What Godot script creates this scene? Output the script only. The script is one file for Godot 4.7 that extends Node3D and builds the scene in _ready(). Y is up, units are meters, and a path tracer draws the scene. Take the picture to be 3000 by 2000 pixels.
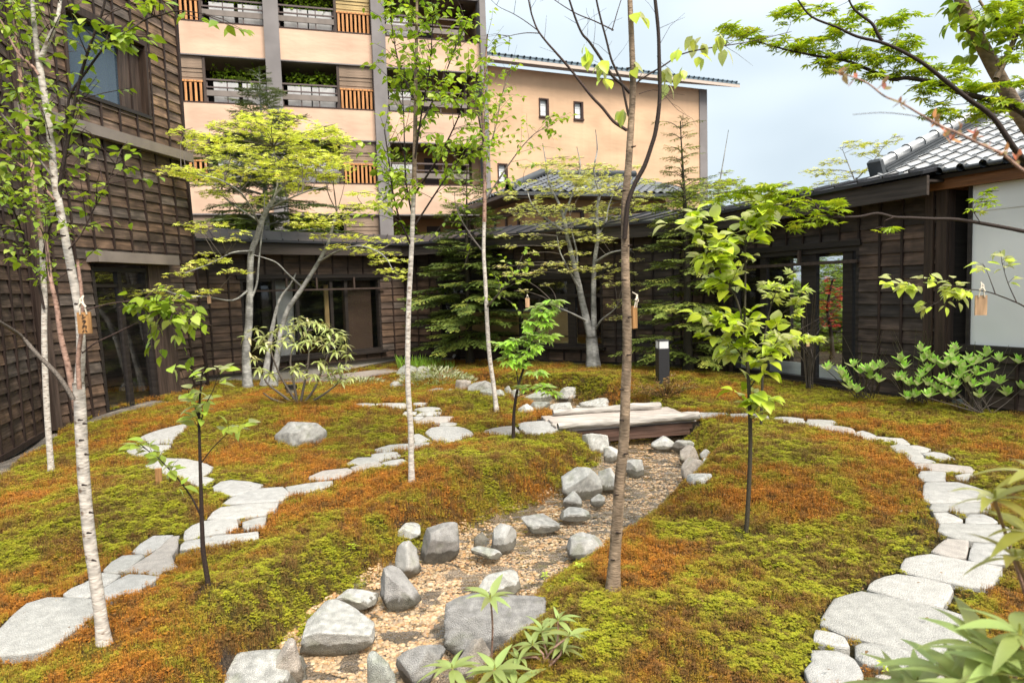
extends Node3D
# A walled moss garden with a stream, stepping-stone paths and young trees, between dark timber corridors.

var M := {}
var rng := RandomNumberGenerator.new()
var used := {}
var mask := PackedByteArray()          # 2.5 cm plan raster: 0 moss, 1 paving, 2 bare soil, 3 no plants, 4 thin moss
const MX := -9.0
const MZ := -19.0
const MS := 0.03
const MW := 620
const MH := 600
const WATER := -0.17
var STREAM: Array = [Vector3(-0.835, -3.000, 0.500), Vector3(-0.830, -3.367, 0.460), Vector3(-0.662, -3.821, 0.560), Vector3(-0.552, -4.214, 0.540), Vector3(-0.300, -4.684, 0.540), Vector3(0.074, -5.187, 0.540), Vector3(0.584, -5.712, 0.470), Vector3(1.032, -6.483, 0.500), Vector3(1.474, -7.353, 0.500), Vector3(1.573, -8.356, 0.520), Vector3(1.264, -9.867, 0.500), Vector3(0.645, -11.163, 0.450), Vector3(-0.029, -12.275, 0.400), Vector3(-1.180, -13.461, 0.450), Vector3(-2.348, -14.410, 0.600), Vector3(-3.707, -14.927, 0.500)]           # x, z, half width
var MOUNDS: Array = [[-3.474, -9.731, 2.00, 1.50, 0.16], [-0.583, -6.294, 1.20, 0.90, 0.13], [2.231, -6.100, 1.30, 1.40, 0.16], [1.460, -11.782, 2.60, 1.30, 0.20], [-0.900, -10.136, 0.90, 0.80, 0.12], [4.804, -8.300, 1.60, 1.20, 0.06], [-3.414, -5.751, 1.00, 1.00, 0.08], [-1.829, -3.674, 0.90, 0.60, 0.10], [0.562, -3.341, 0.80, 0.60, 0.08], [-7.000, -8.600, 1.30, 1.60, -0.24], [-4.200, -15.500, 2.00, 1.50, -0.30]]           # x, z, spread x, spread z, height
var n_a := FastNoiseLite.new()
var n_b := FastNoiseLite.new()
var n_c := FastNoiseLite.new()

# ---------- small tools ----------
func numbered(called: String) -> String:
	var k: int = used.get(called, 0)
	used[called] = k + 1
	return called if k == 0 else "%s_%03d" % [called, k]

func lin(r: float, g: float, b: float) -> Color:
	return Color(r, g, b).linear_to_srgb()

func begin(smooth := true) -> SurfaceTool:
	var s := SurfaceTool.new()
	s.begin(Mesh.PRIMITIVE_TRIANGLES)
	if not smooth:
		s.set_smooth_group(-1)
	return s

func part(called: String, mesh: Mesh, m: Material, parent: Node) -> MeshInstance3D:
	var o := MeshInstance3D.new()
	o.name = called
	o.mesh = mesh
	o.material_override = m
	parent.add_child(o, true)
	return o

func fin(called: String, s: SurfaceTool, m: Material, parent: Node) -> MeshInstance3D:
	s.generate_normals()
	return part(called, s.commit(), m, parent)

func thing(called: String, label: String, category: String, at := Vector3.ZERO, group := "") -> Node3D:
	var o := Node3D.new()
	o.name = numbered(called)
	o.position = at
	add_child(o, true)
	o.set_meta("label", label)
	o.set_meta("category", category)
	if group:
		o.set_meta("group", group)
	return o

func tag(o: Node, label: String, category: String, group := "") -> void:
	o.set_meta("label", label)
	o.set_meta("category", category)
	if group:
		o.set_meta("group", group)

func setting(called: String, kind := "structure") -> Node3D:
	var o := Node3D.new()
	o.name = numbered(called)
	add_child(o, true)
	o.set_meta("kind", kind)
	return o

func quad(s: SurfaceTool, a: Vector3, b: Vector3, c: Vector3, d: Vector3) -> void:
	# a b c d run clockwise as seen from the front
	s.set_uv(Vector2(0, 0)); s.add_vertex(a)
	s.set_uv(Vector2(1, 0)); s.add_vertex(b)
	s.set_uv(Vector2(1, 1)); s.add_vertex(c)
	s.set_uv(Vector2(0, 0)); s.add_vertex(a)
	s.set_uv(Vector2(1, 1)); s.add_vertex(c)
	s.set_uv(Vector2(0, 1)); s.add_vertex(d)

func hexa(s: SurfaceTool, p: Array) -> void:
	# p[0..3] one face going round, p[4..7] the opposite face
	quad(s, p[0], p[1], p[2], p[3])
	quad(s, p[7], p[6], p[5], p[4])
	quad(s, p[0], p[4], p[5], p[1])
	quad(s, p[1], p[5], p[6], p[2])
	quad(s, p[2], p[6], p[7], p[3])
	quad(s, p[3], p[7], p[4], p[0])

func box(s: SurfaceTool, c: Vector3, size: Vector3, b := Basis()) -> void:
	var x := b.x * size.x * 0.5
	var y := b.y * size.y * 0.5
	var z := b.z * size.z * 0.5
	hexa(s, [c - x + y + z, c + x + y + z, c + x - y + z, c - x - y + z, c - x + y - z, c + x + y - z, c + x - y - z, c - x - y - z])

func beam(s: SurfaceTool, a: Vector3, b: Vector3, w: float, h: float, up := Vector3.UP) -> void:
	var f := (b - a).normalized()
	var side := f.cross(up).normalized()
	var u := side.cross(f).normalized()
	box(s, (a + b) * 0.5, Vector3(w, h, a.distance_to(b)), Basis(side, u, -f))

func chamfer_box(s: SurfaceTool, c: Vector3, size: Vector3, e: float, b := Basis()) -> void:
	# a box whose upper edges are cut
	var x := size.x * 0.5
	var y := size.y * 0.5
	var z := size.z * 0.5
	var lo := [Vector3(-x, -y, z), Vector3(x, -y, z), Vector3(x, -y, -z), Vector3(-x, -y, -z)]
	var mi := [Vector3(-x, y - e, z), Vector3(x, y - e, z), Vector3(x, y - e, -z), Vector3(-x, y - e, -z)]
	var hi := [Vector3(-x + e, y, z - e), Vector3(x - e, y, z - e), Vector3(x - e, y, -z + e), Vector3(-x + e, y, -z + e)]
	for i in 4:
		var j := (i + 1) % 4
		quad(s, c + b * mi[i], c + b * mi[j], c + b * lo[j], c + b * lo[i])
		quad(s, c + b * hi[i], c + b * hi[j], c + b * mi[j], c + b * mi[i])
	quad(s, c + b * hi[3], c + b * hi[2], c + b * hi[1], c + b * hi[0])

func tube(s: SurfaceTool, pts: Array, r0: float, r1: float, sides := 6, wob := 0.0, flare := 0.0) -> void:
	var n := pts.size()
	var prev := []
	var length := 0.0
	for i in n - 1:
		length += pts[i].distance_to(pts[i + 1])
	var run := 0.0
	var ref := Vector3.UP
	for i in n:
		var d: Vector3 = (pts[mini(i + 1, n - 1)] - pts[maxi(i - 1, 0)]).normalized()
		if absf(d.dot(ref)) > 0.9:
			ref = Vector3.RIGHT if absf(d.x) < 0.7 else Vector3.UP
		var u := d.cross(ref).normalized()
		var v := d.cross(u).normalized()
		if i > 0:
			run += pts[i].distance_to(pts[i - 1])
		var r := lerpf(r0, r1, run / maxf(length, 0.0001)) * (1.0 + wob * sin(run * 23.0 + r0 * 900.0)) * (1.0 + flare * exp(-run / (r0 * 2.2)))
		var ring := []
		for k in sides:
			var a := TAU * k / sides
			ring.append(pts[i] + (u * cos(a) + v * sin(a)) * r)
		if i > 0:
			for k in sides:
				var k2 := (k + 1) % sides
				s.add_vertex(prev[k]); s.add_vertex(ring[k]); s.add_vertex(ring[k2])
				s.add_vertex(prev[k]); s.add_vertex(ring[k2]); s.add_vertex(prev[k2])
		prev = ring
	for k in sides - 2:
		s.add_vertex(prev[0]); s.add_vertex(prev[k + 1]); s.add_vertex(prev[k + 2])

func curve(pts: Array, steps := 4) -> Array:
	# Catmull-Rom through the points
	var out := []
	var n := pts.size()
	for i in n - 1:
		var a: Vector3 = pts[maxi(i - 1, 0)]
		var b: Vector3 = pts[i]
		var c: Vector3 = pts[i + 1]
		var d: Vector3 = pts[mini(i + 2, n - 1)]
		for k in steps:
			var t := float(k) / steps
			out.append(0.5 * (2.0 * b + (c - a) * t + (2.0 * a - 5.0 * b + 4.0 * c - d) * t * t + (3.0 * b - a - 3.0 * c + d) * t * t * t))
	out.append(pts[n - 1])
	return out

func multi(called: String, mesh: Mesh, m: Material, xf: Array, cols: Array, parent: Node, kind := "stuff") -> MultiMeshInstance3D:
	var mm := MultiMesh.new()
	mm.transform_format = MultiMesh.TRANSFORM_3D
	mm.use_colors = cols.size() > 0
	mm.mesh = mesh
	mm.instance_count = xf.size()
	var st := 16 if cols.size() else 12
	var buf := PackedFloat32Array()
	buf.resize(xf.size() * st)
	for i in xf.size():
		var t: Transform3D = xf[i]
		var k := i * st
		buf[k] = t.basis.x.x; buf[k + 1] = t.basis.y.x; buf[k + 2] = t.basis.z.x; buf[k + 3] = t.origin.x
		buf[k + 4] = t.basis.x.y; buf[k + 5] = t.basis.y.y; buf[k + 6] = t.basis.z.y; buf[k + 7] = t.origin.y
		buf[k + 8] = t.basis.x.z; buf[k + 9] = t.basis.y.z; buf[k + 10] = t.basis.z.z; buf[k + 11] = t.origin.z
		if st == 16:
			var c: Color = cols[i]
			buf[k + 12] = c.r; buf[k + 13] = c.g; buf[k + 14] = c.b; buf[k + 15] = 1.0
	mm.buffer = buf
	var o := MultiMeshInstance3D.new()
	o.name = called
	o.multimesh = mm
	o.material_override = m
	parent.add_child(o, true)
	if kind:
		o.set_meta("kind", kind)
	return o

func rnd(a: float, b: float) -> float:
	return rng.randf_range(a, b)

func turn_to(dir: Vector3, roll := 0.0) -> Basis:
	# local -z along dir
	var d := dir.normalized()
	var up := Vector3.UP if absf(d.y) < 0.98 else Vector3.RIGHT
	return Basis.looking_at(d, up) * Basis(Vector3.BACK, roll)

# ---------- materials ----------
func noise_tex(seed_: int, freq: float, w: int, h: int, lo: float, hi: float, octaves := 4, kind := 3) -> NoiseTexture2D:
	var n := FastNoiseLite.new()
	n.seed = seed_
	n.noise_type = kind
	n.frequency = freq
	n.fractal_octaves = octaves
	var t := NoiseTexture2D.new()
	t.noise = n
	t.width = w
	t.height = h
	t.seamless = true
	t.generate_mipmaps = false
	if lo >= 0.0:
		var g := Gradient.new()
		g.set_color(0, Color(lo, lo, lo))
		g.set_color(1, Color(hi, hi, hi))
		g.set_offset(0, 0.2)
		g.set_offset(1, 0.8)
		t.color_ramp = g
	return t

func mat(key: String, c: Color, rough := 0.8, tex: Texture2D = null, scale := Vector3.ONE, bump: Texture2D = null, bump_cm := 0.0, spec := 0.4) -> StandardMaterial3D:
	var m := StandardMaterial3D.new()
	m.resource_name = key
	m.albedo_color = c
	m.roughness = rough
	m.metallic_specular = spec
	m.uv1_triplanar = true
	m.uv1_world_triplanar = true
	m.uv1_triplanar_sharpness = 4.0
	m.uv1_scale = scale
	if tex:
		m.albedo_texture = tex
	if bump:
		m.heightmap_enabled = true
		m.heightmap_texture = bump
		m.heightmap_scale = bump_cm
	M[key] = m
	return m

func detail(m: StandardMaterial3D, tex: Texture2D, scale: Vector3) -> void:
	m.detail_enabled = true
	m.detail_albedo = tex
	m.detail_blend_mode = BaseMaterial3D.BLEND_MODE_MUL
	m.detail_uv_layer = BaseMaterial3D.DETAIL_UV_2
	m.uv2_triplanar = true
	m.uv2_world_triplanar = true
	m.uv2_triplanar_sharpness = 4.0
	m.uv2_scale = scale

func leaf_mat(key: String, c: Color, rough := 0.45, back := 0.9) -> StandardMaterial3D:
	var m := StandardMaterial3D.new()
	m.resource_name = key
	m.albedo_color = c
	m.roughness = rough
	m.metallic_specular = 0.45
	m.vertex_color_use_as_albedo = true
	m.cull_mode = BaseMaterial3D.CULL_DISABLED
	m.backlight_enabled = true
	m.backlight = Color(back, back, back * 0.75)
	M[key] = m
	return m

func materials() -> void:
	var grain := noise_tex(11, 0.012, 512, 512, 0.72, 1.0, 5)
	var grain_b := noise_tex(12, 0.02, 512, 512, 0.0, 1.0, 4)
	var speck_fine := noise_tex(21, 0.16, 512, 512, 0.66, 1.0, 3)
	var speck_b := noise_tex(20, 0.12, 512, 512, 0.0, 1.0, 4)
	var blotch := noise_tex(13, 0.006, 512, 512, 0.68, 1.0, 4)
	var blotch_soft := noise_tex(14, 0.006, 512, 512, 0.9, 1.0, 4)
	var fine := noise_tex(15, 0.09, 512, 512, 0.5, 1.0, 3)
	var fine_b := noise_tex(16, 0.05, 512, 512, 0.0, 1.0, 4)
	var speck := noise_tex(17, 0.22, 512, 512, 0.52, 1.0, 2)
	var hs := Vector3(0.22, 3.2, 0.22)      # grain along the board
	var vs := Vector3(3.2, 0.22, 3.2)       # grain up a post
	var boards := [[0.098, 0.064, 0.043], [0.145, 0.094, 0.062], [0.068, 0.049, 0.037], [0.125, 0.09, 0.068], [0.165, 0.108, 0.067], [0.085, 0.07, 0.06]]
	for i in boards.size():
		var b: Array = boards[i]
		var m := mat("board_%d" % i, lin(b[0] * 2.1, b[1] * 2.0, b[2] * 1.95), 0.75, grain, hs + Vector3(0.01, 0.1, 0.01) * i, grain_b, 0.35)
		m.uv1_offset = Vector3(0.13, 0.37, 0.21) * i
		detail(m, blotch, Vector3(0.9, 1.6, 0.9))
	var darks := [[0.045, 0.034, 0.028], [0.06, 0.043, 0.034], [0.034, 0.028, 0.025], [0.078, 0.052, 0.038]]
	for i in darks.size():
		var b: Array = darks[i]
		var m := mat("dark_%d" % i, lin(b[0] * 2.3, b[1] * 2.2, b[2] * 2.15), 0.62, grain, hs + Vector3(0.01, 0.1, 0.01) * i, grain_b, 0.3)
		m.uv1_offset = Vector3(0.17, 0.29, 0.31) * i
		detail(m, blotch, Vector3(0.9, 1.6, 0.9))
	mat("batten", lin(0.04, 0.024, 0.019), 0.65, grain, vs, grain_b, 0.2)
	mat("post", lin(0.055, 0.034, 0.024), 0.6, grain, vs, grain_b, 0.3)
	mat("pier", lin(0.085, 0.058, 0.047), 0.65, grain, vs, grain_b, 0.3)
	mat("rail_dark", lin(0.032, 0.025, 0.022), 0.55, grain, hs, grain_b, 0.2)
	mat("fascia", lin(0.07, 0.055, 0.047), 0.6, grain, hs, grain_b, 0.2)
	mat("flashing", lin(0.22, 0.185, 0.165), 0.5, blotch_soft, Vector3(0.7, 0.7, 0.7))
	mat("eave_wood", lin(0.21, 0.085, 0.03), 0.6, grain, hs, grain_b, 0.3)
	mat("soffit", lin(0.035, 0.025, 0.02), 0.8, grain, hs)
	var metal := mat("metal_roof", lin(0.055, 0.055, 0.062), 0.38, blotch_soft, Vector3(0.5, 0.5, 0.5))
	metal.metallic = 0.55
	mat("concrete", lin(0.40, 0.37, 0.33), 0.85, blotch_soft, Vector3(0.6, 0.9, 0.6), fine_b, 0.2)
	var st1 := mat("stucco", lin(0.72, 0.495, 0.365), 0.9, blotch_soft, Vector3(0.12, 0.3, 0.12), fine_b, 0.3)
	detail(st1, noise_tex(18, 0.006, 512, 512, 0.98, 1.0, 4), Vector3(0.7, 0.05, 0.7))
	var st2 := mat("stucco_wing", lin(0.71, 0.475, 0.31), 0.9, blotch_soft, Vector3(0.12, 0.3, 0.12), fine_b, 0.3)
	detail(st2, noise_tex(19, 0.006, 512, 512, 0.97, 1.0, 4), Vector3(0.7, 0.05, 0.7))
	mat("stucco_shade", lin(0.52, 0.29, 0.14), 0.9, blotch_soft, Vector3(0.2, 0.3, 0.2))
	mat("column", lin(0.235, 0.215, 0.215), 0.7, blotch_soft, Vector3(0.3, 0.3, 0.3))
	mat("slab_soffit", lin(0.25, 0.2, 0.15), 0.9)
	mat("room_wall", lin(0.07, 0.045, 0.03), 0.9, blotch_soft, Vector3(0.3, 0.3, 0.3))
	mat("slat_orange", lin(0.72, 0.33, 0.12), 0.6, grain, vs)
	mat("blind", lin(0.36, 0.26, 0.19), 0.8, grain, Vector3(0.3, 9.0, 0.3))
	mat("blind_pale", lin(0.62, 0.46, 0.22), 0.8, grain, Vector3(0.3, 9.0, 0.3))
	mat("railing", lin(0.12, 0.09, 0.085), 0.6)
	mat("planter", lin(0.55, 0.55, 0.56), 0.6, blotch_soft, Vector3(1, 1, 1))
	mat("window_white", lin(0.78, 0.8, 0.82), 0.5)
	mat("window_brown", lin(0.05, 0.025, 0.02), 0.5)
	mat("soffit_pale", lin(0.55, 0.46, 0.40), 0.8)
	var tile := mat("roof_tile", lin(0.46, 0.465, 0.475), 0.22, blotch_soft, Vector3(1.7, 1.7, 1.7), null, 0.0, 0.7)
	tile.clearcoat_enabled = true
	tile.clearcoat = 0.6
	tile.clearcoat_roughness = 0.25
	mat("tile_far", lin(0.17, 0.18, 0.20), 0.4, blotch_soft, Vector3(1, 1, 1))
	mat("tile_edge", lin(0.075, 0.082, 0.09), 0.35, blotch_soft, Vector3(1, 1, 1))
	mat("tile_blue", lin(0.20, 0.26, 0.31), 0.35, blotch_soft, Vector3(1, 1, 1))
	mat("white_panel", lin(0.80, 0.80, 0.78), 0.7, blotch_soft, Vector3(0.2, 0.2, 0.2))
	mat("beige_screen", lin(0.62, 0.44, 0.2), 0.8, blotch_soft, Vector3(0.3, 0.3, 0.3))
	mat("curtain", lin(0.4, 0.42, 0.43), 0.9)
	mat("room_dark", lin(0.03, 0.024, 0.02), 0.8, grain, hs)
	mat("floor_stone", lin(0.33, 0.36, 0.34), 0.35, blotch_soft, Vector3(0.5, 0.5, 0.5))
	for g in [["glass", 0.06], ["glass_sky_tint", 0.35]]:
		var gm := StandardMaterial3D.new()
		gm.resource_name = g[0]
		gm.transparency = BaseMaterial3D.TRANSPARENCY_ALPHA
		gm.albedo_color = Color(0.09, 0.11, 0.10, g[1]) if g[0] == "glass" else Color(0.26, 0.33, 0.39, 0.6)  # upper house pane: reflected sky is painted in as a milky blue-gray
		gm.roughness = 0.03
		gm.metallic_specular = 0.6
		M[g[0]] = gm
	# stone
	var rocks := [[0.86, 0.835, 0.795], [1.0, 0.98, 0.935], [0.60, 0.575, 0.555], [0.90, 0.79, 0.70], [0.74, 0.755, 0.69]]
	for i in rocks.size():
		var b: Array = rocks[i]
		var m := mat("rock_%d" % i, lin(b[0], b[1], b[2]), 0.85, speck_fine, Vector3(3.2, 3.2, 3.2), speck_b, 0.65)
		m.uv1_offset = Vector3(0.2, 0.4, 0.1) * i
		m.vertex_color_use_as_albedo = true
		detail(m, noise_tex(60 + i, 0.03, 512, 512, 0.80, 1.0, 5), Vector3(1.3, 1.3, 1.3))
	var paves := [[0.62, 0.61, 0.59], [0.56, 0.555, 0.535], [0.60, 0.555, 0.52], [0.625, 0.62, 0.61]]
	for i in paves.size():
		var b: Array = paves[i]
		var m := mat("paving_%d" % i, lin(b[0] * 1.24, b[1] * 1.22, b[2] * 1.19), 0.85, speck_fine, Vector3(3.4, 3.4, 1.6) + Vector3.ONE * 0.3 * i, speck_b, 0.45)
		detail(m, noise_tex(80 + i, 0.03, 512, 512, 0.90, 1.0, 5), Vector3(1.1, 1.1, 1.1))
	# ground
	var gr := mat("ground", Color.WHITE, 0.95, fine, Vector3(2.5, 2.5, 2.5), fine_b, 2.0)
	gr.vertex_color_use_as_albedo = true
	detail(gr, blotch, Vector3(0.8, 0.8, 0.8))
	mat("bed", lin(0.40, 0.28, 0.17), 0.9, fine, Vector3(3, 3, 3), fine_b, 1.0)
	var pb := mat("pebble", Color.WHITE, 0.6, null)
	pb.uv1_triplanar = false
	pb.vertex_color_use_as_albedo = true
	var wm := StandardMaterial3D.new()
	wm.resource_name = "water"
	wm.transparency = BaseMaterial3D.TRANSPARENCY_ALPHA
	wm.albedo_color = Color(0.6, 0.55, 0.45, 0.04)
	wm.roughness = 0.04
	wm.metallic_specular = 0.9
	wm.heightmap_enabled = true
	wm.heightmap_texture = noise_tex(31, 0.02, 512, 512, 0.0, 1.0, 3)
	wm.heightmap_scale = 1.6
	wm.uv1_triplanar = true
	wm.uv1_world_triplanar = true
	wm.uv1_scale = Vector3(0.9, 0.9, 0.9)
	M["water"] = wm
	# wood of bridge and logs
	mat("log", lin(0.52, 0.48, 0.44), 0.85, grain, Vector3(0.5, 4.0, 4.0), grain_b, 0.6)
	mat("bridge_plank", lin(0.56, 0.49, 0.44), 0.8, grain, Vector3(0.3, 3.0, 3.0), grain_b, 0.3)
	mat("bridge_beam", lin(0.10, 0.055, 0.04), 0.7, grain, hs, grain_b, 0.4)
	mat("boardwalk", lin(0.42, 0.36, 0.32), 0.8, grain, Vector3(0.3, 3.0, 3.0), grain_b, 0.3)
	# bark
	var lent := noise_tex(41, 0.03, 256, 256, 0.78, 1.0, 3)
	var dash := noise_tex(42, 0.03, 256, 256, 0.0, 1.0, 3)
	var dg := Gradient.new()
	dg.offsets = PackedFloat32Array([0.0, 0.2, 0.3, 1.0])
	dg.colors = PackedColorArray([Color(0.52, 0.46, 0.43), Color(0.68, 0.62, 0.58), Color(0.93, 0.93, 0.93), Color(1, 1, 1)])
	dash.color_ramp = dg
	var bw := mat("bark_birch", lin(0.74, 0.67, 0.60), 0.7, lent, Vector3(1.2, 4.0, 1.2), fine_b, 0.15)
	detail(bw, dash, Vector3(2.2, 9.0, 2.2))
	var br := mat("bark_pink", lin(0.50, 0.31, 0.24), 0.7, lent, Vector3(1.2, 4.0, 1.2), fine_b, 0.15)
	detail(br, dash, Vector3(2.0, 8.0, 2.0))
	var bb := mat("bark_brown", lin(0.41, 0.295, 0.20), 0.75, lent, Vector3(1.2, 4.0, 1.2), fine_b, 0.25)
	detail(bb, blotch, Vector3(2.0, 1.4, 2.0))
	var bg := mat("bark_gray", lin(0.55, 0.54, 0.52), 0.8, lent, Vector3(1.0, 4.0, 1.0), fine_b, 0.25)
	detail(bg, blotch, Vector3(1.5, 1.5, 1.5))
	mat("bark_dark", lin(0.055, 0.035, 0.028), 0.75, fine, Vector3(4, 4, 4))
	mat("bark_olive", lin(0.09, 0.075, 0.05), 0.75, fine, Vector3(4, 4, 4))
	mat("twig", lin(0.10, 0.06, 0.05), 0.75, fine, Vector3(4, 4, 4))
	mat("twig_gray", lin(0.24, 0.20, 0.17), 0.75, fine, Vector3(4, 4, 4))
	mat("tag_wood", lin(0.50, 0.26, 0.10), 0.7, grain, Vector3(5, 0.6, 5))
	mat("tag_pale", lin(0.60, 0.38, 0.22), 0.7, grain, Vector3(5, 0.6, 5))
	mat("ink", lin(0.05, 0.03, 0.02), 0.8)
	mat("cord", lin(0.62, 0.55, 0.45), 0.9)
	mat("black_metal", lin(0.025, 0.025, 0.028), 0.45)
	var lampm := mat("lamp_white", lin(0.82, 0.84, 0.86), 0.4)
	lampm.backlight_enabled = true
	lampm.backlight = Color(0.8, 0.8, 0.8)
	mat("bed_gravel", lin(0.66, 0.58, 0.5), 0.9, speck, Vector3(2.5, 2.5, 2.5), fine_b, 1.2)
	leaf_mat("leaf", Color.WHITE, 0.42, 0.95)
	leaf_mat("leaf_gloss", Color.WHITE, 0.3, 0.5)
	leaf_mat("needle", Color.WHITE, 0.6, 0.5)
	leaf_mat("moss", Color.WHITE, 0.8, 0.55)
	leaf_mat("bud_0", lin(0.42, 0.10, 0.05), 0.5, 0.6)
	leaf_mat("bud_1", lin(0.50, 0.20, 0.06), 0.5, 0.6)
	leaf_mat("bud_2", lin(0.36, 0.08, 0.07), 0.5, 0.6)

# ---------- ground ----------
func ssm(a: float, b: float, x: float) -> float:
	var t := clampf((x - a) / (b - a), 0.0, 1.0)
	return t * t * (3.0 - 2.0 * t)

func stream_edge(x: float, z: float) -> float:
	var best := 99.0
	for i in STREAM.size() - 1:
		var a: Vector3 = STREAM[i]
		var b: Vector3 = STREAM[i + 1]
		var dx := b.x - a.x
		var dz := b.y - a.y
		var t := clampf(((x - a.x) * dx + (z - a.y) * dz) / (dx * dx + dz * dz), 0.0, 1.0)
		best = minf(best, Vector2(x - a.x - t * dx, z - a.y - t * dz).length() - lerpf(a.z, b.z, t))
	return best

func ground_y(x: float, z: float) -> float:
	var y := 0.0
	for m in MOUNDS:
		var u: float = (x - m[0]) / m[2]
		var v: float = (z - m[1]) / m[3]
		var q := u * u + v * v
		if q < 9.0:
			y += m[4] * exp(-q)
	if x > -6.9 and z > -17.2 and x < 4.0:
		var e := stream_edge(x, z)
		var k := ssm(-0.05, 0.42, e)
		y = (WATER - 0.06) * (1.0 - k) + y * k
	return y

func mark(poly: PackedVector2Array, value: int) -> void:
	var lo := Vector2(999, 999)
	var hi := Vector2(-999, -999)
	for p in poly:
		lo = lo.min(p)
		hi = hi.max(p)
	var i0 := clampi(int((lo.x - MX) / MS), 0, MW - 1)
	var i1 := clampi(int((hi.x - MX) / MS) + 1, 0, MW - 1)
	var j0 := clampi(int((lo.y - MZ) / MS), 0, MH - 1)
	var j1 := clampi(int((hi.y - MZ) / MS) + 1, 0, MH - 1)
	for j in range(j0, j1 + 1):
		for i in range(i0, i1 + 1):
			if Geometry2D.is_point_in_polygon(Vector2(MX + i * MS, MZ + j * MS), poly):
				mask[j * MW + i] = value

func masked(x: float, z: float) -> int:
	var i := int((x - MX) / MS + 0.5)
	var j := int((z - MZ) / MS + 0.5)
	if i < 0 or j < 0 or i >= MW or j >= MH:
		return 3
	return mask[j * MW + i]

func moss_color(x: float, z: float) -> Color:
	# linear base colour of the moss cover: bright green cushions, olive, rust spore stalks, brown
	var a := n_a.get_noise_2d(x, z)
	var b := n_b.get_noise_2d(x, z)
	var c := n_c.get_noise_2d(x, z)
	var o := 0.43 + a * 0.62 + b * 0.62 + c * 0.42 - ssm(2.2, 4.5, x) * ssm(-7.0, -9.5, z) * 0.3
	var green := Color(0.35, 0.345, 0.018)
	var olive := Color(0.325, 0.255, 0.02)
	var rust := Color(0.47, 0.185, 0.02)
	var brown := Color(0.15, 0.085, 0.026)
	var col: Color
	if o < 0.35:
		col = green.lerp(olive, clampf(o / 0.35, 0.0, 1.0))
	elif o < 0.7:
		col = olive.lerp(rust, (o - 0.35) / 0.35)
	else:
		col = rust
	return col.lerp(brown, clampf(c * 1.5 + b * 0.8 - a * 0.4 + 0.12, 0.0, 0.85))


func axis(fine_lo: float, fine_hi: float, step: float) -> PackedFloat32Array:
	var a := PackedFloat32Array()
	for v in [-400.0, -150.0, -60.0, -30.0]:
		if v < fine_lo - 3.0:
			a.append(v)
	var n := int(round((fine_hi - fine_lo) / step))
	for i in n + 1:
		a.append(fine_lo + i * step)
	for v in [12.0, 30.0, 60.0, 150.0, 400.0]:
		if v > fine_hi + 3.0:
			a.append(v)
	return a

func ground() -> void:
	var xs := axis(-9.0, 9.0, 0.06)
	var zs := axis(-19.0, -1.6, 0.06)
	var w := xs.size()
	var v := PackedVector3Array()
	var nn := PackedVector3Array()
	var cc := PackedColorArray()
	var idx := PackedInt32Array()
	v.resize(w * zs.size()); nn.resize(v.size()); cc.resize(v.size())
	for j in zs.size():
		for i in w:
			var x := xs[i]
			var z := zs[j]
			var inside := absf(x) <= 9.0 and z >= -19.0 and z <= -1.6
			var y := ground_y(x, z) if inside else 0.0
			var k := masked(x, z)
			var c := Color(0.12, 0.085, 0.055)
			if inside:
				if k == 0 or k == 4:
					c = moss_color(x, z)
					c = c.lerp(Color(0.10, 0.075, 0.03), 0.35)
					y += n_b.get_noise_2d(x * 1.4, z * 1.4) * 0.034 + n_c.get_noise_2d(x * 0.8, z * 0.8) * 0.015
				if stream_edge(x, z) < 0.06:
					c = Color(0.66, 0.49, 0.33)
				elif k == 5:
					c = Color(0.60, 0.52, 0.44)
				elif k == 1:
					c = Color(0.15, 0.12, 0.05)
					y -= 0.03
			v[j * w + i] = Vector3(x, y, z)
			cc[j * w + i] = c
	for j in zs.size():
		for i in w:
			var l := v[j * w + maxi(i - 1, 0)]
			var r := v[j * w + mini(i + 1, w - 1)]
			var f := v[maxi(j - 1, 0) * w + i]
			var b := v[mini(j + 1, zs.size() - 1) * w + i]
			nn[j * w + i] = (b - f).cross(r - l).normalized()
	for j in zs.size() - 1:
		for i in w - 1:
			var p := j * w + i
			idx.append_array(PackedInt32Array([p, p + 1, p + w + 1, p, p + w + 1, p + w]))
	var arr := []
	arr.resize(Mesh.ARRAY_MAX)
	arr[Mesh.ARRAY_VERTEX] = v
	arr[Mesh.ARRAY_NORMAL] = nn
	arr[Mesh.ARRAY_COLOR] = cc
	arr[Mesh.ARRAY_INDEX] = idx
	var am := ArrayMesh.new()
	am.add_surface_from_arrays(Mesh.PRIMITIVE_TRIANGLES, arr)
	var o := part("ground", am, M["ground"], self)
	o.set_meta("kind", "structure")

func blade(s: SurfaceTool, base: Vector3, tip: Vector3, w: float, c: Color) -> void:
	var side := (tip - base).cross(Vector3.UP)
	if side.length() < 0.0001:
		side = Vector3.RIGHT
	side = side.normalized() * w * 0.5
	s.set_color(c); s.add_vertex(base - side)
	s.set_color(c); s.add_vertex(tip)
	s.set_color(c); s.add_vertex(base + side)

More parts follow.
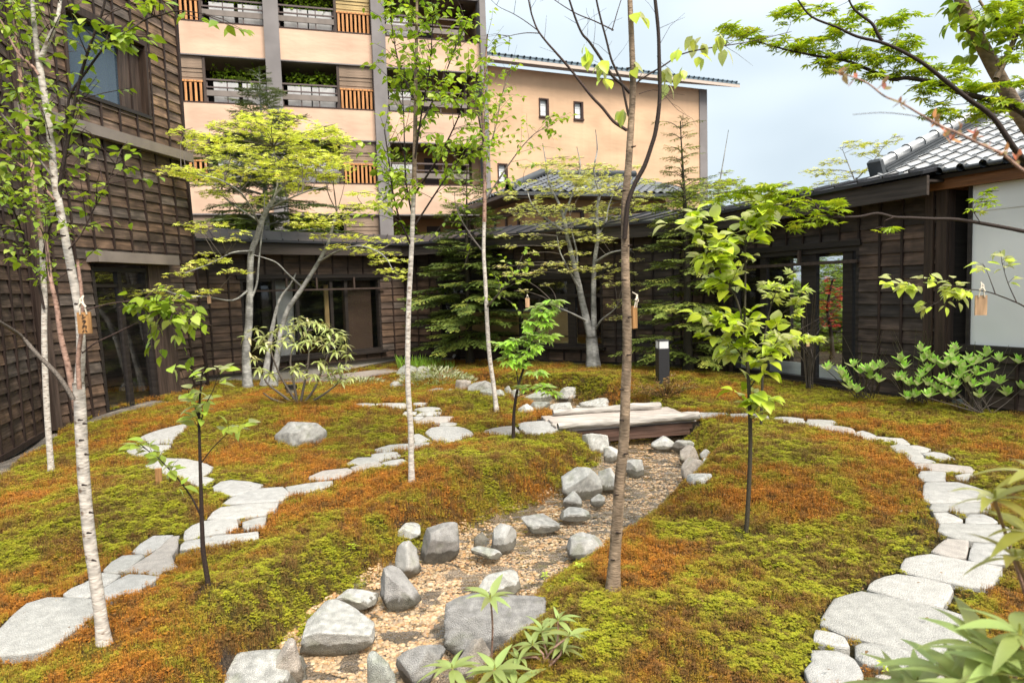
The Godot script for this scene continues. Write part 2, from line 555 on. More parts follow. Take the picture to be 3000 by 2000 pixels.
func moss_tuft(kind: int, seed_: int) -> Mesh:
	rng.seed = seed_
	var s := begin(false)
	if kind == 0:                      # leafy cushion: short stems with star rosettes
		for k in 9:
			var p := Vector3(rnd(-0.018, 0.018), 0, rnd(-0.018, 0.018))
			var h := rnd(0.012, 0.026)
			var top := p + Vector3(rnd(-0.006, 0.006), h, rnd(-0.006, 0.006))
			var g := rnd(0.75, 1.25)
			var a0 := rnd(0, TAU)
			for q in 6:
				var a := a0 + TAU * q / 6.0
				var out := Vector3(cos(a), rnd(0.2, 0.7), sin(a)) * rnd(0.007, 0.012)
				blade(s, top - Vector3(0, 0.004, 0), top + out, 0.0045, Color(g, g, g * 0.9))
			blade(s, p, top, 0.004, Color(g * 0.6, g * 0.5, g * 0.5))
	else:                              # spore stalks: thin upright threads with a capsule
		for k in 9:
			var p := Vector3(rnd(-0.02, 0.02), 0, rnd(-0.02, 0.02))
			var h := rnd(0.026, 0.048)
			var top := p + Vector3(rnd(-0.01, 0.01), h, rnd(-0.01, 0.01))
			var g := rnd(0.7, 1.25)
			blade(s, p, top, 0.0034, Color(g, g * 0.9, g))
			var b := rnd(0.9, 1.7)
			var cd := Vector3(rnd(-1, 1), 0.4, rnd(-1, 1)).normalized() * 0.006
			blade(s, top - cd * 0.4, top + cd, 0.0042, Color(b, b * 1.15, b))
			blade(s, p + Vector3(0.004, 0, 0.002), p.lerp(top, 0.55) + Vector3(rnd(-0.012, 0.012), 0, rnd(-0.012, 0.012)), 0.004, Color(0.7, 0.95, 0.8))
	s.generate_normals()
	return s.commit()

func moss() -> void:
	var kinds := []
	for k in 6:
		kinds.append(moss_tuft(k % 2, 300 + k))
	var xf := [[], [], [], [], [], []]
	var cl := [[], [], [], [], [], []]
	rng.seed = 77
	var z := -2.3
	while z > -17.0:
		var step := clampf(0.0155 + 0.003 * (-z - 2.3), 0.0155, 0.058)
		var half := minf(8.0, -z * 0.79 + 1.5)
		var x := -half
		while x < half:
			var px := x + rnd(-0.5, 0.5) * step
			var pz := z + rnd(-0.5, 0.5) * step
			x += step
			var k := masked(px, pz)
			if k != 0 and not (k == 4 and rng.randf() < 0.45):
				continue
			if stream_edge(px, pz) < 0.02:
				continue
			var y := ground_y(px, pz) + n_b.get_noise_2d(px * 1.4, pz * 1.4) * 0.034 + n_c.get_noise_2d(px * 0.8, pz * 0.8) * 0.015
			var c := moss_color(px, pz)
			var orange := c.r > c.g * 1.12 + rnd(-0.01, 0.05)
			var t := (rng.randi() % 3) * 2 + (1 if orange and rng.randf() < 0.8 else 0)
			var sc := step / 0.0215 * rnd(0.8, 1.2)
			var sy := 0.85 * sc if step < 0.03 else sqrt(sc / 1.25) * 1.25
			var b := rnd(0.8, 1.22)
			if rng.randf() < 0.08:
				b *= 0.55
			xf[t].append(Transform3D(Basis(Vector3.UP, rnd(0, TAU)).scaled(Vector3(sc, sy, sc)), Vector3(px, y - 0.004, pz)))
			cl[t].append(Color(c.r * b, c.g * b * rnd(0.92, 1.08), c.b * b))
		z -= step
	var root := setting("moss_cover", "stuff")
	for t in 6:
		multi("moss", kinds[t], M["moss"], xf[t], cl[t], root)
	print("moss tufts ", xf[0].size() + xf[1].size() + xf[2].size() + xf[3].size() + xf[4].size() + xf[5].size())

# ---------- paving ----------
var pave_no := 0
func stone(root: Node3D, outline: Array, tone := -1) -> void:
	pave_no += 1
	rng.seed = 900 + pave_no
	var c := Vector3.ZERO
	for p in outline:
		c += p
	c /= outline.size()
	var ring := []                      # a worn, slightly uneven outline
	var n := outline.size()
	for i in n:
		var a: Vector3 = outline[i]
		var b: Vector3 = outline[(i + 1) % n]
		var l := a.distance_to(b)
		var cuts := clampi(int(l / 0.09), 1, 9)
		for k in cuts:
			var p := a.lerp(b, float(k) / cuts)
			var j := 0.0 if k == 0 else 0.011
			ring.append(p + Vector3(rnd(-j, j), 0, rnd(-j, j)))
	# cut the sharp corners
	var soft := []
	for i in ring.size():
		soft.append((ring[i] * 18.0 + ring[(i + 1) % ring.size()] + ring[(i - 1 + ring.size()) % ring.size()]) / 20.0)
	ring = []
	for p in soft:
		var o: Vector3 = p - c
		ring.append(p + Vector3(o.x, 0, o.z).normalized() * 0.003)
	c.y += rnd(-0.003, 0.006)
	var poly := PackedVector2Array()
	var wide := PackedVector2Array()
	for p in ring:
		poly.append(Vector2(p.x, p.z))
		var away := Vector2(p.x - c.x, p.z - c.z)
		wide.append(Vector2(p.x, p.z) + away.normalized() * 0.02)
	mark(wide, 1)
	var s := begin()
	var m := ring.size()
	var area := 0.0
	for i in m:
		area += poly[i].x * poly[(i + 1) % m].y - poly[(i + 1) % m].x * poly[i].y
	if area > 0.0:
		ring.reverse()
	var tilt := Vector3(rnd(-0.006, 0.006), 0, rnd(-0.006, 0.006))
	var rings := []
	for q in [[1.0, -0.09], [1.0, -0.010], [0.992, -0.002], [0.96, 0.002], [0.7, 0.004], [0.35, 0.004]]:
		var row := []
		for p in ring:
			var d: Vector3 = p - c
			var inset: float = (1.0 - q[0]) * (1.0 if q[0] < 0.9 else minf(1.0, 0.22 / maxf(d.length(), 0.05)) * 1.6)
			var at: Vector3 = c + d * (1.0 - inset)
			var up: float = q[1] + (at - c).dot(tilt)
			if q[0] < 0.99:
				up += n_b.get_noise_2d(at.x * 1.3, at.z * 1.3) * 0.0025
			row.append(Vector3(at.x, at.y + up, at.z))
		rings.append(row)
	for q in rings.size() - 1:
		s.set_smooth_group(2 if q == 0 else 1)
		for i in m:
			var j := (i + 1) % m
			s.add_vertex(rings[q][i]); s.add_vertex(rings[q][j]); s.add_vertex(rings[q + 1][j])
			s.add_vertex(rings[q][i]); s.add_vertex(rings[q + 1][j]); s.add_vertex(rings[q + 1][i])
	var last: Array = rings[rings.size() - 1]
	var mid := Vector3(c.x, c.y + 0.004, c.z)
	for i in m:
		s.add_vertex(last[i]); s.add_vertex(last[(i + 1) % m]); s.add_vertex(mid)
	var k: int = tone if tone >= 0 else [0, 1, 0, 3, 1, 2, 3, 0][pave_no % 8]
	fin("paving_stone", s, M["paving_%d" % k], root)

func paths() -> void:
	var left := setting("path")
	for o in [
		[Vector3(-2.805, 0.041, -3.469), Vector3(-2.754, 0.045, -3.493), Vector3(-2.799, 0.047, -3.650), Vector3(-2.817, 0.049, -3.777), Vector3(-2.734, 0.057, -3.831), Vector3(-2.564, 0.067, -3.792), Vector3(-2.388, 0.077, -3.739), Vector3(-2.297, 0.079, -3.603), Vector3(-2.285, 0.076, -3.485), Vector3(-2.301, 0.073, -3.400), Vector3(-2.295, 0.069, -3.255), Vector3(-2.359, 0.063, -3.208), Vector3(-2.429, 0.059, -3.201), Vector3(-2.538, 0.051, -3.204), Vector3(-2.600, 0.047, -3.201)],
		[Vector3(-2.669, 0.056, -3.871), Vector3(-2.677, 0.052, -3.947), Vector3(-2.641, 0.050, -4.024), Vector3(-2.631, 0.046, -4.127), Vector3(-2.634, 0.043, -4.200), Vector3(-2.469, 0.054, -4.129), Vector3(-2.467, 0.060, -3.989), Vector3(-2.477, 0.063, -3.918), Vector3(-2.469, 0.069, -3.780), Vector3(-2.623, 0.060, -3.825)],
		[Vector3(-2.459, 0.078, -3.775), Vector3(-2.447, 0.071, -3.891), Vector3(-2.449, 0.065, -4.003), Vector3(-2.434, 0.057, -4.140), Vector3(-2.315, 0.066, -4.096), Vector3(-2.182, 0.077, -4.035), Vector3(-2.177, 0.085, -3.912), Vector3(-2.197, 0.089, -3.832), Vector3(-2.231, 0.092, -3.758), Vector3(-2.272, 0.093, -3.697), Vector3(-2.372, 0.086, -3.725)],
		[Vector3(-2.663, 0.038, -4.249), Vector3(-2.696, 0.034, -4.399), Vector3(-2.690, 0.032, -4.515), Vector3(-2.560, 0.033, -4.522), Vector3(-2.521, 0.034, -4.482), Vector3(-2.517, 0.036, -4.362), Vector3(-2.508, 0.038, -4.270), Vector3(-2.539, 0.039, -4.202), Vector3(-2.631, 0.038, -4.217)],
		[Vector3(-2.522, 0.043, -4.210), Vector3(-2.500, 0.041, -4.333), Vector3(-2.485, 0.038, -4.492), Vector3(-2.497, 0.035, -4.659), Vector3(-2.519, 0.031, -4.858), Vector3(-2.469, 0.032, -4.868), Vector3(-2.351, 0.040, -4.585), Vector3(-2.319, 0.044, -4.439), Vector3(-2.234, 0.048, -4.312), Vector3(-2.164, 0.052, -4.226), Vector3(-2.188, 0.052, -4.162), Vector3(-2.214, 0.053, -4.101), Vector3(-2.366, 0.048, -4.163)],
		[Vector3(-2.662, 0.033, -4.566), Vector3(-2.675, 0.035, -4.706), Vector3(-2.668, 0.037, -4.870), Vector3(-2.515, 0.035, -4.881), Vector3(-2.512, 0.033, -4.780), Vector3(-2.494, 0.031, -4.667), Vector3(-2.529, 0.030, -4.524)],
		[Vector3(-2.342, 0.029, -4.590), Vector3(-2.377, 0.029, -4.688), Vector3(-2.387, 0.030, -4.747), Vector3(-2.283, 0.029, -4.791), Vector3(-2.189, 0.028, -4.864), Vector3(-2.037, 0.027, -4.881), Vector3(-1.910, 0.026, -4.927), Vector3(-1.857, 0.025, -4.774), Vector3(-2.046, 0.027, -4.710), Vector3(-2.183, 0.028, -4.604)],
		[Vector3(-2.401, 0.030, -4.771), Vector3(-2.475, 0.036, -4.948), Vector3(-2.476, 0.038, -5.073), Vector3(-2.434, 0.039, -5.164), Vector3(-2.330, 0.038, -5.194), Vector3(-2.181, 0.035, -5.205), Vector3(-2.104, 0.029, -5.018), Vector3(-2.133, 0.028, -4.922), Vector3(-2.204, 0.029, -4.898), Vector3(-2.330, 0.030, -4.826)],
		[Vector3(-2.118, 0.031, -5.129), Vector3(-2.044, 0.032, -5.200), Vector3(-1.966, 0.032, -5.243), Vector3(-1.900, 0.027, -4.997), Vector3(-2.016, 0.027, -4.951)],
		[Vector3(-2.421, 0.041, -5.198), Vector3(-2.445, 0.045, -5.364), Vector3(-2.432, 0.048, -5.476), Vector3(-2.225, 0.046, -5.542), Vector3(-1.973, 0.042, -5.570), Vector3(-1.959, 0.038, -5.422), Vector3(-1.968, 0.035, -5.283), Vector3(-2.077, 0.036, -5.243), Vector3(-2.196, 0.037, -5.199)],
		[Vector3(-2.445, 0.051, -5.529), Vector3(-2.443, 0.052, -5.654), Vector3(-2.423, 0.053, -5.766), Vector3(-2.358, 0.054, -5.891), Vector3(-2.272, 0.054, -5.968), Vector3(-2.089, 0.052, -6.002), Vector3(-1.941, 0.048, -5.771), Vector3(-1.969, 0.047, -5.596), Vector3(-2.127, 0.048, -5.571), Vector3(-2.249, 0.050, -5.556)],
		[Vector3(-2.071, 0.053, -5.976), Vector3(-1.905, 0.061, -6.041), Vector3(-1.659, 0.071, -6.077), Vector3(-1.621, 0.069, -5.929), Vector3(-1.765, 0.061, -5.826), Vector3(-1.914, 0.053, -5.728)],
		[Vector3(-1.943, 0.061, -6.275), Vector3(-1.868, 0.063, -6.476), Vector3(-1.619, 0.076, -6.494), Vector3(-1.509, 0.084, -6.326), Vector3(-1.588, 0.081, -6.194), Vector3(-1.679, 0.077, -6.116), Vector3(-1.902, 0.064, -6.163)],
		[Vector3(-2.737, 0.064, -6.024), Vector3(-2.737, 0.062, -6.198), Vector3(-2.657, 0.059, -6.256), Vector3(-2.454, 0.055, -6.192), Vector3(-2.294, 0.052, -6.093), Vector3(-2.298, 0.053, -5.945), Vector3(-2.366, 0.057, -5.812), Vector3(-2.448, 0.060, -5.735), Vector3(-2.646, 0.063, -5.870)],
		[Vector3(-3.084, 0.072, -6.250), Vector3(-3.052, 0.066, -6.378), Vector3(-2.937, 0.063, -6.377), Vector3(-2.827, 0.063, -6.290), Vector3(-2.770, 0.071, -6.044), Vector3(-2.888, 0.074, -6.046)],
		[Vector3(-3.856, 0.043, -6.978), Vector3(-3.922, 0.033, -7.358), Vector3(-3.600, 0.035, -7.281), Vector3(-3.322, 0.041, -7.086), Vector3(-3.063, 0.048, -6.806), Vector3(-2.986, 0.056, -6.524), Vector3(-2.987, 0.059, -6.396), Vector3(-3.109, 0.062, -6.303), Vector3(-3.387, 0.056, -6.530), Vector3(-3.646, 0.050, -6.742)],
		[Vector3(-4.483, 0.035, -7.745), Vector3(-4.399, 0.040, -7.887), Vector3(-4.143, 0.041, -7.785), Vector3(-3.924, 0.038, -7.560), Vector3(-3.920, 0.034, -7.424), Vector3(-4.092, 0.031, -7.407), Vector3(-4.315, 0.032, -7.550)],
		[Vector3(-4.484, 0.036, -7.770), Vector3(-4.441, 0.042, -7.916), Vector3(-4.362, 0.045, -7.971), Vector3(-4.046, 0.048, -7.916), Vector3(-3.956, 0.042, -7.699), Vector3(-4.101, 0.037, -7.608), Vector3(-4.279, 0.033, -7.587)],
		[Vector3(-4.606, 0.053, -8.213), Vector3(-4.650, 0.067, -8.480), Vector3(-4.617, 0.077, -8.638), Vector3(-4.509, 0.091, -8.814), Vector3(-4.389, 0.103, -8.940), Vector3(-4.296, 0.107, -8.939), Vector3(-4.210, 0.088, -8.564), Vector3(-4.148, 0.072, -8.237), Vector3(-4.057, 0.060, -7.977), Vector3(-4.299, 0.052, -7.989)]]:
		stone(left, o)
	var mid := setting("path")
	for o in [
		[Vector3(-1.693, 0.065, -6.711), Vector3(-1.649, 0.053, -6.999), Vector3(-1.457, 0.065, -6.946), Vector3(-1.334, 0.084, -6.681), Vector3(-1.452, 0.082, -6.600), Vector3(-1.650, 0.071, -6.623)],
		[Vector3(-1.609, 0.079, -6.497), Vector3(-1.475, 0.084, -6.611), Vector3(-1.339, 0.092, -6.632), Vector3(-1.277, 0.101, -6.473), Vector3(-1.370, 0.100, -6.311), Vector3(-1.479, 0.095, -6.249)],
		[Vector3(-1.508, 0.053, -7.144), Vector3(-1.415, 0.053, -7.202), Vector3(-1.296, 0.057, -7.188), Vector3(-1.163, 0.079, -6.874), Vector3(-1.244, 0.083, -6.759), Vector3(-1.360, 0.081, -6.739)],
		[Vector3(-1.320, 0.100, -6.565), Vector3(-1.225, 0.100, -6.655), Vector3(-1.115, 0.105, -6.674), Vector3(-1.038, 0.119, -6.506), Vector3(-1.124, 0.118, -6.437), Vector3(-1.247, 0.112, -6.427)],
		[Vector3(-1.535, 0.053, -7.117), Vector3(-1.392, 0.057, -7.128), Vector3(-1.250, 0.061, -7.150), Vector3(-1.151, 0.082, -6.838), Vector3(-1.239, 0.086, -6.721), Vector3(-1.357, 0.084, -6.697), Vector3(-1.474, 0.068, -6.898)],
		[Vector3(-1.557, 0.038, -7.425), Vector3(-1.435, 0.033, -7.634), Vector3(-1.284, 0.033, -7.669), Vector3(-0.940, 0.034, -7.696), Vector3(-0.979, 0.039, -7.475), Vector3(-1.105, 0.041, -7.383), Vector3(-1.241, 0.042, -7.295), Vector3(-1.499, 0.042, -7.260)],
		[Vector3(-1.288, 0.032, -7.932), Vector3(-1.253, 0.032, -8.077), Vector3(-1.220, 0.033, -8.179), Vector3(-1.175, 0.033, -8.213), Vector3(-1.080, 0.031, -8.035), Vector3(-0.972, 0.029, -7.817), Vector3(-1.044, 0.029, -7.745), Vector3(-1.141, 0.029, -7.725), Vector3(-1.255, 0.031, -7.883)],
		[Vector3(-1.096, 0.035, -8.241), Vector3(-1.055, 0.037, -8.533), Vector3(-0.950, 0.036, -8.588), Vector3(-0.851, 0.034, -8.596), Vector3(-0.704, 0.032, -8.557), Vector3(-0.608, 0.030, -8.445), Vector3(-0.521, 0.027, -8.246), Vector3(-0.492, 0.026, -8.098), Vector3(-0.552, 0.025, -7.893), Vector3(-0.706, 0.026, -7.771), Vector3(-0.899, 0.028, -7.698), Vector3(-0.990, 0.031, -7.972)],
		[Vector3(-1.128, 0.045, -8.681), Vector3(-0.989, 0.045, -8.752), Vector3(-0.903, 0.044, -8.793), Vector3(-0.802, 0.043, -8.803), Vector3(-0.733, 0.039, -8.727), Vector3(-0.777, 0.036, -8.642), Vector3(-0.853, 0.037, -8.612), Vector3(-1.000, 0.041, -8.638)],
		[Vector3(-1.300, 0.055, -8.772), Vector3(-1.252, 0.065, -8.952), Vector3(-1.189, 0.073, -9.119), Vector3(-1.005, 0.070, -9.134), Vector3(-0.810, 0.064, -9.125), Vector3(-0.839, 0.056, -8.979), Vector3(-0.865, 0.049, -8.851), Vector3(-0.993, 0.048, -8.787), Vector3(-1.114, 0.050, -8.759), Vector3(-1.232, 0.049, -8.704)],
		[Vector3(-1.365, 0.077, -9.079), Vector3(-1.310, 0.079, -9.124), Vector3(-1.220, 0.076, -9.111), Vector3(-1.224, 0.072, -9.046), Vector3(-1.275, 0.066, -8.947), Vector3(-1.326, 0.063, -8.886)],
		[Vector3(-1.345, 0.084, -9.164), Vector3(-1.304, 0.092, -9.257), Vector3(-1.258, 0.097, -9.320), Vector3(-1.132, 0.096, -9.327), Vector3(-0.993, 0.093, -9.320), Vector3(-1.007, 0.080, -9.176), Vector3(-1.172, 0.081, -9.155)],
		[Vector3(-1.531, 0.092, -9.199), Vector3(-1.522, 0.105, -9.375), Vector3(-1.440, 0.105, -9.378), Vector3(-1.338, 0.100, -9.337), Vector3(-1.351, 0.090, -9.208), Vector3(-1.385, 0.087, -9.156), Vector3(-1.436, 0.083, -9.106)],
		[Vector3(-1.417, 0.115, -9.455), Vector3(-1.361, 0.121, -9.515), Vector3(-1.263, 0.126, -9.563), Vector3(-1.158, 0.125, -9.557), Vector3(-1.043, 0.120, -9.519), Vector3(-0.995, 0.105, -9.374), Vector3(-1.123, 0.103, -9.352), Vector3(-1.243, 0.103, -9.347)],
		[Vector3(-2.034, 0.136, -9.946), Vector3(-1.843, 0.139, -9.951), Vector3(-1.560, 0.141, -9.861), Vector3(-1.493, 0.128, -9.511), Vector3(-1.565, 0.126, -9.487), Vector3(-1.643, 0.125, -9.510), Vector3(-1.833, 0.129, -9.681), Vector3(-2.004, 0.130, -9.792)],
		[Vector3(-1.467, 0.150, -9.836), Vector3(-1.364, 0.152, -9.825), Vector3(-1.241, 0.152, -9.771), Vector3(-1.265, 0.146, -9.688), Vector3(-1.300, 0.139, -9.614), Vector3(-1.373, 0.136, -9.607), Vector3(-1.443, 0.139, -9.682)],
		[Vector3(-2.368, 0.140, -9.949), Vector3(-2.198, 0.138, -9.992), Vector3(-2.040, 0.136, -9.943), Vector3(-2.006, 0.136, -9.771), Vector3(-2.143, 0.138, -9.734)],
		[Vector3(-0.407, 0.023, -8.197), Vector3(-0.375, 0.024, -8.335), Vector3(-0.270, 0.024, -8.448), Vector3(-0.151, 0.023, -8.546), Vector3(0.003, 0.023, -8.558), Vector3(0.065, 0.022, -8.199), Vector3(0.043, 0.021, -7.995), Vector3(-0.062, 0.022, -7.979), Vector3(-0.188, 0.022, -8.062), Vector3(-0.314, 0.023, -8.106)],
		[Vector3(0.037, 0.023, -8.659), Vector3(0.118, 0.023, -8.763), Vector3(0.289, 0.022, -8.809), Vector3(0.472, 0.022, -8.825), Vector3(0.551, 0.021, -8.490), Vector3(0.611, 0.020, -8.146), Vector3(0.468, 0.021, -8.035), Vector3(0.291, 0.021, -8.047), Vector3(0.127, 0.022, -8.048)]]:
		stone(mid, o)
	var right := setting("path")
	for o in [
		[Vector3(2.354, 0.024, -8.992), Vector3(2.435, 0.025, -9.040), Vector3(2.509, 0.025, -9.062), Vector3(2.612, 0.026, -9.012), Vector3(2.705, 0.027, -8.969), Vector3(2.833, 0.029, -8.887), Vector3(2.757, 0.029, -8.766), Vector3(2.565, 0.027, -8.756), Vector3(2.379, 0.025, -8.764)],
		[Vector3(2.276, -0.004, -9.120), Vector3(2.378, 0.019, -9.036), Vector3(2.374, 0.009, -8.813), Vector3(2.288, -0.011, -8.850), Vector3(2.227, -0.024, -8.927)],
		[Vector3(2.374, 0.025, -9.004), Vector3(2.622, 0.027, -9.032), Vector3(2.828, 0.029, -8.975), Vector3(2.790, 0.029, -8.790), Vector3(2.591, 0.028, -8.723), Vector3(2.397, 0.026, -8.720)],
		[Vector3(2.839, 0.031, -8.881), Vector3(3.049, 0.034, -8.850), Vector3(3.256, 0.040, -8.657), Vector3(3.159, 0.042, -8.374), Vector3(2.962, 0.038, -8.487), Vector3(2.773, 0.033, -8.645)],
		[Vector3(3.217, 0.044, -8.462), Vector3(3.355, 0.047, -8.511), Vector3(3.481, 0.050, -8.443), Vector3(3.576, 0.053, -8.310), Vector3(3.429, 0.054, -7.967), Vector3(3.347, 0.052, -8.007), Vector3(3.293, 0.049, -8.120)],
		[Vector3(3.586, 0.056, -8.260), Vector3(3.712, 0.058, -8.201), Vector3(3.848, 0.060, -8.125), Vector3(3.809, 0.060, -7.944), Vector3(3.700, 0.059, -7.864), Vector3(3.546, 0.056, -7.861), Vector3(3.428, 0.054, -7.888)],
		[Vector3(3.485, 0.056, -7.833), Vector3(3.604, 0.057, -7.849), Vector3(3.729, 0.058, -7.845), Vector3(3.797, 0.058, -7.777), Vector3(3.850, 0.058, -7.682), Vector3(3.787, 0.057, -7.459), Vector3(3.694, 0.056, -7.442), Vector3(3.603, 0.056, -7.503), Vector3(3.513, 0.056, -7.706)],
		[Vector3(3.585, 0.057, -7.454), Vector3(3.688, 0.056, -7.453), Vector3(3.789, 0.056, -7.464), Vector3(3.907, 0.056, -7.552), Vector3(3.921, 0.055, -7.415), Vector3(3.923, 0.053, -7.285), Vector3(3.787, 0.054, -7.227), Vector3(3.708, 0.054, -7.256), Vector3(3.655, 0.055, -7.315)],
		[Vector3(3.675, 0.055, -7.225), Vector3(3.787, 0.054, -7.227), Vector3(3.910, 0.052, -7.260), Vector3(3.984, 0.051, -7.202), Vector3(4.035, 0.049, -7.147), Vector3(3.910, 0.050, -6.966), Vector3(3.850, 0.051, -6.980), Vector3(3.794, 0.052, -7.023), Vector3(3.735, 0.054, -7.128)],
		[Vector3(3.886, 0.051, -7.183), Vector3(4.020, 0.049, -7.183), Vector3(4.126, 0.047, -7.145), Vector3(4.094, 0.046, -7.009), Vector3(4.051, 0.045, -6.879), Vector3(3.987, 0.046, -6.883), Vector3(3.932, 0.047, -6.925), Vector3(3.891, 0.049, -7.033)],
		[Vector3(3.794, 0.055, -6.813), Vector3(3.899, 0.050, -6.875), Vector3(3.973, 0.048, -6.878), Vector3(3.966, 0.048, -6.715), Vector3(3.933, 0.049, -6.518), Vector3(3.862, 0.052, -6.331), Vector3(3.764, 0.055, -6.319), Vector3(3.705, 0.058, -6.359), Vector3(3.704, 0.058, -6.466), Vector3(3.725, 0.057, -6.577)],
		[Vector3(3.973, 0.046, -6.817), Vector3(4.042, 0.044, -6.844), Vector3(4.096, 0.043, -6.838), Vector3(4.123, 0.042, -6.758), Vector3(4.138, 0.041, -6.675), Vector3(4.041, 0.043, -6.588), Vector3(3.958, 0.044, -6.537), Vector3(3.961, 0.045, -6.670)],
		[Vector3(3.937, 0.046, -6.500), Vector3(4.031, 0.043, -6.562), Vector3(4.108, 0.040, -6.589), Vector3(4.148, 0.039, -6.545), Vector3(4.168, 0.038, -6.484), Vector3(4.144, 0.038, -6.349), Vector3(4.121, 0.039, -6.236), Vector3(4.029, 0.041, -6.219), Vector3(3.948, 0.044, -6.219), Vector3(3.921, 0.045, -6.340)],
		[Vector3(3.684, 0.061, -6.318), Vector3(3.777, 0.056, -6.322), Vector3(3.839, 0.053, -6.290), Vector3(3.864, 0.052, -6.230), Vector3(3.870, 0.052, -6.158), Vector3(3.743, 0.058, -6.132), Vector3(3.640, 0.064, -6.138)],
		[Vector3(3.611, 0.065, -6.090), Vector3(3.733, 0.059, -6.115), Vector3(3.849, 0.053, -6.109), Vector3(3.974, 0.046, -6.073), Vector3(4.093, 0.040, -6.015), Vector3(3.990, 0.044, -5.820), Vector3(3.840, 0.052, -5.822), Vector3(3.714, 0.059, -5.848), Vector3(3.611, 0.064, -5.883), Vector3(3.521, 0.069, -5.905)],
		[Vector3(3.405, 0.078, -5.672), Vector3(3.509, 0.074, -5.809), Vector3(3.622, 0.067, -5.822), Vector3(3.732, 0.059, -5.802), Vector3(3.562, 0.066, -5.540), Vector3(3.450, 0.072, -5.516), Vector3(3.350, 0.079, -5.510), Vector3(3.373, 0.079, -5.589)],
		[Vector3(3.746, 0.053, -5.718), Vector3(3.854, 0.048, -5.771), Vector3(3.946, 0.044, -5.797), Vector3(3.896, 0.045, -5.668), Vector3(3.775, 0.050, -5.597), Vector3(3.677, 0.055, -5.560)],
		[Vector3(3.293, 0.074, -5.407), Vector3(3.354, 0.074, -5.487), Vector3(3.497, 0.067, -5.504), Vector3(3.643, 0.060, -5.507), Vector3(3.705, 0.053, -5.387), Vector3(3.723, 0.048, -5.238), Vector3(3.611, 0.048, -5.065), Vector3(3.422, 0.056, -5.020), Vector3(3.247, 0.064, -4.991), Vector3(3.083, 0.071, -4.972), Vector3(3.072, 0.074, -5.049)],
		[Vector3(3.017, 0.066, -4.878), Vector3(3.087, 0.067, -4.966), Vector3(3.318, 0.058, -4.986), Vector3(3.561, 0.049, -5.007), Vector3(3.439, 0.047, -4.823), Vector3(3.327, 0.051, -4.809), Vector3(3.207, 0.055, -4.795), Vector3(3.107, 0.060, -4.810), Vector3(2.998, 0.065, -4.811)],
		[Vector3(2.987, 0.062, -4.791), Vector3(3.087, 0.059, -4.791), Vector3(3.102, 0.056, -4.728), Vector3(3.113, 0.052, -4.651), Vector3(3.085, 0.051, -4.612), Vector3(2.998, 0.053, -4.604), Vector3(2.910, 0.055, -4.592), Vector3(2.947, 0.059, -4.691)],
		[Vector3(3.164, 0.050, -4.697), Vector3(3.237, 0.050, -4.766), Vector3(3.344, 0.047, -4.766), Vector3(3.350, 0.045, -4.696), Vector3(3.336, 0.042, -4.622), Vector3(3.276, 0.043, -4.578), Vector3(3.182, 0.046, -4.586), Vector3(3.093, 0.049, -4.599)],
		[Vector3(2.822, 0.049, -4.469), Vector3(2.916, 0.051, -4.607), Vector3(3.090, 0.047, -4.595), Vector3(3.335, 0.041, -4.570), Vector3(3.334, 0.038, -4.496), Vector3(3.268, 0.036, -4.385), Vector3(3.150, 0.034, -4.263), Vector3(3.049, 0.037, -4.279), Vector3(2.938, 0.040, -4.302), Vector3(2.877, 0.043, -4.339), Vector3(2.834, 0.046, -4.394)],
		[Vector3(2.579, 0.038, -4.151), Vector3(2.694, 0.040, -4.255), Vector3(2.809, 0.042, -4.352), Vector3(2.864, 0.041, -4.329), Vector3(2.926, 0.039, -4.305), Vector3(2.827, 0.036, -4.173), Vector3(2.732, 0.033, -4.048), Vector3(2.668, 0.034, -4.070), Vector3(2.626, 0.036, -4.109)],
		[Vector3(2.735, 0.032, -4.033), Vector3(2.834, 0.035, -4.158), Vector3(2.931, 0.037, -4.280), Vector3(3.043, 0.035, -4.260), Vector3(3.158, 0.033, -4.236), Vector3(3.052, 0.030, -4.099), Vector3(2.901, 0.028, -3.948), Vector3(2.829, 0.029, -3.967), Vector3(2.751, 0.031, -3.985)],
		[Vector3(2.240, 0.031, -3.904), Vector3(2.307, 0.033, -3.993), Vector3(2.374, 0.034, -4.074), Vector3(2.466, 0.035, -4.105), Vector3(2.567, 0.035, -4.127), Vector3(2.644, 0.033, -4.069), Vector3(2.718, 0.031, -4.012), Vector3(2.796, 0.030, -3.964), Vector3(2.865, 0.028, -3.917), Vector3(2.776, 0.026, -3.800), Vector3(2.707, 0.025, -3.745), Vector3(2.635, 0.024, -3.692), Vector3(2.569, 0.024, -3.654), Vector3(2.505, 0.025, -3.693), Vector3(2.450, 0.026, -3.740), Vector3(2.350, 0.028, -3.811)],
		[Vector3(1.931, 0.026, -3.683), Vector3(1.984, 0.027, -3.744), Vector3(2.036, 0.028, -3.790), Vector3(2.117, 0.028, -3.835), Vector3(2.207, 0.028, -3.869), Vector3(2.278, 0.028, -3.838), Vector3(2.342, 0.027, -3.798), Vector3(2.387, 0.026, -3.758), Vector3(2.427, 0.025, -3.714), Vector3(2.400, 0.024, -3.653), Vector3(2.307, 0.023, -3.552), Vector3(2.219, 0.022, -3.457), Vector3(2.170, 0.023, -3.489), Vector3(2.118, 0.023, -3.519), Vector3(2.030, 0.025, -3.604)],
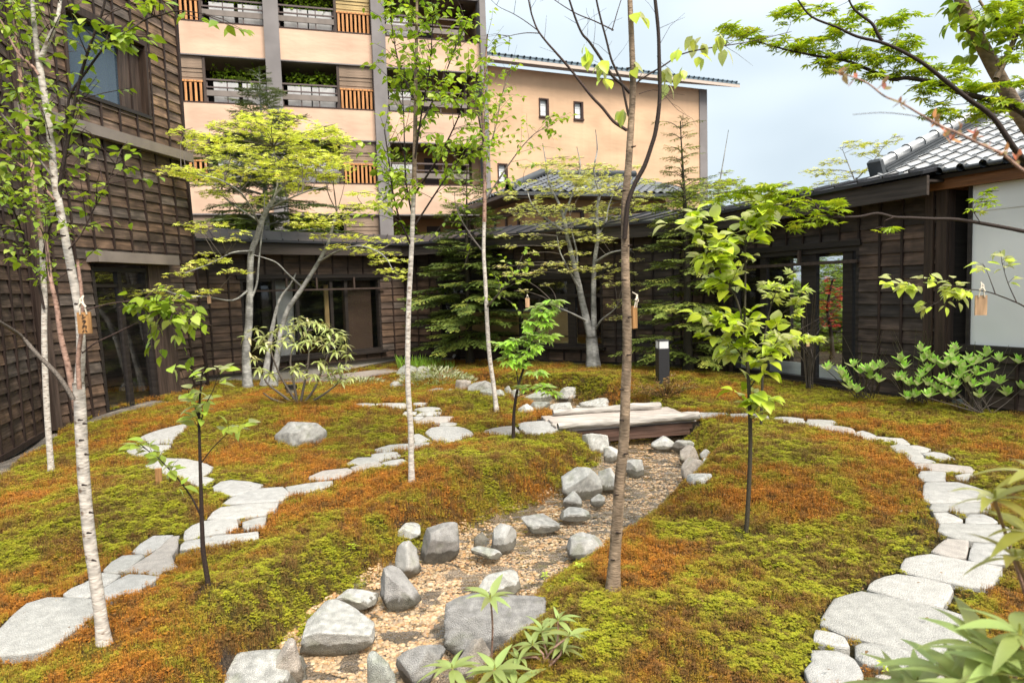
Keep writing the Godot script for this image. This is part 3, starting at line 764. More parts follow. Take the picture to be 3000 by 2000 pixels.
		[Vector3(1.501, 0.032, -3.304), Vector3(1.526, 0.032, -3.345), Vector3(1.548, 0.032, -3.376), Vector3(1.614, 0.032, -3.462), Vector3(1.700, 0.031, -3.574), Vector3(1.786, 0.030, -3.616), Vector3(1.895, 0.028, -3.666), Vector3(1.975, 0.027, -3.616), Vector3(2.050, 0.025, -3.563), Vector3(2.164, 0.023, -3.489), Vector3(2.225, 0.021, -3.433), Vector3(2.271, 0.020, -3.374), Vector3(2.273, 0.020, -3.307), Vector3(2.254, 0.020, -3.242), Vector3(2.165, 0.020, -3.147), Vector3(2.080, 0.021, -3.058), Vector3(2.000, 0.022, -3.007), Vector3(1.917, 0.024, -3.023), Vector3(1.819, 0.025, -3.056), Vector3(1.723, 0.027, -3.096), Vector3(1.651, 0.029, -3.142), Vector3(1.579, 0.030, -3.194)],
		[Vector3(1.392, 0.040, -3.127), Vector3(1.421, 0.040, -3.183), Vector3(1.448, 0.039, -3.230), Vector3(1.486, 0.038, -3.218), Vector3(1.524, 0.036, -3.202), Vector3(1.560, 0.034, -3.165), Vector3(1.550, 0.033, -3.121), Vector3(1.542, 0.033, -3.080), Vector3(1.502, 0.035, -3.075), Vector3(1.439, 0.038, -3.105)],
		[Vector3(1.249, 0.038, -2.895), Vector3(1.279, 0.037, -2.925), Vector3(1.308, 0.037, -2.950), Vector3(1.344, 0.039, -3.051), Vector3(1.413, 0.037, -3.048), Vector3(1.475, 0.034, -3.039), Vector3(1.498, 0.033, -3.009), Vector3(1.512, 0.031, -2.974), Vector3(1.504, 0.030, -2.916), Vector3(1.490, 0.028, -2.857), Vector3(1.462, 0.027, -2.796), Vector3(1.328, 0.031, -2.770), Vector3(1.227, 0.035, -2.795)],
		[Vector3(1.577, 0.029, -3.099), Vector3(1.613, 0.029, -3.117), Vector3(1.648, 0.028, -3.119), Vector3(1.739, 0.026, -3.083), Vector3(1.833, 0.023, -3.039), Vector3(1.868, 0.022, -2.989), Vector3(1.892, 0.020, -2.939), Vector3(1.811, 0.022, -2.904), Vector3(1.738, 0.023, -2.880), Vector3(1.655, 0.025, -2.891), Vector3(1.577, 0.027, -2.913), Vector3(1.546, 0.028, -2.950), Vector3(1.528, 0.029, -2.996)],
		[Vector3(1.537, 0.025, -2.853), Vector3(1.596, 0.024, -2.866), Vector3(1.679, 0.023, -2.856), Vector3(1.781, 0.022, -2.878), Vector3(1.883, 0.020, -2.897), Vector3(1.836, 0.020, -2.790), Vector3(1.676, 0.022, -2.775), Vector3(1.515, 0.025, -2.798)]]:
		stone(right, o)


# ---------- boulders ----------
func rock(at: Vector3, w: float, h: float, tone: int, peak: float, seed_: int, label: String, group := "boulders along the stream", name_ := "boulder", deep := 0.8, cuts := []) -> void:
	rng.seed = 5000 + seed_
	var planes := []
	for k in 8:
		var d := Vector3(rnd(-1, 1), rnd(-0.2, 0.9), rnd(-1, 1)).normalized()
		planes.append([d, rnd(0.48, 0.85)])
	planes.append([Vector3(rnd(-0.25, 0.25), 1, rnd(-0.2, 0.3)).normalized(), rnd(0.7, 0.86)])
	planes.append([Vector3(rnd(-0.5, 0.5), rnd(-0.1, 0.4), 1).normalized(), rnd(0.66, 0.82)])
	for d in [Vector3.LEFT, Vector3.RIGHT, Vector3.FORWARD, Vector3.BACK]:
		planes.append([d, 1.0])
	for q in cuts:
		planes.append([(q[0] as Vector3).normalized(), q[1]])
	var yaw := rnd(-0.4, 0.4) if cuts.is_empty() else 0.0
	var cols := 60 if w > 0.18 else 26
	var rows := 36 if w > 0.18 else 16
	var s := begin()
	var wet := at.y < WATER + 0.04
	var grid := []
	var n := FastNoiseLite.new()
	n.seed = seed_
	n.frequency = 1.0
	for j in rows + 1:
		var row := []
		var th := PI * j / rows
		for i in cols:
			var ph := TAU * i / cols
			var d := Vector3(sin(th) * cos(ph), cos(th), sin(th) * sin(ph))
			var acc := 0.0
			for p in planes:
				var q: float = maxf(d.dot(p[0]) / p[1], 0.0)
				acc += pow(q, 70.0)
			var r := pow(maxf(acc, 1e-12), -1.0 / 70.0)
			r = minf(r, 1.25)
			r *= 1.0 + 0.025 * n.get_noise_3d(d.x * 2.2, d.y * 2.2, d.z * 2.2) + 0.022 * n.get_noise_3d(d.x * 5.0, d.y * 5.0, d.z * 5.0)
			var v := d * r
			var local := Vector3(v.x * w * 0.56, v.y * h * 0.80, v.z * w * 0.55 * deep)
			local.x += peak * w * 0.28 * clampf(v.y, -0.4, 1.0)
			local = Basis(Vector3.UP, yaw) * local
			row.append(local + Vector3(0, h * 0.33, 0))
		grid.append(row)
	var mn := Vector3.ONE * 99.0
	var mx := Vector3.ONE * -99.0
	for row in grid:
		for v in row:
			mn = mn.min(v)
			mx = mx.max(v)
	var want := Vector3(w, h * 1.35, w * deep)
	for row in grid:
		for i in row.size():
			var u: Vector3 = (row[i] - mn) / (mx - mn) - Vector3(0.5, 1.0, 0.5)
			row[i] = u * want + Vector3(0, h, 0)
	var tint := rnd(0.9, 1.05)
	var paint := func(v: Vector3) -> Color:
		var c := tint * (1.0 + 0.22 * n.get_noise_3d(v.x * 9.0, v.y * 9.0, v.z * 9.0))
		var green := clampf(n.get_noise_3d(v.x * 5.0 + 7.0, v.y * 5.0, v.z * 5.0) * 1.8 - 0.3, 0.0, 0.45)
		var col := Color(c, c, c * 0.985).lerp(Color(0.62, 0.66, 0.48), green)
		if wet and v.y + at.y < WATER + 0.035 + 0.02 * n.get_noise_3d(v.x * 12.0, 0, v.z * 12.0):
			col = Color(col.r * 0.36, col.g * 0.34, col.b * 0.30)
		return col
	for j in rows:
		for i in cols:
			var k := (i + 1) % cols
			for v in [grid[j][i], grid[j][k], grid[j + 1][k], grid[j][i], grid[j + 1][k], grid[j + 1][i]]:
				s.set_color(paint.call(v))
				s.add_vertex(v)
	s.generate_normals()
	s.index()
	var o := part(numbered(name_), s.commit(), M["rock_%d" % tone], self)
	o.position = at
	tag(o, label, "boulder", group)
	var poly := PackedVector2Array()
	for i in 10:
		var a := TAU * i / 10.0
		poly.append(Vector2(at.x + cos(a) * w * 0.36, at.z + sin(a) * w * 0.32 * deep))
	mark(poly, 3)

func boulders() -> void:
	rock(Vector3(-1.349, -0.227, -3.302), 0.475, 0.171, 1, 0.0, 1, "long pale boulder cut by the bottom edge, left of the stream", "boulders along the stream", "boulder", 0.8, [[Vector3(0.6, 0.8, 0.2), 0.42], [Vector3(-0.5, 0.8, 0.3), 0.5]])
	rock(Vector3(-1.198, -0.170, -3.338), 0.173, 0.187, 3, 0.25, 2, "upright pinkish boulder between the big white wedge and the bottom boulder", "boulders along the stream", "boulder", 0.8, [[Vector3(-0.7, 0.6, 0.3), 0.4], [Vector3(0.2, 0.1, 1), 0.5]])
	rock(Vector3(-1.013, -0.170, -3.702), 0.417, 0.155, 1, -0.15, 3, "big white wedge boulder with dark wet front, left bank", "boulders along the stream", "boulder", 0.8, [[Vector3(0.3, 0.9, 0.25), 0.34], [Vector3(-0.6, 0.75, 0.2), 0.45], [Vector3(0.05, -0.15, 1), 0.5]])
	rock(Vector3(-1.019, -0.170, -4.135), 0.260, 0.080, 1, 0.1, 4, "low whitish boulder tucked between white wedge and gray pyramid", "boulders along the stream", "boulder", 0.8, [[Vector3(0.1, 0.8, 0.6), 0.4], [Vector3(0.7, 0.6, 0.3), 0.5]])
	rock(Vector3(-0.750, -0.170, -4.176), 0.266, 0.201, 2, -0.45, 5, "dark gray pyramid boulder pointing up at the left bank", "boulders along the stream", "boulder", 0.8, [[Vector3(0.75, 0.62, 0.25), 0.3], [Vector3(-0.85, 0.3, 0.3), 0.45], [Vector3(0.1, 0.3, 0.95), 0.45]])
	rock(Vector3(-0.766, -0.170, -4.554), 0.180, 0.221, 0, 0.25, 6, "upright light gray boulder just behind the gray pyramid", "boulders along the stream", "boulder", 0.8, [[Vector3(0.7, 0.5, 0.4), 0.42], [Vector3(-0.6, 0.3, 0.7), 0.5]])
	rock(Vector3(-0.856, -0.127, -5.161), 0.219, 0.096, 1, 0.1, 7, "small pale boulder half sunk in moss left of the dark cube boulder")
	rock(Vector3(-0.577, -0.170, -4.874), 0.289, 0.229, 2, -0.05, 8, "dark blocky boulder with overhanging front at the stream bend", "boulders along the stream", "boulder", 0.8, [[Vector3(0, 1, 0.25), 0.55], [Vector3(0.3, -0.4, 0.9), 0.5], [Vector3(-0.9, 0.25, 0.4), 0.55]])
	rock(Vector3(-0.285, -0.230, -5.184), 0.123, 0.095, 1, -0.1, 9, "small white stone beside the moss, right of the blocky boulder")
	rock(Vector3(-0.107, -0.170, -5.003), 0.195, 0.162, 0, 0.1, 10, "rounded gray boulder leaning left on the middle of left bank", "boulders along the stream", "boulder", 0.8, [[Vector3(-0.5, 0.75, 0.4), 0.45]])
	rock(Vector3(-0.229, -0.170, -4.812), 0.230, 0.056, 1, -0.1, 11, "flat white stone lying in the water by the blocky boulder")
	rock(Vector3(0.184, -0.170, -5.389), 0.310, 0.093, 0, -0.25, 12, "long pale gray boulder with pointed right end at water edge", "boulders along the stream", "boulder", 0.8, [[Vector3(0.45, 0.85, 0.15), 0.33]])
	rock(Vector3(0.482, -0.170, -5.596), 0.259, 0.067, 1, 0.0, 13, "smooth flat white boulder below the big white boulder upstream", "boulders along the stream", "boulder", 0.8, [[Vector3(0, 1, 0.1), 0.4]])
	rock(Vector3(0.491, -0.170, -5.904), 0.173, 0.123, 1, -0.2, 14, "small white triangular stone under the big upstream boulder")
	rock(Vector3(0.716, -0.170, -5.936), 0.133, 0.091, 1, 0.1, 15, "small white chipped stone standing in the water left of brown trunk")
	rock(Vector3(0.616, -0.170, -6.296), 0.386, 0.234, 1, -0.1, 16, "biggest white boulder upstream with mossy gray front face", "boulders along the stream", "boulder", 0.8, [[Vector3(-0.3, 0.8, 0.5), 0.38], [Vector3(0.3, -0.1, 0.95), 0.48]])
	rock(Vector3(0.875, -0.170, -6.379), 0.190, 0.202, 1, 0.0, 17, "white boulder directly behind the brown tree trunk")
	rock(Vector3(1.220, -0.170, -6.920), 0.206, 0.139, 1, -0.3, 18, "pale boulder just right of the brown trunk in the water")
	rock(Vector3(0.948, -0.189, -7.905), 0.312, 0.235, 1, -0.1, 19, "greenish pale boulder at the left end of the footbridge")
	rock(Vector3(1.076, -0.170, -7.518), 0.179, 0.140, 1, 0.0, 20, "whitish stone between footbridge boulder and brown trunk")
	rock(Vector3(2.144, -0.186, -8.701), 0.237, 0.139, 0, 0.1, 21, "gray boulder at the right end of the footbridge")
	rock(Vector3(1.749, -0.170, -7.955), 0.295, 0.135, 1, 0.2, 22, "oblong white boulder in front of the footbridge opening")
	rock(Vector3(1.939, -0.170, -7.813), 0.244, 0.119, 0, 0.2, 23, "greenish gray boulder right of the oblong white one")
	rock(Vector3(1.890, -0.170, -7.286), 0.224, 0.177, 3, 0.1, 24, "tan rounded boulder on the right bank below the bridge")
	rock(Vector3(2.088, -0.151, -7.328), 0.153, 0.102, 0, 0.0, 25, "small gray stone in moss right of the tan boulder")
	rock(Vector3(1.750, -0.170, -6.577), 0.244, 0.205, 3, 0.05, 26, "tan cracked boulder, front of the right bank group")
	rock(Vector3(1.946, -0.158, -6.857), 0.184, 0.127, 1, 0.0, 27, "pale boulder backing the tan cracked boulder")
	rock(Vector3(1.532, 0.101, -5.563), 0.204, 0.064, 1, 0.3, 28, "low whitish stone in the moss edge below the cracked boulder")
	rock(Vector3(0.494, -0.170, -4.793), 0.285, 0.137, 0, 0.3, 29, "slanting gray boulder on right bank left of the brown trunk base")
	rock(Vector3(0.498, -0.205, -4.835), 0.203, 0.068, 1, 0.1, 30, "white stone in front of the slanting gray boulder")
	rock(Vector3(-0.138, -0.170, -3.619), 0.573, 0.188, 2, -0.02, 31, "largest boulder, broad gray, in the foreground behind the rhododendron", "boulders along the stream", "boulder", 0.7, [[Vector3(0.05, 1, 0.15), 0.62], [Vector3(-0.7, 0.2, 0.7), 0.75], [Vector3(0.6, 0.1, 0.8), 0.78]])
	rock(Vector3(-0.127, -0.170, -4.248), 0.277, 0.115, 1, 0.3, 32, "pale sloping slab behind the largest gray boulder")
	rock(Vector3(-0.513, -0.170, -3.279), 0.256, 0.157, 2, 0.1, 33, "dark wet boulder at the bottom edge in the stream", "boulders along the stream", "boulder", 0.8, [[Vector3(-0.5, 0.7, 0.5), 0.5], [Vector3(0.6, 0.3, 0.7), 0.55]])
	rock(Vector3(-0.675, -0.170, -3.168), 0.147, 0.196, 4, 0.1, 34, "gray green slab boulder at bottom left of the dark wet one")
	rock(Vector3(-0.242, -0.170, -3.282), 0.198, 0.177, 3, 0.1, 35, "pinkish boulder below the largest gray boulder, behind rhododendron leaves")
	rock(Vector3(-2.529, 0.022, -7.879), 0.608, 0.268, 0, 0.1, 36, "single pale boulder alone in the moss between two paths", "boulder in the moss", "boulder", 0.7, [[Vector3(0.15, 0.8, 0.5), 0.45], [Vector3(-0.75, 0.5, 0.4), 0.5], [Vector3(0.8, 0.3, 0.5), 0.6]])
	rock(Vector3(-0.824, 0.115, -11.086), 0.275, 0.188, 3, 0.1, 37, "tan square boulder beside the variegated plant")
	rock(Vector3(-0.518, 0.133, -10.743), 0.435, 0.204, 0, 0.3, 38, "sloping gray boulder behind the thin white birch")
	rock(Vector3(-0.398, 0.130, -10.404), 0.238, 0.104, 4, 0.0, 39, "low gray stone left of the thin white birch")
	rock(Vector3(-0.215, 0.111, -10.405), 0.186, 0.109, 4, 0.1, 40, "low gray stone right of the thin white birch")
	rock(Vector3(-0.076, 0.103, -10.579), 0.132, 0.143, 0, 0.1, 41, "small upright gray stone between birch and maple sapling")
	rock(Vector3(0.028, 0.086, -10.333), 0.129, 0.145, 0, 0.0, 42, "small pale stone directly left of the maple sapling stem")
	rock(Vector3(0.401, -0.230, -11.865), 0.636, 0.188, 4, 0.1, 43, "wide flat gray boulder under the low sprig of maple sapling")
	rock(Vector3(0.357, 0.024, -9.687), 0.326, 0.113, 4, 0.0, 44, "dark hollowed stone in front of the wide flat boulder")
	rock(Vector3(0.725, -0.230, -10.478), 0.399, 0.200, 1, 0.0, 45, "white block boulder at the left end of the back log", "boulders along the stream", "boulder", 0.8, [[Vector3(0, 1, 0), 0.6], [Vector3(0, 0.1, 1), 0.6], [Vector3(1, 0.1, 0), 0.7], [Vector3(-1, 0.1, 0), 0.7]])
	rock(Vector3(0.168, 0.022, -9.437), 0.239, 0.128, 1, -0.2, 46, "pale stone in the moss right of the maple sapling")
	rock(Vector3(0.950, -0.151, -11.710), 0.394, 0.187, 0, 0.3, 47, "slanted gray boulder above the white block boulder")
	rock(Vector3(0.979, -0.201, -11.566), 0.127, 0.117, 3, 0.0, 48, "small tan stone against the slanted gray boulder")
	rock(Vector3(1.284, -0.230, -10.818), 0.480, 0.195, 1, 0.4, 49, "long slanting pale slab by the footbridge back log", "boulders along the stream", "boulder", 0.8, [[Vector3(-0.5, 0.8, 0.3), 0.28]])
	rock(Vector3(1.009, -0.230, -10.695), 0.138, 0.116, 1, 0.0, 50, "small pale stone at the foot of the slanting pale slab")
	rock(Vector3(-2.423, -0.133, -15.693), 0.559, 0.211, 4, 0.0, 51, "gray boulder at the end of the low boardwalk")
	rock(Vector3(-2.001, -0.170, -15.156), 0.436, 0.271, 0, 0.2, 52, "gray boulder above the variegated plant, right of boardwalk boulder")
	rock(Vector3(-2.110, 0.035, -12.246), 0.292, 0.124, 0, 0.2, 53, "flat pale stone by the pond left of the variegated plant")
	rock(Vector3(-1.288, 0.093, -11.208), 0.261, 0.056, 4, 0.0, 54, "flat dark stone left, edging the variegated plant")
	rock(Vector3(-1.035, 0.109, -11.071), 0.209, 0.050, 4, 0.0, 55, "flat dark stone right, edging the variegated plant")

# ---------- stream ----------
func ribbon(extra: float, y: float) -> ArrayMesh:
	var pts := []
	for p in STREAM:
		pts.append(Vector3(p.x, p.z, p.y))
	pts = curve(pts, 5)
	var s := begin()
	var rows := []
	for i in pts.size():
		var a: Vector3 = pts[maxi(i - 1, 0)]
		var b: Vector3 = pts[mini(i + 1, pts.size() - 1)]
		var d := Vector3(b.x - a.x, 0, b.z - a.z).normalized()
		var side := Vector3(-d.z, 0, d.x)
		var row := []
		for k in 9:
			var t: float = (k / 4.0 - 1.0) * (pts[i].y + extra)
			row.append(Vector3(pts[i].x, y, pts[i].z) + side * t)
		rows.append(row)
	for i in rows.size() - 1:
		for k in 8:
			quad(s, rows[i][k], rows[i][k + 1], rows[i + 1][k + 1], rows[i + 1][k])
	s.generate_normals()
	return s.commit()

func stream() -> void:
	var w := part("water", ribbon(0.14, WATER - 0.012), M["water"], self)
	w.set_meta("kind", "structure")
	rng.seed = 41
	var meshes := []
	for k in 3:
		var s := begin()
		var ico := SphereMesh.new()
		ico.radial_segments = 7
		ico.rings = 4
		var arr := ico.get_mesh_arrays()
		var vs: PackedVector3Array = arr[Mesh.ARRAY_VERTEX]
		for i in vs.size():
			vs[i] = vs[i] * Vector3(rnd(0.9, 1.1), rnd(0.9, 1.1), rnd(0.9, 1.1)) * Vector3(1.0, 0.36, 0.75)
		arr[Mesh.ARRAY_VERTEX] = vs
		var am := ArrayMesh.new()
		am.add_surface_from_arrays(Mesh.PRIMITIVE_TRIANGLES, arr)
		meshes.append(am)
	var xf := [[], [], []]
	var cl := [[], [], []]
	var pal := [Color(0.50, 0.36, 0.22), Color(0.54, 0.42, 0.29), Color(0.46, 0.29, 0.16), Color(0.56, 0.48, 0.37), Color(0.42, 0.34, 0.25), Color(0.50, 0.33, 0.18), Color(0.33, 0.26, 0.19), Color(0.56, 0.44, 0.31)]
	for i in 60000:
		var t := pow(rng.randf(), 1.7) * (STREAM.size() - 1.01)
		var k := int(t)
		var a: Vector3 = STREAM[k]
		var b: Vector3 = STREAM[k + 1]
		var c := a.lerp(b, t - k)
		var d := Vector2(b.x - a.x, b.y - a.y).normalized()
		var off := rnd(-1.08, 1.08) * (c.z + 0.05)
		var x := c.x - d.y * off
		var z := c.y + d.x * off
		var g := rng.randi() % 3
		var sz := rnd(0.011, 0.03) * (1.0 if rng.randf() < 0.93 else 1.7)
		var y := ground_y(x, z)
		if y > WATER + 0.07:
			continue
		xf[g].append(Transform3D(Basis(Vector3.UP, rnd(0, TAU)).scaled(Vector3(sz, sz, sz)) * Basis(Vector3.RIGHT, rnd(-0.25, 0.25)), Vector3(x, y + sz * 0.12, z)))
		var q: Color = pal[rng.randi() % pal.size()]
		var br := rnd(0.72, 1.15)
		cl[g].append(Color(q.r * br * 1.12, q.g * br, q.b * br * 0.85))
	var root := setting("stream_pebbles", "stuff")
	for g in 3:
		multi("pebbles", meshes[g], M["pebble"], xf[g], cl[g], root)

func bridge() -> void:
	# a low plank bridge with a log laid along each side
	var t := thing("footbridge", "low plank footbridge with a weathered log along each side", "bridge")
	var front_l: Vector3 = Vector3(0.674, 0.030, -8.106)
	var front_r: Vector3 = Vector3(2.197, 0.030, -8.465)
	var back_l: Vector3 = Vector3(0.513, 0.030, -8.962)
	var back_r: Vector3 = Vector3(2.005, 0.030, -9.273)
	var along := (front_r - front_l).normalized()
	var across := Vector3(along.z, 0, -along.x)
	var deep := maxf(0.5, (back_l - front_l).dot(across))
	var n := 7
	for i in n:
		var s := begin(false)
		var c0 := front_l - along * 0.1 + across * (0.06 + deep * (i + 0.5) / n)
		var c1 := front_r + along * 0.15 + across * (0.06 + deep * (i + 0.5) / n)
		rng.seed = 600 + i
		var dy := Vector3(0, rnd(-0.004, 0.004), 0)
		var mid := (c0 + c1) * 0.5 + dy
		chamfer_box(s, mid, Vector3(c0.distance_to(c1) + rnd(-0.05, 0.05), 0.05, deep / n - 0.012), 0.006, Basis(along, Vector3.UP, -across))
		fin("plank", s, M["bridge_plank"], t)
	for k in 2:
		var s := begin()
		var p0 := front_l - along * 0.16 if k == 0 else back_l + along * 0.0
		var p1 := front_r + along * 0.12 if k == 0 else back_r
		var up := Vector3(0, 0.065, 0)
		rng.seed = 640 + k
		var pts := []
		for i in 9:
			var q := p0.lerp(p1, i / 8.0) + up
			pts.append(q + Vector3(0, sin(i * 1.1 + k) * 0.008, 0) + across * rnd(-0.012, 0.012))
		tube(s, curve(pts, 3), 0.042, 0.056, 9, 0.07)
		fin("side_log", s, M["log"], t)
	for k in 2:
		var s := begin(false)
		var off := across * (0.05 if k == 0 else deep - 0.05)
		beam(s, front_l - along * 0.05 + off + Vector3(0, -0.06, 0), front_r + along * 0.05 + off + Vector3(0, -0.06, 0), 0.07, 0.07)
		beam(s, front_l + off + Vector3(0, -0.128, 0) - across * 0.02, front_r + off + Vector3(0, -0.128, 0) - across * 0.02, 0.09, 0.064)
		fin("beam", s, M["bridge_beam"], t)
	var poly := PackedVector2Array()
	for q in [front_l - along * 0.2, front_r + along * 0.2, front_r + along * 0.2 + across * (deep + 0.1), front_l - along * 0.2 + across * (deep + 0.1)]:
		poly.append(Vector2(q.x, q.z))
	mark(poly, 3)

func boardwalk() -> void:
	var t := thing("boardwalk", "low weathered boardwalk step along the left corridor wall", "boardwalk")
	var a: Vector3 = Vector3(-5.565, -0.120, -13.742)
	var b: Vector3 = Vector3(-2.752, -0.120, -16.568)
	var al := (b - a).normalized()
	var ac := Vector3(al.z, 0, -al.x)
	for i in 5:
		var s := begin(false)
		var c := (a + b) * 0.5 + ac * (-0.28 + i * 0.145)
		chamfer_box(s, c, Vector3(a.distance_to(b), 0.045, 0.132), 0.006, Basis(al, Vector3.UP, -ac))
		fin("plank", s, M["boardwalk"], t)
	for k in 5:
		var s := begin(false)
		var c := a.lerp(b, 0.06 + 0.22 * k) + Vector3(0, -0.14, 0)
		box(s, c, Vector3(0.09, 0.23, 0.5), Basis(al, Vector3.UP, -ac))
		fin("support", s, M["post"], t)


# ---------- timber walls ----------
class Face:
	# a wall face: bottom edge a-b, top edge ta-tb, outward normal to the left of a->b seen from above is flipped by side
	var a: Vector3
	var b: Vector3
	var ta: Vector3
	var tb: Vector3
	var length: float
	var along: Vector3
	var out: Vector3
	func _init(a_: Vector3, b_: Vector3, ta_: Vector3, tb_: Vector3, out_: Vector3) -> void:
		a = a_; b = b_; ta = ta_; tb = tb_
		length = Vector2(b.x - a.x, b.z - a.z).length()
		along = (b - a) / length
		var n := Vector3(-along.z, 0, along.x).normalized()
		out = n if n.dot(out_) > 0.0 else -n
	func at(s: float, y: float, o := 0.0) -> Vector3:
		var t := s / length
		var k := (y - a.y) / (ta.y - a.y)
		return a.lerp(b, t).lerp(ta.lerp(tb, t), k) + out * o

func slab(f: Face, s0: float, s1: float, y0: float, y1: float, o0: float, o1: float, st: SurfaceTool) -> void:
	# a block on the face from depth o0 (back) to o1 (front)
	hexa(st, [f.at(s0, y1, o1), f.at(s1, y1, o1), f.at(s1, y0, o1), f.at(s0, y0, o1), f.at(s0, y1, o0), f.at(s1, y1, o0), f.at(s1, y0, o0), f.at(s0, y0, o0)])

func clapboard(f: Face, s0: float, s1: float, y0: float, y1: float, st: SurfaceTool, lift := 0.0) -> void:
	hexa(st, [f.at(s0, y1 + 0.012, 0.007 + lift), f.at(s1, y1 + 0.012, 0.007 + lift), f.at(s1, y0, 0.034 + lift), f.at(s0, y0, 0.034 + lift), f.at(s0, y1 + 0.012, -0.004), f.at(s1, y1 + 0.012, -0.004), f.at(s1, y0, -0.004), f.at(s0, y0, -0.004)])

func siding(root: Node, f: Face, y0: float, y1: float, board: float, bay: float, holes: Array, mats: Array, seed_: int, thick := 0.14, phase := 0.0) -> void:
	rng.seed = seed_
	# core behind the boards
	var cuts := [0.0, f.length]
	for h in holes:
		cuts.append(h[0]); cuts.append(h[1])
	cuts.sort()
	var st := begin(false)
	for i in cuts.size() - 1:
		var m: float = (cuts[i] + cuts[i + 1]) * 0.5
		if cuts[i + 1] - cuts[i] < 0.002:
			continue
		var lo := y0
		for h in holes:
			if m > h[0] and m < h[1]:
				if h[2] > lo + 0.002:
					slab(f, cuts[i], cuts[i + 1], lo, h[2], -thick, -0.003, st)
				lo = h[3]
		if y1 > lo + 0.002:
			slab(f, cuts[i], cuts[i + 1], lo, y1, -thick, -0.003, st)
	fin("wall", st, M["rail_dark"], root)
	# boards
	var y := y0
	var row := 0
	while y < y1 - 0.03:
		var top := minf(y + board, y1)
		var joints := [0.0]
		var s := phase + bay * float(rng.randi_range(1, 4))
		while s < f.length - 0.2:
			joints.append(s)
			s += bay * rng.randi_range(2, 4)
		joints.append(f.length)
		for h in holes:
			if h[2] < top - 0.01 and h[3] > y + 0.01:
				joints.append(h[0]); joints.append(h[1])
		joints.sort()
		for i in joints.size() - 1:
			if joints[i + 1] - joints[i] < 0.03:
				continue
			var lo := y
			var hi := top
			var m: float = (joints[i] + joints[i + 1]) * 0.5
			for h in holes:
				if m > h[0] and m < h[1] and h[2] < top - 0.01 and h[3] > y + 0.01:
					if h[2] > y + 0.02:
						hi = minf(hi, h[2])
					elif h[3] < top - 0.02:
						lo = maxf(lo, h[3])
					else:
						hi = lo
			if hi - lo < 0.02:
				continue
			var b := begin(false)
			clapboard(f, joints[i] + 0.001, joints[i + 1] - 0.001, lo, hi, b, rnd(-0.002, 0.003))
			var pick := rng.randf()
			var kinds: Array = mats
			fin("board", b, M[kinds[mini(int(pick * pick * kinds.size() * 0.999 + rng.randf() * 0.7), kinds.size() - 1)]], root)
		y = top
		row += 1
	# battens
	var s := phase
	while s <= f.length + 0.001:
		var lo := y0
		var ss := clampf(s, 0.02, f.length - 0.02)
		var spans := []
		var sorted := holes.duplicate()
		sorted.sort_custom(func(p, q): return p[2] < q[2])
		for h in sorted:
			if ss > h[0] - 0.03 and ss < h[1] + 0.03:
				spans.append([lo, h[2]])
				lo = h[3]
		spans.append([lo, y1])
		for sp in spans:
			if sp[1] - sp[0] > 0.05:
				var b := begin(false)
				slab(f, ss - 0.017, ss + 0.017, sp[0], sp[1], 0.0, 0.048, b)
				fin("batten", b, M["batten"], root)
		s += bay

func frame_piece(root: Node, called: String, f: Face, s0: float, s1: float, y0: float, y1: float, o0: float, o1: float, m: String) -> MeshInstance3D:
	var b := begin(false)
	slab(f, s0, s1, y0, y1, o0, o1, b)
	return fin(called, b, M[m], root)

func glazing(root: Node, called: String, f: Face, s0: float, s1: float, y0: float, y1: float, stiles: Array, glass := "glass", sill := 0.06, head := 0.06) -> Node3D:
	# a framed opening: outer frame, stiles, one pane in each bay
	var w := Node3D.new()
	w.name = called
	root.add_child(w, true)
	frame_piece(w, "frame", f, s0, s1, y1 - head, y1, -0.12, 0.02, "rail_dark")
	frame_piece(w, "frame", f, s0, s1, y0, y0 + sill, -0.12, 0.02, "rail_dark")
	frame_piece(w, "frame", f, s0, s0 + 0.06, y0 + sill, y1 - head, -0.12, 0.02, "rail_dark")
	frame_piece(w, "frame", f, s1 - 0.06, s1, y0 + sill, y1 - head, -0.12, 0.02, "rail_dark")
	var edges := [s0 + 0.06]
	for q in stiles:
		frame_piece(w, "stile", f, q[0], q[1], y0 + sill, y1 - head, -0.10, -0.02, "rail_dark")
		edges.append(q[0]); edges.append(q[1])
	edges.append(s1 - 0.06)
	var i := 0
	while i < edges.size():
		if edges[i + 1] - edges[i] > 0.02:
			frame_piece(w, "pane", f, edges[i], edges[i + 1], y0 + sill, y1 - head, -0.066, -0.06, glass)
		i += 2
	return w

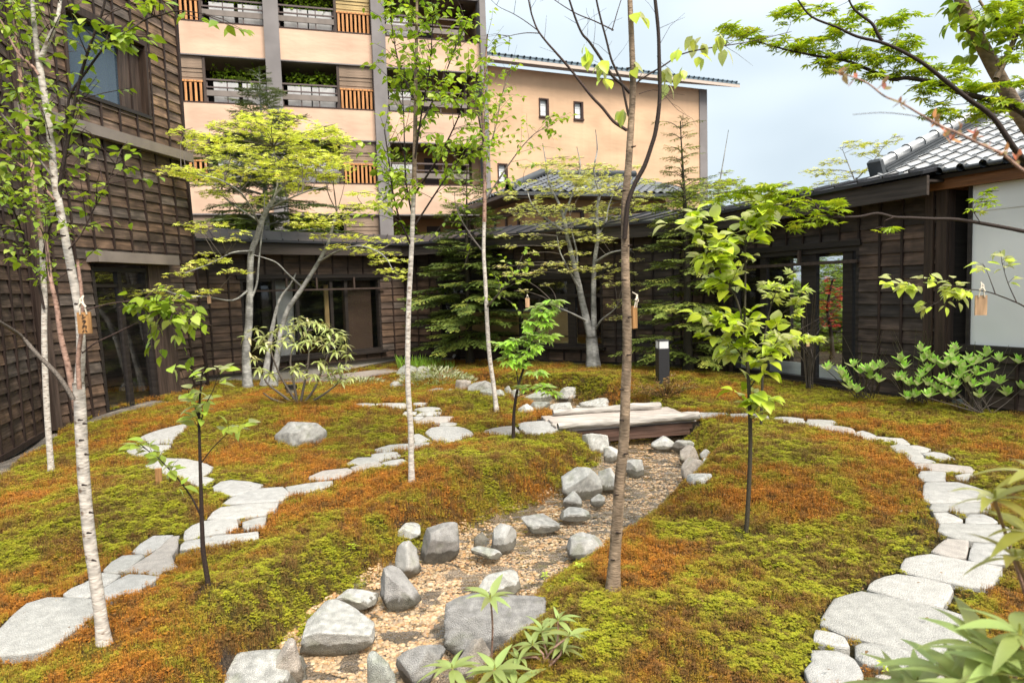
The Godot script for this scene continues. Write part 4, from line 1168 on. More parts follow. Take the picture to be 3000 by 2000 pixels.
func corridor() -> void:
	var root := thing("timber_corridor", "single storey dark timber corridor wrapping the back and right of the garden", "building")
	var w0 := Vector3(-8.5, 0.1, -12.8)
	var w1 := Vector3(-2.78, 0.1, -18.1)
	var w2 := Vector3(3.5, 0.1, -14.06)
	var w3 := Vector3(5.795, 0.1, -9.076)
	var up := Vector3(0, 2.75, 0)
	var fl := Face.new(w1, w0, w1 + up, w0 + up, Vector3(1, 0, 1))
	var fm := Face.new(w1, w2, w1 + up, w2 + up, Vector3(-0.5, 0, 1))
	var fr := Face.new(w2, w3, w2 + up, w3 + up, Vector3(-1, 0, 0.5))
	var browns := ["dark_3", "board_0", "board_2", "dark_1", "board_5"]
	var darks := ["dark_0", "dark_1", "dark_3", "dark_2"]
	siding(root, fl, 0.1, 2.85, 0.178, 0.42, [[0.78, 4.36, 0.28, 2.15]], browns, 21)
	siding(root, fm, 0.1, 2.85, 0.178, 0.43, [[1.16, 5.72, 0.40, 1.95]], darks, 22)
	siding(root, fr, 0.1, 2.95, 0.182, 0.345, [[1.52, 4.18, 0.1, 2.25]], darks, 23, 0.14, 0.04)
	# ground rail, foundation
	for f in [fl, fm, fr]:
		frame_piece(root, "base_rail", f, 0.0, f.length, 0.055, 0.1, -0.1, 0.05, "rail_dark")
		frame_piece(root, "foundation", f, 0.0, f.length, -0.6, 0.055, -0.14, -0.02, "concrete")
	# left window: four sliding panes, thin rail held by three short posts, sill shelf over small panels
	var win := glazing(root, "window", fl, 0.78, 4.36, 0.30, 2.15, [[1.70, 1.78], [2.10, 2.18], [2.98, 3.06], [3.54, 3.62]])
	frame_piece(win, "sill", fl, 0.70, 4.44, 0.24, 0.30, -0.1, 0.14, "rail_dark")
	frame_piece(win, "head_rail", fl, 0.70, 4.44, 1.86, 1.90, 0.08, 0.12, "pier")
	for s in [1.55, 2.55, 3.3]:
		frame_piece(win, "rail_post", fl, s, s + 0.04, 1.90, 2.16, 0.07, 0.11, "pier")
	frame_piece(win, "lintel", fl, 0.70, 4.44, 2.15, 2.24, -0.02, 0.07, "rail_dark")
	frame_piece(root, "curtain", fl, 3.0, 3.5, 0.35, 2.1, -0.34, -0.30, "curtain")
	frame_piece(root, "inner_screen", fl, 0.9, 1.7, 0.35, 2.1, -0.30, -0.26, "room_wall")
	frame_piece(root, "inner_screen", fl, 1.9, 2.1, 0.9, 2.0, -0.5, -0.45, "beige_screen")
	# middle window
	win = glazing(root, "window", fm, 1.16, 5.72, 0.42, 1.95, [[3.50, 3.58], [4.82, 5.01]])
	frame_piece(win, "sill", fm, 1.1, 5.78, 0.36, 0.42, -0.1, 0.16, "rail_dark")
	frame_piece(win, "transom", fm, 1.22, 5.66, 1.52, 1.60, -0.08, 0.03, "rail_dark")
	frame_piece(win, "lintel", fm, 1.1, 5.78, 1.95, 2.06, -0.02, 0.07, "rail_dark")
	frame_piece(root, "beige_screen", fm, 1.4, 4.8, 0.1, 1.20, -0.52, -0.46, "beige_screen")
	frame_piece(root, "screen_rail", fm, 1.4, 4.8, 1.20, 1.27, -0.53, -0.44, "curtain")
	frame_piece(root, "inner_rail", fm, 1.3, 5.6, 0.60, 0.64, -0.32, -0.28, "rail_dark")
	# right glass doors
	win = glazing(root, "glass_door", fr, 1.52, 4.18, 0.1, 2.25, [[2.16, 2.30], [3.06, 3.36], [3.86, 4.03]], "glass", 0.07, 0.08)
	frame_piece(win, "head_rail", fr, 1.5, 4.2, 1.99, 2.04, 0.06, 0.10, "pier")
	frame_piece(win, "rail_post", fr, 3.08, 3.13, 2.04, 2.24, 0.05, 0.09, "pier")
	frame_piece(win, "lintel", fr, 1.48, 4.22, 2.25, 2.34, -0.02, 0.06, "rail_dark")
	frame_piece(win, "threshold", fr, 1.48, 4.22, 0.02, 0.1, -0.1, 0.12, "rail_dark")
	# floor, back walls and posts of the passage
	for f in [fl, fm, fr]:
		frame_piece(root, "floor", f, -1.0, f.length + 0.3, -0.02, 0.08, -2.1, -0.145, "floor_stone")
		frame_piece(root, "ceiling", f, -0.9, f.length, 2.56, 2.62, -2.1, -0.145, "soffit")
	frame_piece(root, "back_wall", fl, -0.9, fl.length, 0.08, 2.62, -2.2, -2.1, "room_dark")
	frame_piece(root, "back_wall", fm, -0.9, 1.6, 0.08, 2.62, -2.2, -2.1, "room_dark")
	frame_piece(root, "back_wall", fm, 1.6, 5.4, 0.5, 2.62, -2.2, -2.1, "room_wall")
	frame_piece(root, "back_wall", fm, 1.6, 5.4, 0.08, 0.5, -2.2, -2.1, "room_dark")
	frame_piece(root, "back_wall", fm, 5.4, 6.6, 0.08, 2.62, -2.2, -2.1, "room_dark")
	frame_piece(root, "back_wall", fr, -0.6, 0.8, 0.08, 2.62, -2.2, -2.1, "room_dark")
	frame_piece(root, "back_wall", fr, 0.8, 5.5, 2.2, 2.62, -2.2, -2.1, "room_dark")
	for s in [0.8, 2.2, 3.6, 5.0]:
		frame_piece(root, "back_post", fr, s, s + 0.09, 0.08, 2.2, -2.2, -2.1, "rail_dark")
	# corner posts
	frame_piece(root, "corner_post", fm, -0.03, 0.05, 0.1, 2.85, -0.05, 0.06, "batten")
	frame_piece(root, "corner_post", fr, 5.21, 5.33, 0.0, 2.9, -0.06, 0.07, "post")
	frame_piece(root, "corner_post", fr, 5.36, 5.50, 0.0, 2.9, -0.10, 0.05, "post")
	# roof: one sloping metal sheet per side with standing seams, a fascia board under the edge
	var faces := [fl, fm, fr]
	var q0: Array = [Vector3(w0.x, 0, w0.z), Vector3(w1.x, 0, w1.z), Vector3(w2.x, 0, w2.z), Vector3(w3.x, 0, w3.z)]
	var outs := [fl.out, fm.out, fr.out]
	var offs := func(d: float) -> Array:
		var r := []
		for i in 4:
			if i == 0:
				r.append(q0[0] + outs[0] * d)
			elif i == 3:
				r.append(q0[3] + outs[2] * d)
			else:
				var m: Vector3 = (outs[i - 1] + outs[i]).normalized()
				r.append(q0[i] + m * (d / m.dot(outs[i])))
		return r
	var e0: Array = offs.call(0.52)
	var e1: Array = offs.call(0.44)
	var e2: Array = offs.call(-1.55)
	var e3: Array = offs.call(-2.3)
	for i in 3:
		var st := begin(false)
		var y0 := [2.93, 2.93, 2.94, 3.0][i] as float
		var y1 := [2.93, 2.94, 3.0, 3.06][i + 1] as float
		var rise := 0.40
		var a := (e0[i] as Vector3) + Vector3(0, y0, 0)
		var b := (e0[i + 1] as Vector3) + Vector3(0, y1, 0)
		var c := (e2[i + 1] as Vector3) + Vector3(0, y1 + rise, 0)
		var d := (e2[i] as Vector3) + Vector3(0, y0 + rise, 0)
		var t := Vector3(0, 0.05, 0)
		hexa(st, [a + t, b + t, c + t, d + t, a, b, c, d])
		var c2 := (e3[i + 1] as Vector3) + Vector3(0, y1 + 0.1, 0)
		var d2 := (e3[i] as Vector3) + Vector3(0, y0 + 0.1, 0)
		hexa(st, [d + t, c + t, c2 + t, d2 + t, d, c, c2, d2])
		var roof := fin("roof", st, M["metal_roof"], root)
		var n := int(a.distance_to(b) / 0.36)
		for k in n:
			var u := (k + 0.5) / n
			var sb := begin(false)
			beam(sb, a.lerp(b, u) + t * 1.3, d.lerp(c, u) + t * 1.3, 0.022, 0.032)
			fin("seam", sb, M["metal_roof"], roof)
		var fs := begin(false)
		var g0 := (e1[i] as Vector3) + Vector3(0, y0 - 0.01, 0)
		var g1 := (e1[i + 1] as Vector3) + Vector3(0, y1 - 0.01, 0)
		var inn: Vector3 = (outs[i] as Vector3) * -0.05
		var h := Vector3(0, -0.25, 0)
		hexa(fs, [g0, g1, g1 + h, g0 + h, g0 + inn, g1 + inn, g1 + h + inn, g0 + h + inn])
		fin("fascia", fs, M["fascia"], root)
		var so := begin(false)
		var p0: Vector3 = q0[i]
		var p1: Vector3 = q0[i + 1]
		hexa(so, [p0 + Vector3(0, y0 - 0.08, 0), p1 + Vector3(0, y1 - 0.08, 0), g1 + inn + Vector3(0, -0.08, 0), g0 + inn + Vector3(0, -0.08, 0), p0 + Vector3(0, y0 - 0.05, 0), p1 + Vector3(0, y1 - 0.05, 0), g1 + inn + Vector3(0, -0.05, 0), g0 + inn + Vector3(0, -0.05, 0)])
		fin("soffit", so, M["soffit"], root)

func pavilion() -> void:
	var root := thing("tiled_pavilion", "pavilion at the right with gray wavy tile roof and white panel wall", "building")
	var a := Vector3(5.795, 0.0, -9.076)
	var e := Vector3(0.41827, 0, 0.90832)
	var n := Vector3(0.90832, 0, -0.41827)      # into the building, up the roof
	var up := Vector3(0, 3.1, 0)
	var b := a + e * 4.2
	var f := Face.new(a, b, a + up, b + up, -n)
	frame_piece(root, "corner_post", f, 0.0, 0.02, 0.0, 3.0, -0.12, 0.0, "post")
	frame_piece(root, "recess_wall", f, 0.02, 0.32, 0.0, 2.9, -0.6, -0.5, "room_dark")
	frame_piece(root, "side_wall", f, -0.1, 0.0, 0.0, 2.9, -0.6, -0.13, "room_dark")
	frame_piece(root, "wall_panel", f, 0.30, 4.2, 0.86, 2.56, -0.08, -0.03, "white_panel")
	frame_piece(root, "upper_wall", f, 0.30, 4.2, 2.56, 3.0, -0.08, -0.02, "white_panel")
	frame_piece(root, "panel_edge", f, 0.255, 0.30, 0.0, 2.9, -0.1, 0.0, "rail_dark")
	frame_piece(root, "sill", f, 0.22, 4.2, 0.77, 0.86, -0.1, 0.06, "rail_dark")
	var low := Face.new(a + e * 0.3, b, a + e * 0.3 + up, b + up, -n)
	siding(root, low, -0.1, 0.77, 0.19, 0.6, [], ["dark_0", "dark_2", "dark_1"], 33, 0.1)
	frame_piece(root, "back_core", f, 0.3, 4.2, 0.0, 3.0, -0.25, -0.15, "room_dark")
	# roof
	var eave := Vector3(5.172, 3.116, -10.000)
	var pitch := deg_to_rad(22.0)
	var slope := (n * cos(pitch) + Vector3(0, sin(pitch), 0)).normalized()
	var nrm := slope.cross(e).normalized()
	if nrm.y < 0.0:
		nrm = -nrm
	var roof := Node3D.new()
	roof.name = "roof"
	root.add_child(roof, true)
	var st := begin(false)
	var len := 4.6
	var run := 4.2
	var p0 := eave - e * 0.12 - slope * 0.0 - nrm * 0.06
	hexa(st, [p0, p0 + e * len, p0 + e * len + slope * run, p0 + slope * run, p0 - nrm * 0.05, p0 + e * len - nrm * 0.05, p0 + e * len + slope * run - nrm * 0.05, p0 + slope * run - nrm * 0.05])
	fin("deck", st, M["soffit"], roof)
	# one pan tile: a wave across, a lip at its lower edge
	var ts := begin()
	var tw := 0.275
	var tl := 0.30
	var prof := []
	for i in 13:
		var u := i / 12.0
		prof.append(Vector2(u * (tw + 0.02), 0.034 * cos(TAU * u * 0.98 + 0.6) + (0.014 if u > 0.8 else 0.0)))
	for i in 12:
		var q0: Vector2 = prof[i]
		var q1: Vector2 = prof[i + 1]
		var l0 := Vector3(q0.x, q0.y + 0.030, 0)
		var l1 := Vector3(q1.x, q1.y + 0.030, 0)
		var h0 := Vector3(q0.x, q0.y, -tl)
		var h1 := Vector3(q1.x, q1.y, -tl)
		quad(ts, h0, h1, l1, l0)
	ts.set_smooth_group(1)
	for i in 12:
		var q0: Vector2 = prof[i]
		var q1: Vector2 = prof[i + 1]
		var l0 := Vector3(q0.x, q0.y + 0.030, 0)
		var l1 := Vector3(q1.x, q1.y + 0.030, 0)
		quad(ts, l0, l1, l1 - Vector3(0, 0.03, 0), l0 - Vector3(0, 0.03, 0))
	ts.generate_normals()
	var tile := ts.commit()
	var tb := Basis(e, nrm, -slope)
	rng.seed = 70
	var rows := 14
	for r in rows:
		for c in 16:
			var base := eave + e * (0.02 + c * tw) + slope * (0.02 + r * 0.255)
			var m := part("roof_tile", tile, M["roof_tile"], roof)
			m.transform = Transform3D(tb * Basis(Vector3.RIGHT, rnd(-0.012, 0.012)), base + nrm * rnd(-0.002, 0.004))
	# eave end caps: a dark scalloped edge
	for c in 17:
		var s := begin()
		var base := eave + e * (0.01 + c * tw) - slope * 0.015 + nrm * 0.014
		tube(s, [base - slope * 0.03, base + slope * 0.05], 0.05, 0.05, 10)
		tube(s, [base + e * 0.05 - nrm * 0.022, base + e * (tw - 0.05) - nrm * 0.022], 0.03, 0.03, 8)
		fin("eave_tile", s, M["tile_edge"], roof)
	# verge ridge: stacked flat courses with a round cap, a block at its foot
	for k in 3:
		var s := begin(false)
		var q := eave - e * 0.03 + nrm * (0.03 + 0.035 * k) + slope * 0.40
		beam(s, q, q + slope * run, 0.26 - 0.04 * k, 0.028, nrm)
		fin("ridge_course", s, M["tile_edge"], roof)
	for k in 12:
		var s := begin()
		var q := eave - e * 0.03 + nrm * 0.15 + slope * (0.40 + 0.34 * k)
		tube(s, [q, q + slope * 0.33], 0.078, 0.072, 12)
		tube(s, [q + slope * 0.325, q + slope * 0.345], 0.092, 0.092, 12)
		fin("ridge_cap", s, M["roof_tile"], roof)
	var s := begin(false)
	chamfer_box(s, eave - e * 0.03 + slope * 0.35 + nrm * 0.1, Vector3(0.22, 0.30, 0.07), 0.03, Basis(e, nrm, -slope))
	fin("ridge_end", s, M["tile_edge"], roof)
	# eave timber
	s = begin(false)
	beam(s, eave - e * 0.3 - nrm * 0.17 + slope * 0.06, eave + e * 4.4 - nrm * 0.17 + slope * 0.06, 0.06, 0.15)
	fin("fascia", s, M["eave_wood"], root)
	s = begin(false)
	var w0 := eave - e * 0.25 - Vector3(0, 0.24, 0) + slope * 0.1
	hexa(s, [w0, w0 + e * 4.5, w0 + e * 4.5 + n * 0.85, w0 + n * 0.85, w0 - Vector3(0, 0.03, 0), w0 + e * 4.5 - Vector3(0, 0.03, 0), w0 + e * 4.5 + n * 0.85 - Vector3(0, 0.03, 0), w0 + n * 0.85 - Vector3(0, 0.03, 0)])
	fin("soffit", s, M["eave_wood"], root)
	s = begin(false)
	box(s, w0 + e * 2.2 + n * 0.9 + Vector3(0, 0.1, 0), Vector3(0.2, 0.5, 4.6), Basis(n, Vector3.UP, e))
	fin("wall_plate", s, M["rail_dark"], root)

func timber_house() -> void:
	var root := thing("timber_house", "two storey weathered clapboard house with a large upper window at left", "building")
	var c := Vector3(-6.21, -0.07, -13.36)
	var d := (Vector3(-6.93, 0, -9.36) - Vector3(-6.21, 0, -13.36)).normalized()
	var out := Vector3(1, 0, 0.18)
	var length := 3.75
	var flare := Vector3(0.17, 0, 0.03)
	var y1 := 4.38
	var c_top := Vector3(c.x, y1, c.z)
	# lower storey leans out towards its foot
	var lo := Face.new(c + flare, c + d * length + flare, c_top, c_top + d * length, out)
	var warm := ["board_0", "board_3", "board_1", "board_5", "board_4"]
	var mid := ["dark_3", "board_2", "board_0", "dark_1", "board_5"]
	siding(root, lo, -0.07, y1, 0.178, 0.415, [[0.80, 2.62, -0.07, 2.36]], mid, 51, 0.16)
	var up := Face.new(Vector3(c.x, 4.54, c.z), Vector3(c.x, 4.54, c.z) + d * length, Vector3(c.x, 8.2, c.z), Vector3(c.x, 8.2, c.z) + d * length, out)
	siding(root, up, 4.54, 8.2, 0.18, 0.415, [[0.92, 2.68, 5.0, 6.3]], warm, 52, 0.16)
	# band between the storeys
	frame_piece(root, "band", up, -0.06, length, 4.37, 4.54, -0.1, 0.16, "flashing")
	# upper window with a deep jamb
	var w := Node3D.new()
	w.name = "window"
	root.add_child(w, true)
	frame_piece(w, "head", up, 0.88, 2.72, 6.22, 6.34, -0.25, 0.05, "post")
	frame_piece(w, "sill", up, 0.88, 2.72, 4.96, 5.02, -0.25, 0.06, "rail_dark")
	frame_piece(w, "jamb", up, 0.88, 0.94, 5.02, 6.22, -0.25, 0.05, "post")
	frame_piece(w, "jamb", up, 0.94, 1.42, 5.02, 6.22, -0.24, -0.1, "pier")
	frame_piece(w, "stile", up, 1.16, 1.19, 5.02, 6.22, -0.1, -0.08, "batten")
	frame_piece(w, "jamb", up, 2.66, 2.72, 5.02, 6.22, -0.25, 0.05, "post")
	frame_piece(w, "pane", up, 1.42, 2.66, 5.02, 6.22, -0.146, -0.14, "glass_sky_tint")
	frame_piece(w, "curtain", up, 1.46, 1.9, 5.02, 6.22, -0.34, -0.32, "curtain")
	# door with awning and a broad pier
	var g := glazing(root, "glass_door", lo, 1.36, 2.60, -0.07, 2.30, [[1.93, 2.02]], "glass", 0.07, 0.07)
	frame_piece(g, "transom", lo, 1.42, 2.54, 1.98, 2.03, -0.08, -0.03, "rail_dark")
	frame_piece(root, "pier", lo, 0.80, 1.36, -0.2, 2.36, -0.12, 0.05, "pier")
	frame_piece(root, "awning", lo, 0.76, 2.68, 2.37, 2.54, 0.0, 0.24, "flashing")
	frame_piece(root, "base_rail", lo, 2.62, length, -0.13, -0.07, -0.1, 0.06, "batten")
	frame_piece(root, "base_rail", lo, -0.02, 0.80, -0.13, -0.07, -0.1, 0.06, "batten")
	frame_piece(root, "foundation", lo, 0.0, length, -0.8, -0.13, -0.14, -0.02, "concrete")
	# corner trims
	frame_piece(root, "corner_trim", lo, -0.03, 0.03, -0.07, y1, -0.1, 0.06, "batten")
	frame_piece(root, "corner_trim", up, -0.03, 0.03, 4.54, 8.2, -0.1, 0.06, "batten")
	# return wall hiding the inside at the far corner
	var back := Face.new(c, c + Vector3(-3.5, 0, -0.63), c_top + Vector3(0, 3.8, 0), c_top + Vector3(-3.5, 3.8, -0.63), Vector3(0, 0, -1))
	frame_piece(root, "end_wall", back, 0.04, 3.5, -0.07, 8.2, -0.16, 0.0, "board_2")
	frame_piece(root, "inner_wall", lo, 0.2, length, 0.0, 4.3, -2.2, -2.1, "room_dark")
	frame_piece(root, "inner_floor", lo, 0.2, length, -0.1, -0.06, -2.1, -0.17, "room_dark")
	frame_piece(root, "inner_wall", up, 0.2, length, 4.5, 8.2, -2.2, -2.1, "room_wall")
	frame_piece(root, "inner_floor", up, 0.2, length, 4.42, 4.48, -2.1, -0.17, "room_dark")
	frame_piece(root, "inner_ceiling", up, 0.2, length, 6.6, 6.66, -2.1, -0.17, "room_wall")
	# wing coming towards the viewer, mostly outside the frame
	var p := c + d * length
	var q := p + Vector3(0.72, 0, 2.2)
	var side := Face.new(p + Vector3(0.10, 0, 0), q + Vector3(0.12, 0, 0), Vector3(p.x, 8.2, p.z), Vector3(q.x, 8.2, q.z), Vector3(1, 0, 0.3))
	siding(root, side, -0.07, 8.2, 0.178, 0.40, [], mid, 53, 0.14)
	frame_piece(root, "corner_post", lo, length - 0.16, length - 0.04, -0.07, y1, 0.03, 0.14, "pier")
	frame_piece(root, "corner_post", up, length - 0.16, length - 0.04, 4.54, 8.2, 0.03, 0.14, "pier")
	frame_piece(root, "foundation", side, 0.0, 2.2, -0.8, -0.1, -0.1, -0.02, "concrete")
	frame_piece(root, "base_rail", side, 0.0, 2.2, -0.13, -0.06, -0.1, 0.07, "batten")


# ---------- the buildings behind ----------
func hotel() -> void:
	var root := thing("balcony_building", "tall beige building with rows of balconies and gray columns behind the corridor", "building")
	var a := Vector3(-12.41, 0, -26.55)
	var b := Vector3(-1.08, 0, -30.01)
	var f := Face.new(a, b, a + Vector3(0, 16, 0), b + Vector3(0, 16, 0), Vector3(0.3, 0, 1))
	var l0 := -5.0
	var l1 := 12.14
	var levels := [2.0, 5.03, 8.02, 11.04, 14.05]
	for i in 5:
		var y: float = levels[i]
		for sp in [[l0, 3.24], [3.8, 7.36], [7.9, 11.9]]:
			frame_piece(root, "parapet", f, sp[0], sp[1], y, y + 1.21, -0.2, 0.0, "stucco")
			frame_piece(root, "coping", f, sp[0], sp[1], y + 1.213, y + 1.25, -0.22, 0.02, "window_brown")
			frame_piece(root, "drip_edge", f, sp[0], sp[1], y - 0.05, y - 0.003, -0.2, 0.01, "column")
		frame_piece(root, "balcony_slab", f, l0, l1, y, y + 0.2, -2.0, -0.21, "slab_soffit")
	for sp in [[3.24, 3.8], [7.36, 7.9], [11.9, 12.16]]:
		frame_piece(root, "column", f, sp[0], sp[1], 0.0, 16.0, -0.4, 0.28, "column")
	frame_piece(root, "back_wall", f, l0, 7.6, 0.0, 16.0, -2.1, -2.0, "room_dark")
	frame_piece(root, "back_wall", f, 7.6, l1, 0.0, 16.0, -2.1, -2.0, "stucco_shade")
	frame_piece(root, "side_wall", f, 12.0, 12.14, 0.0, 16.0, -8.0, -0.42, "stucco_wing")
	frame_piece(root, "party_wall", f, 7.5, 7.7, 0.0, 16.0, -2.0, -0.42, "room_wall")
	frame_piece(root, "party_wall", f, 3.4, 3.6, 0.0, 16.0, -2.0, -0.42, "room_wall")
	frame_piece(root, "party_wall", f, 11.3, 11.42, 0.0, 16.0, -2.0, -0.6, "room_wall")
	for s in [1.2, 1.9, 5.0, 8.6, 9.7]:
		for i in 4:
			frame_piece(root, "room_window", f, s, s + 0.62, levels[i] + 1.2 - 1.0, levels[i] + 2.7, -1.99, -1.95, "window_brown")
	# balcony fittings on each floor
	for i in 4:
		var y: float = levels[i] + 1.25
		var ceil_y: float = levels[i + 1]
		# bamboo blinds over slatted screens
		for sp in [[0.02, 0.92], [6.02, 7.34]]:
			var pale: bool = i == 3
			frame_piece(root, "blind", f, sp[0], sp[1], y + 0.80, ceil_y - 0.5, -0.16, -0.12, "blind_pale" if pale else "blind")
			frame_piece(root, "blind_box", f, sp[0], sp[1], ceil_y - 0.5, ceil_y - 0.055, -0.18, -0.09, "blind_pale" if pale else "blind")
			for k in 3:
				frame_piece(root, "blind_roll", f, sp[0], sp[1], y + 0.92 + 0.2 * k, y + 0.945 + 0.2 * k, -0.12, -0.10, "blind_pale" if pale else "blind")
			frame_piece(root, "slat_screen_rail", f, sp[0], sp[1], y + 0.74, y + 0.80, -0.14, -0.02, "slat_orange")
			var n := int((sp[1] - sp[0]) / 0.158)
			for k in n:
				var s: float = sp[0] + (k + 0.5) * (sp[1] - sp[0]) / n
				frame_piece(root, "slat", f, s - 0.042, s + 0.042, y, y + 0.74, -0.11, -0.04, "slat_orange")
		for s in [0.92, 5.92]:
			frame_piece(root, "post", f, s, s + 0.1, y, ceil_y - 0.05, -0.18, -0.05, "pier")
		# rails of the open balconies
		for sp in [[1.02, 3.24], [3.8, 5.92], [7.9, 11.3]]:
			for q in [[0.84, 0.90, "railing"], [0.56, 0.61, "railing"], [0.26, 0.47, "flashing"]]:
				frame_piece(root, "rail", f, sp[0], sp[1], y + q[0], y + q[1], -0.13, -0.08, q[2])
			var n := 3
			for k in n + 1:
				var s: float = lerpf(sp[0] + 0.02, sp[1] - 0.02, float(k) / n)
				frame_piece(root, "rail_post", f, s - 0.02, s + 0.02, y, y + 0.84, -0.17, -0.132, "railing")
	# planters with shrubs along the balconies
	var names := ["fourth", "third", "second", "lowest"]
	var where := [[1.7, "left bay"], [2.75, "left bay beside the column"], [4.45, "middle bay"], [5.4, "middle bay beside the slats"], [8.5, "right bay"]]
	for i in [3, 2, 1, 0]:
		for w in where.size():
			var q: Array = where[w]
			var pos: Vector3 = f.at(q[0], levels[i] + 1.25, -0.62)
			var t := thing("balcony_planter", "leafy shrub in white planter, %s balcony row, %s" % [["lowest", "third", "second", "top"][i], q[1]], "planter", pos, "balcony planters")
			var st := begin(false)
			box(st, Vector3(0, 0.44, 0), Vector3(0.9, 0.88, 0.4), Basis(f.along, Vector3.UP, f.out))
			fin("planter_box", st, M["planter"], t)
			rng.seed = 400 + i * 10 + w
			var xf := []
			var cl := []
			for k in 420:
				var p := Vector3(rnd(-1, 1), rnd(-1, 1), rnd(-1, 1))
				if p.length() > 1.0:
					continue
				var big := 1.0 if w < 4 else 0.8
				var at := f.along * p.x * 0.62 + f.out * p.z * 0.36 + Vector3(0, 1.17 + p.y * 0.40 * big + 0.12 * sin(p.x * 7.0 + w), 0)
				xf.append(Transform3D(Basis(Vector3(rnd(-1, 1), rnd(-1, 1), rnd(-1, 1)).normalized(), rnd(0, TAU)).scaled(Vector3.ONE * rnd(0.10, 0.16)), at))
				var g := rnd(0.6, 1.4)
				cl.append(Color(0.22 * g, 0.34 * g, 0.02))
			multi("shrub", leaf_mesh["oval"], M["leaf"], xf, cl, t)

func wing() -> void:
	var root := thing("beige_wing", "plain beige wing with three small windows and blue tile eave", "building")
	var a := Vector3(-1.0, 0, -31.13)
	var b := Vector3(10.33, 0, -36.05)
	var f := Face.new(a, b, a + Vector3(0, 12, 0), b + Vector3(0, 12, 0), Vector3(0.4, 0, 1))
	var holes := [[2.8, 3.3, 9.64, 10.5], [4.62, 5.13, 9.64, 10.5], [0.63, 1.12, 6.56, 7.44]]
	var st := begin(false)
	var cuts := [-0.6, 0.63, 1.12, 2.8, 3.3, 4.62, 5.13, 11.97]
	for i in cuts.size() - 1:
		var m: float = (cuts[i] + cuts[i + 1]) * 0.5
		var lo := 0.0
		for h in holes:
			if m > h[0] and m < h[1]:
				slab(f, cuts[i], cuts[i + 1], lo, h[2], -0.4, 0.0, st)
				lo = h[3]
		slab(f, cuts[i], cuts[i + 1], lo, 11.72, -0.4, 0.0, st)
	fin("wall", st, M["stucco_wing"], root)
	frame_piece(root, "column", f, 11.97, 12.45, 0.0, 11.7, -1.0, 0.06, "column")
	var side := Face.new(f.at(12.3, 0), f.at(12.3, 0, -7.0), f.at(12.3, 12), f.at(12.3, 12, -7.0), Vector3(1, 0, -0.4))
	frame_piece(root, "end_wall", side, 0.5, 7.0, 0.0, 11.7, -0.3, 0.0, "stucco_wing")
	for h in holes:
		var w := Node3D.new()
		w.name = "window"
		root.add_child(w, true)
		frame_piece(w, "frame", f, h[0], h[1], h[3] - 0.06, h[3], -0.2, 0.05, "window_brown")
		frame_piece(w, "sill", f, h[0] - 0.02, h[1] + 0.02, h[2] - 0.02, h[2] + 0.06, -0.2, 0.08, "window_brown")
		frame_piece(w, "frame", f, h[0], h[0] + 0.05, h[2] + 0.06, h[3] - 0.06, -0.2, 0.05, "window_brown")
		frame_piece(w, "frame", f, h[1] - 0.10, h[1], h[2] + 0.06, h[3] - 0.06, -0.2, 0.05, "window_brown")
		frame_piece(w, "pane", f, h[0] + 0.05, h[1] - 0.10, h[2] + 0.06, h[3] - 0.06, -0.12, -0.10, "window_white")
		for k in 2:
			var y: float = lerpf(h[2] + 0.06, h[3] - 0.06, (k + 1) / 3.0)
			frame_piece(w, "muntin", f, h[0] + 0.05, h[1] - 0.10, y - 0.008, y + 0.008, -0.10, -0.09, "curtain")
	# roof
	st = begin(false)
	var e0: Vector3 = f.at(-0.4, 11.74, 0.75)
	var e1: Vector3 = f.at(14.0, 11.74, 0.75)
	var r0: Vector3 = f.at(-0.4, 13.6, -5.0)
	var r1: Vector3 = f.at(14.0, 13.6, -5.0)
	var h := Vector3(0, 0.14, 0)
	hexa(st, [e0 + h, e1 + h, r1 + h, r0 + h, e0, e1, r1, r0])
	fin("soffit_board", st, M["soffit_pale"], root)
	st = begin(false)
	var g := Vector3(0, 0.145, 0)
	var k := Vector3(0, 0.22, 0)
	hexa(st, [e0 + k, e1 + k, r1 + k, r0 + k, e0 + g, e1 + g, r1 + g, r0 + g])
	var tiles := fin("roof", st, M["tile_blue"], root)
	st = begin()
	for i in 48:
		var p: Vector3 = f.at(-0.35 + 0.3 * i, 11.99, 0.74)
		tube(st, [p + f.out * 0.06, p - f.out * 2.0 + Vector3(0, 0.68, 0)], 0.055, 0.055, 8)
	var row := fin("tile_rows", st, M["tile_blue"], tiles)
	row.set_meta("kind", "stuff")

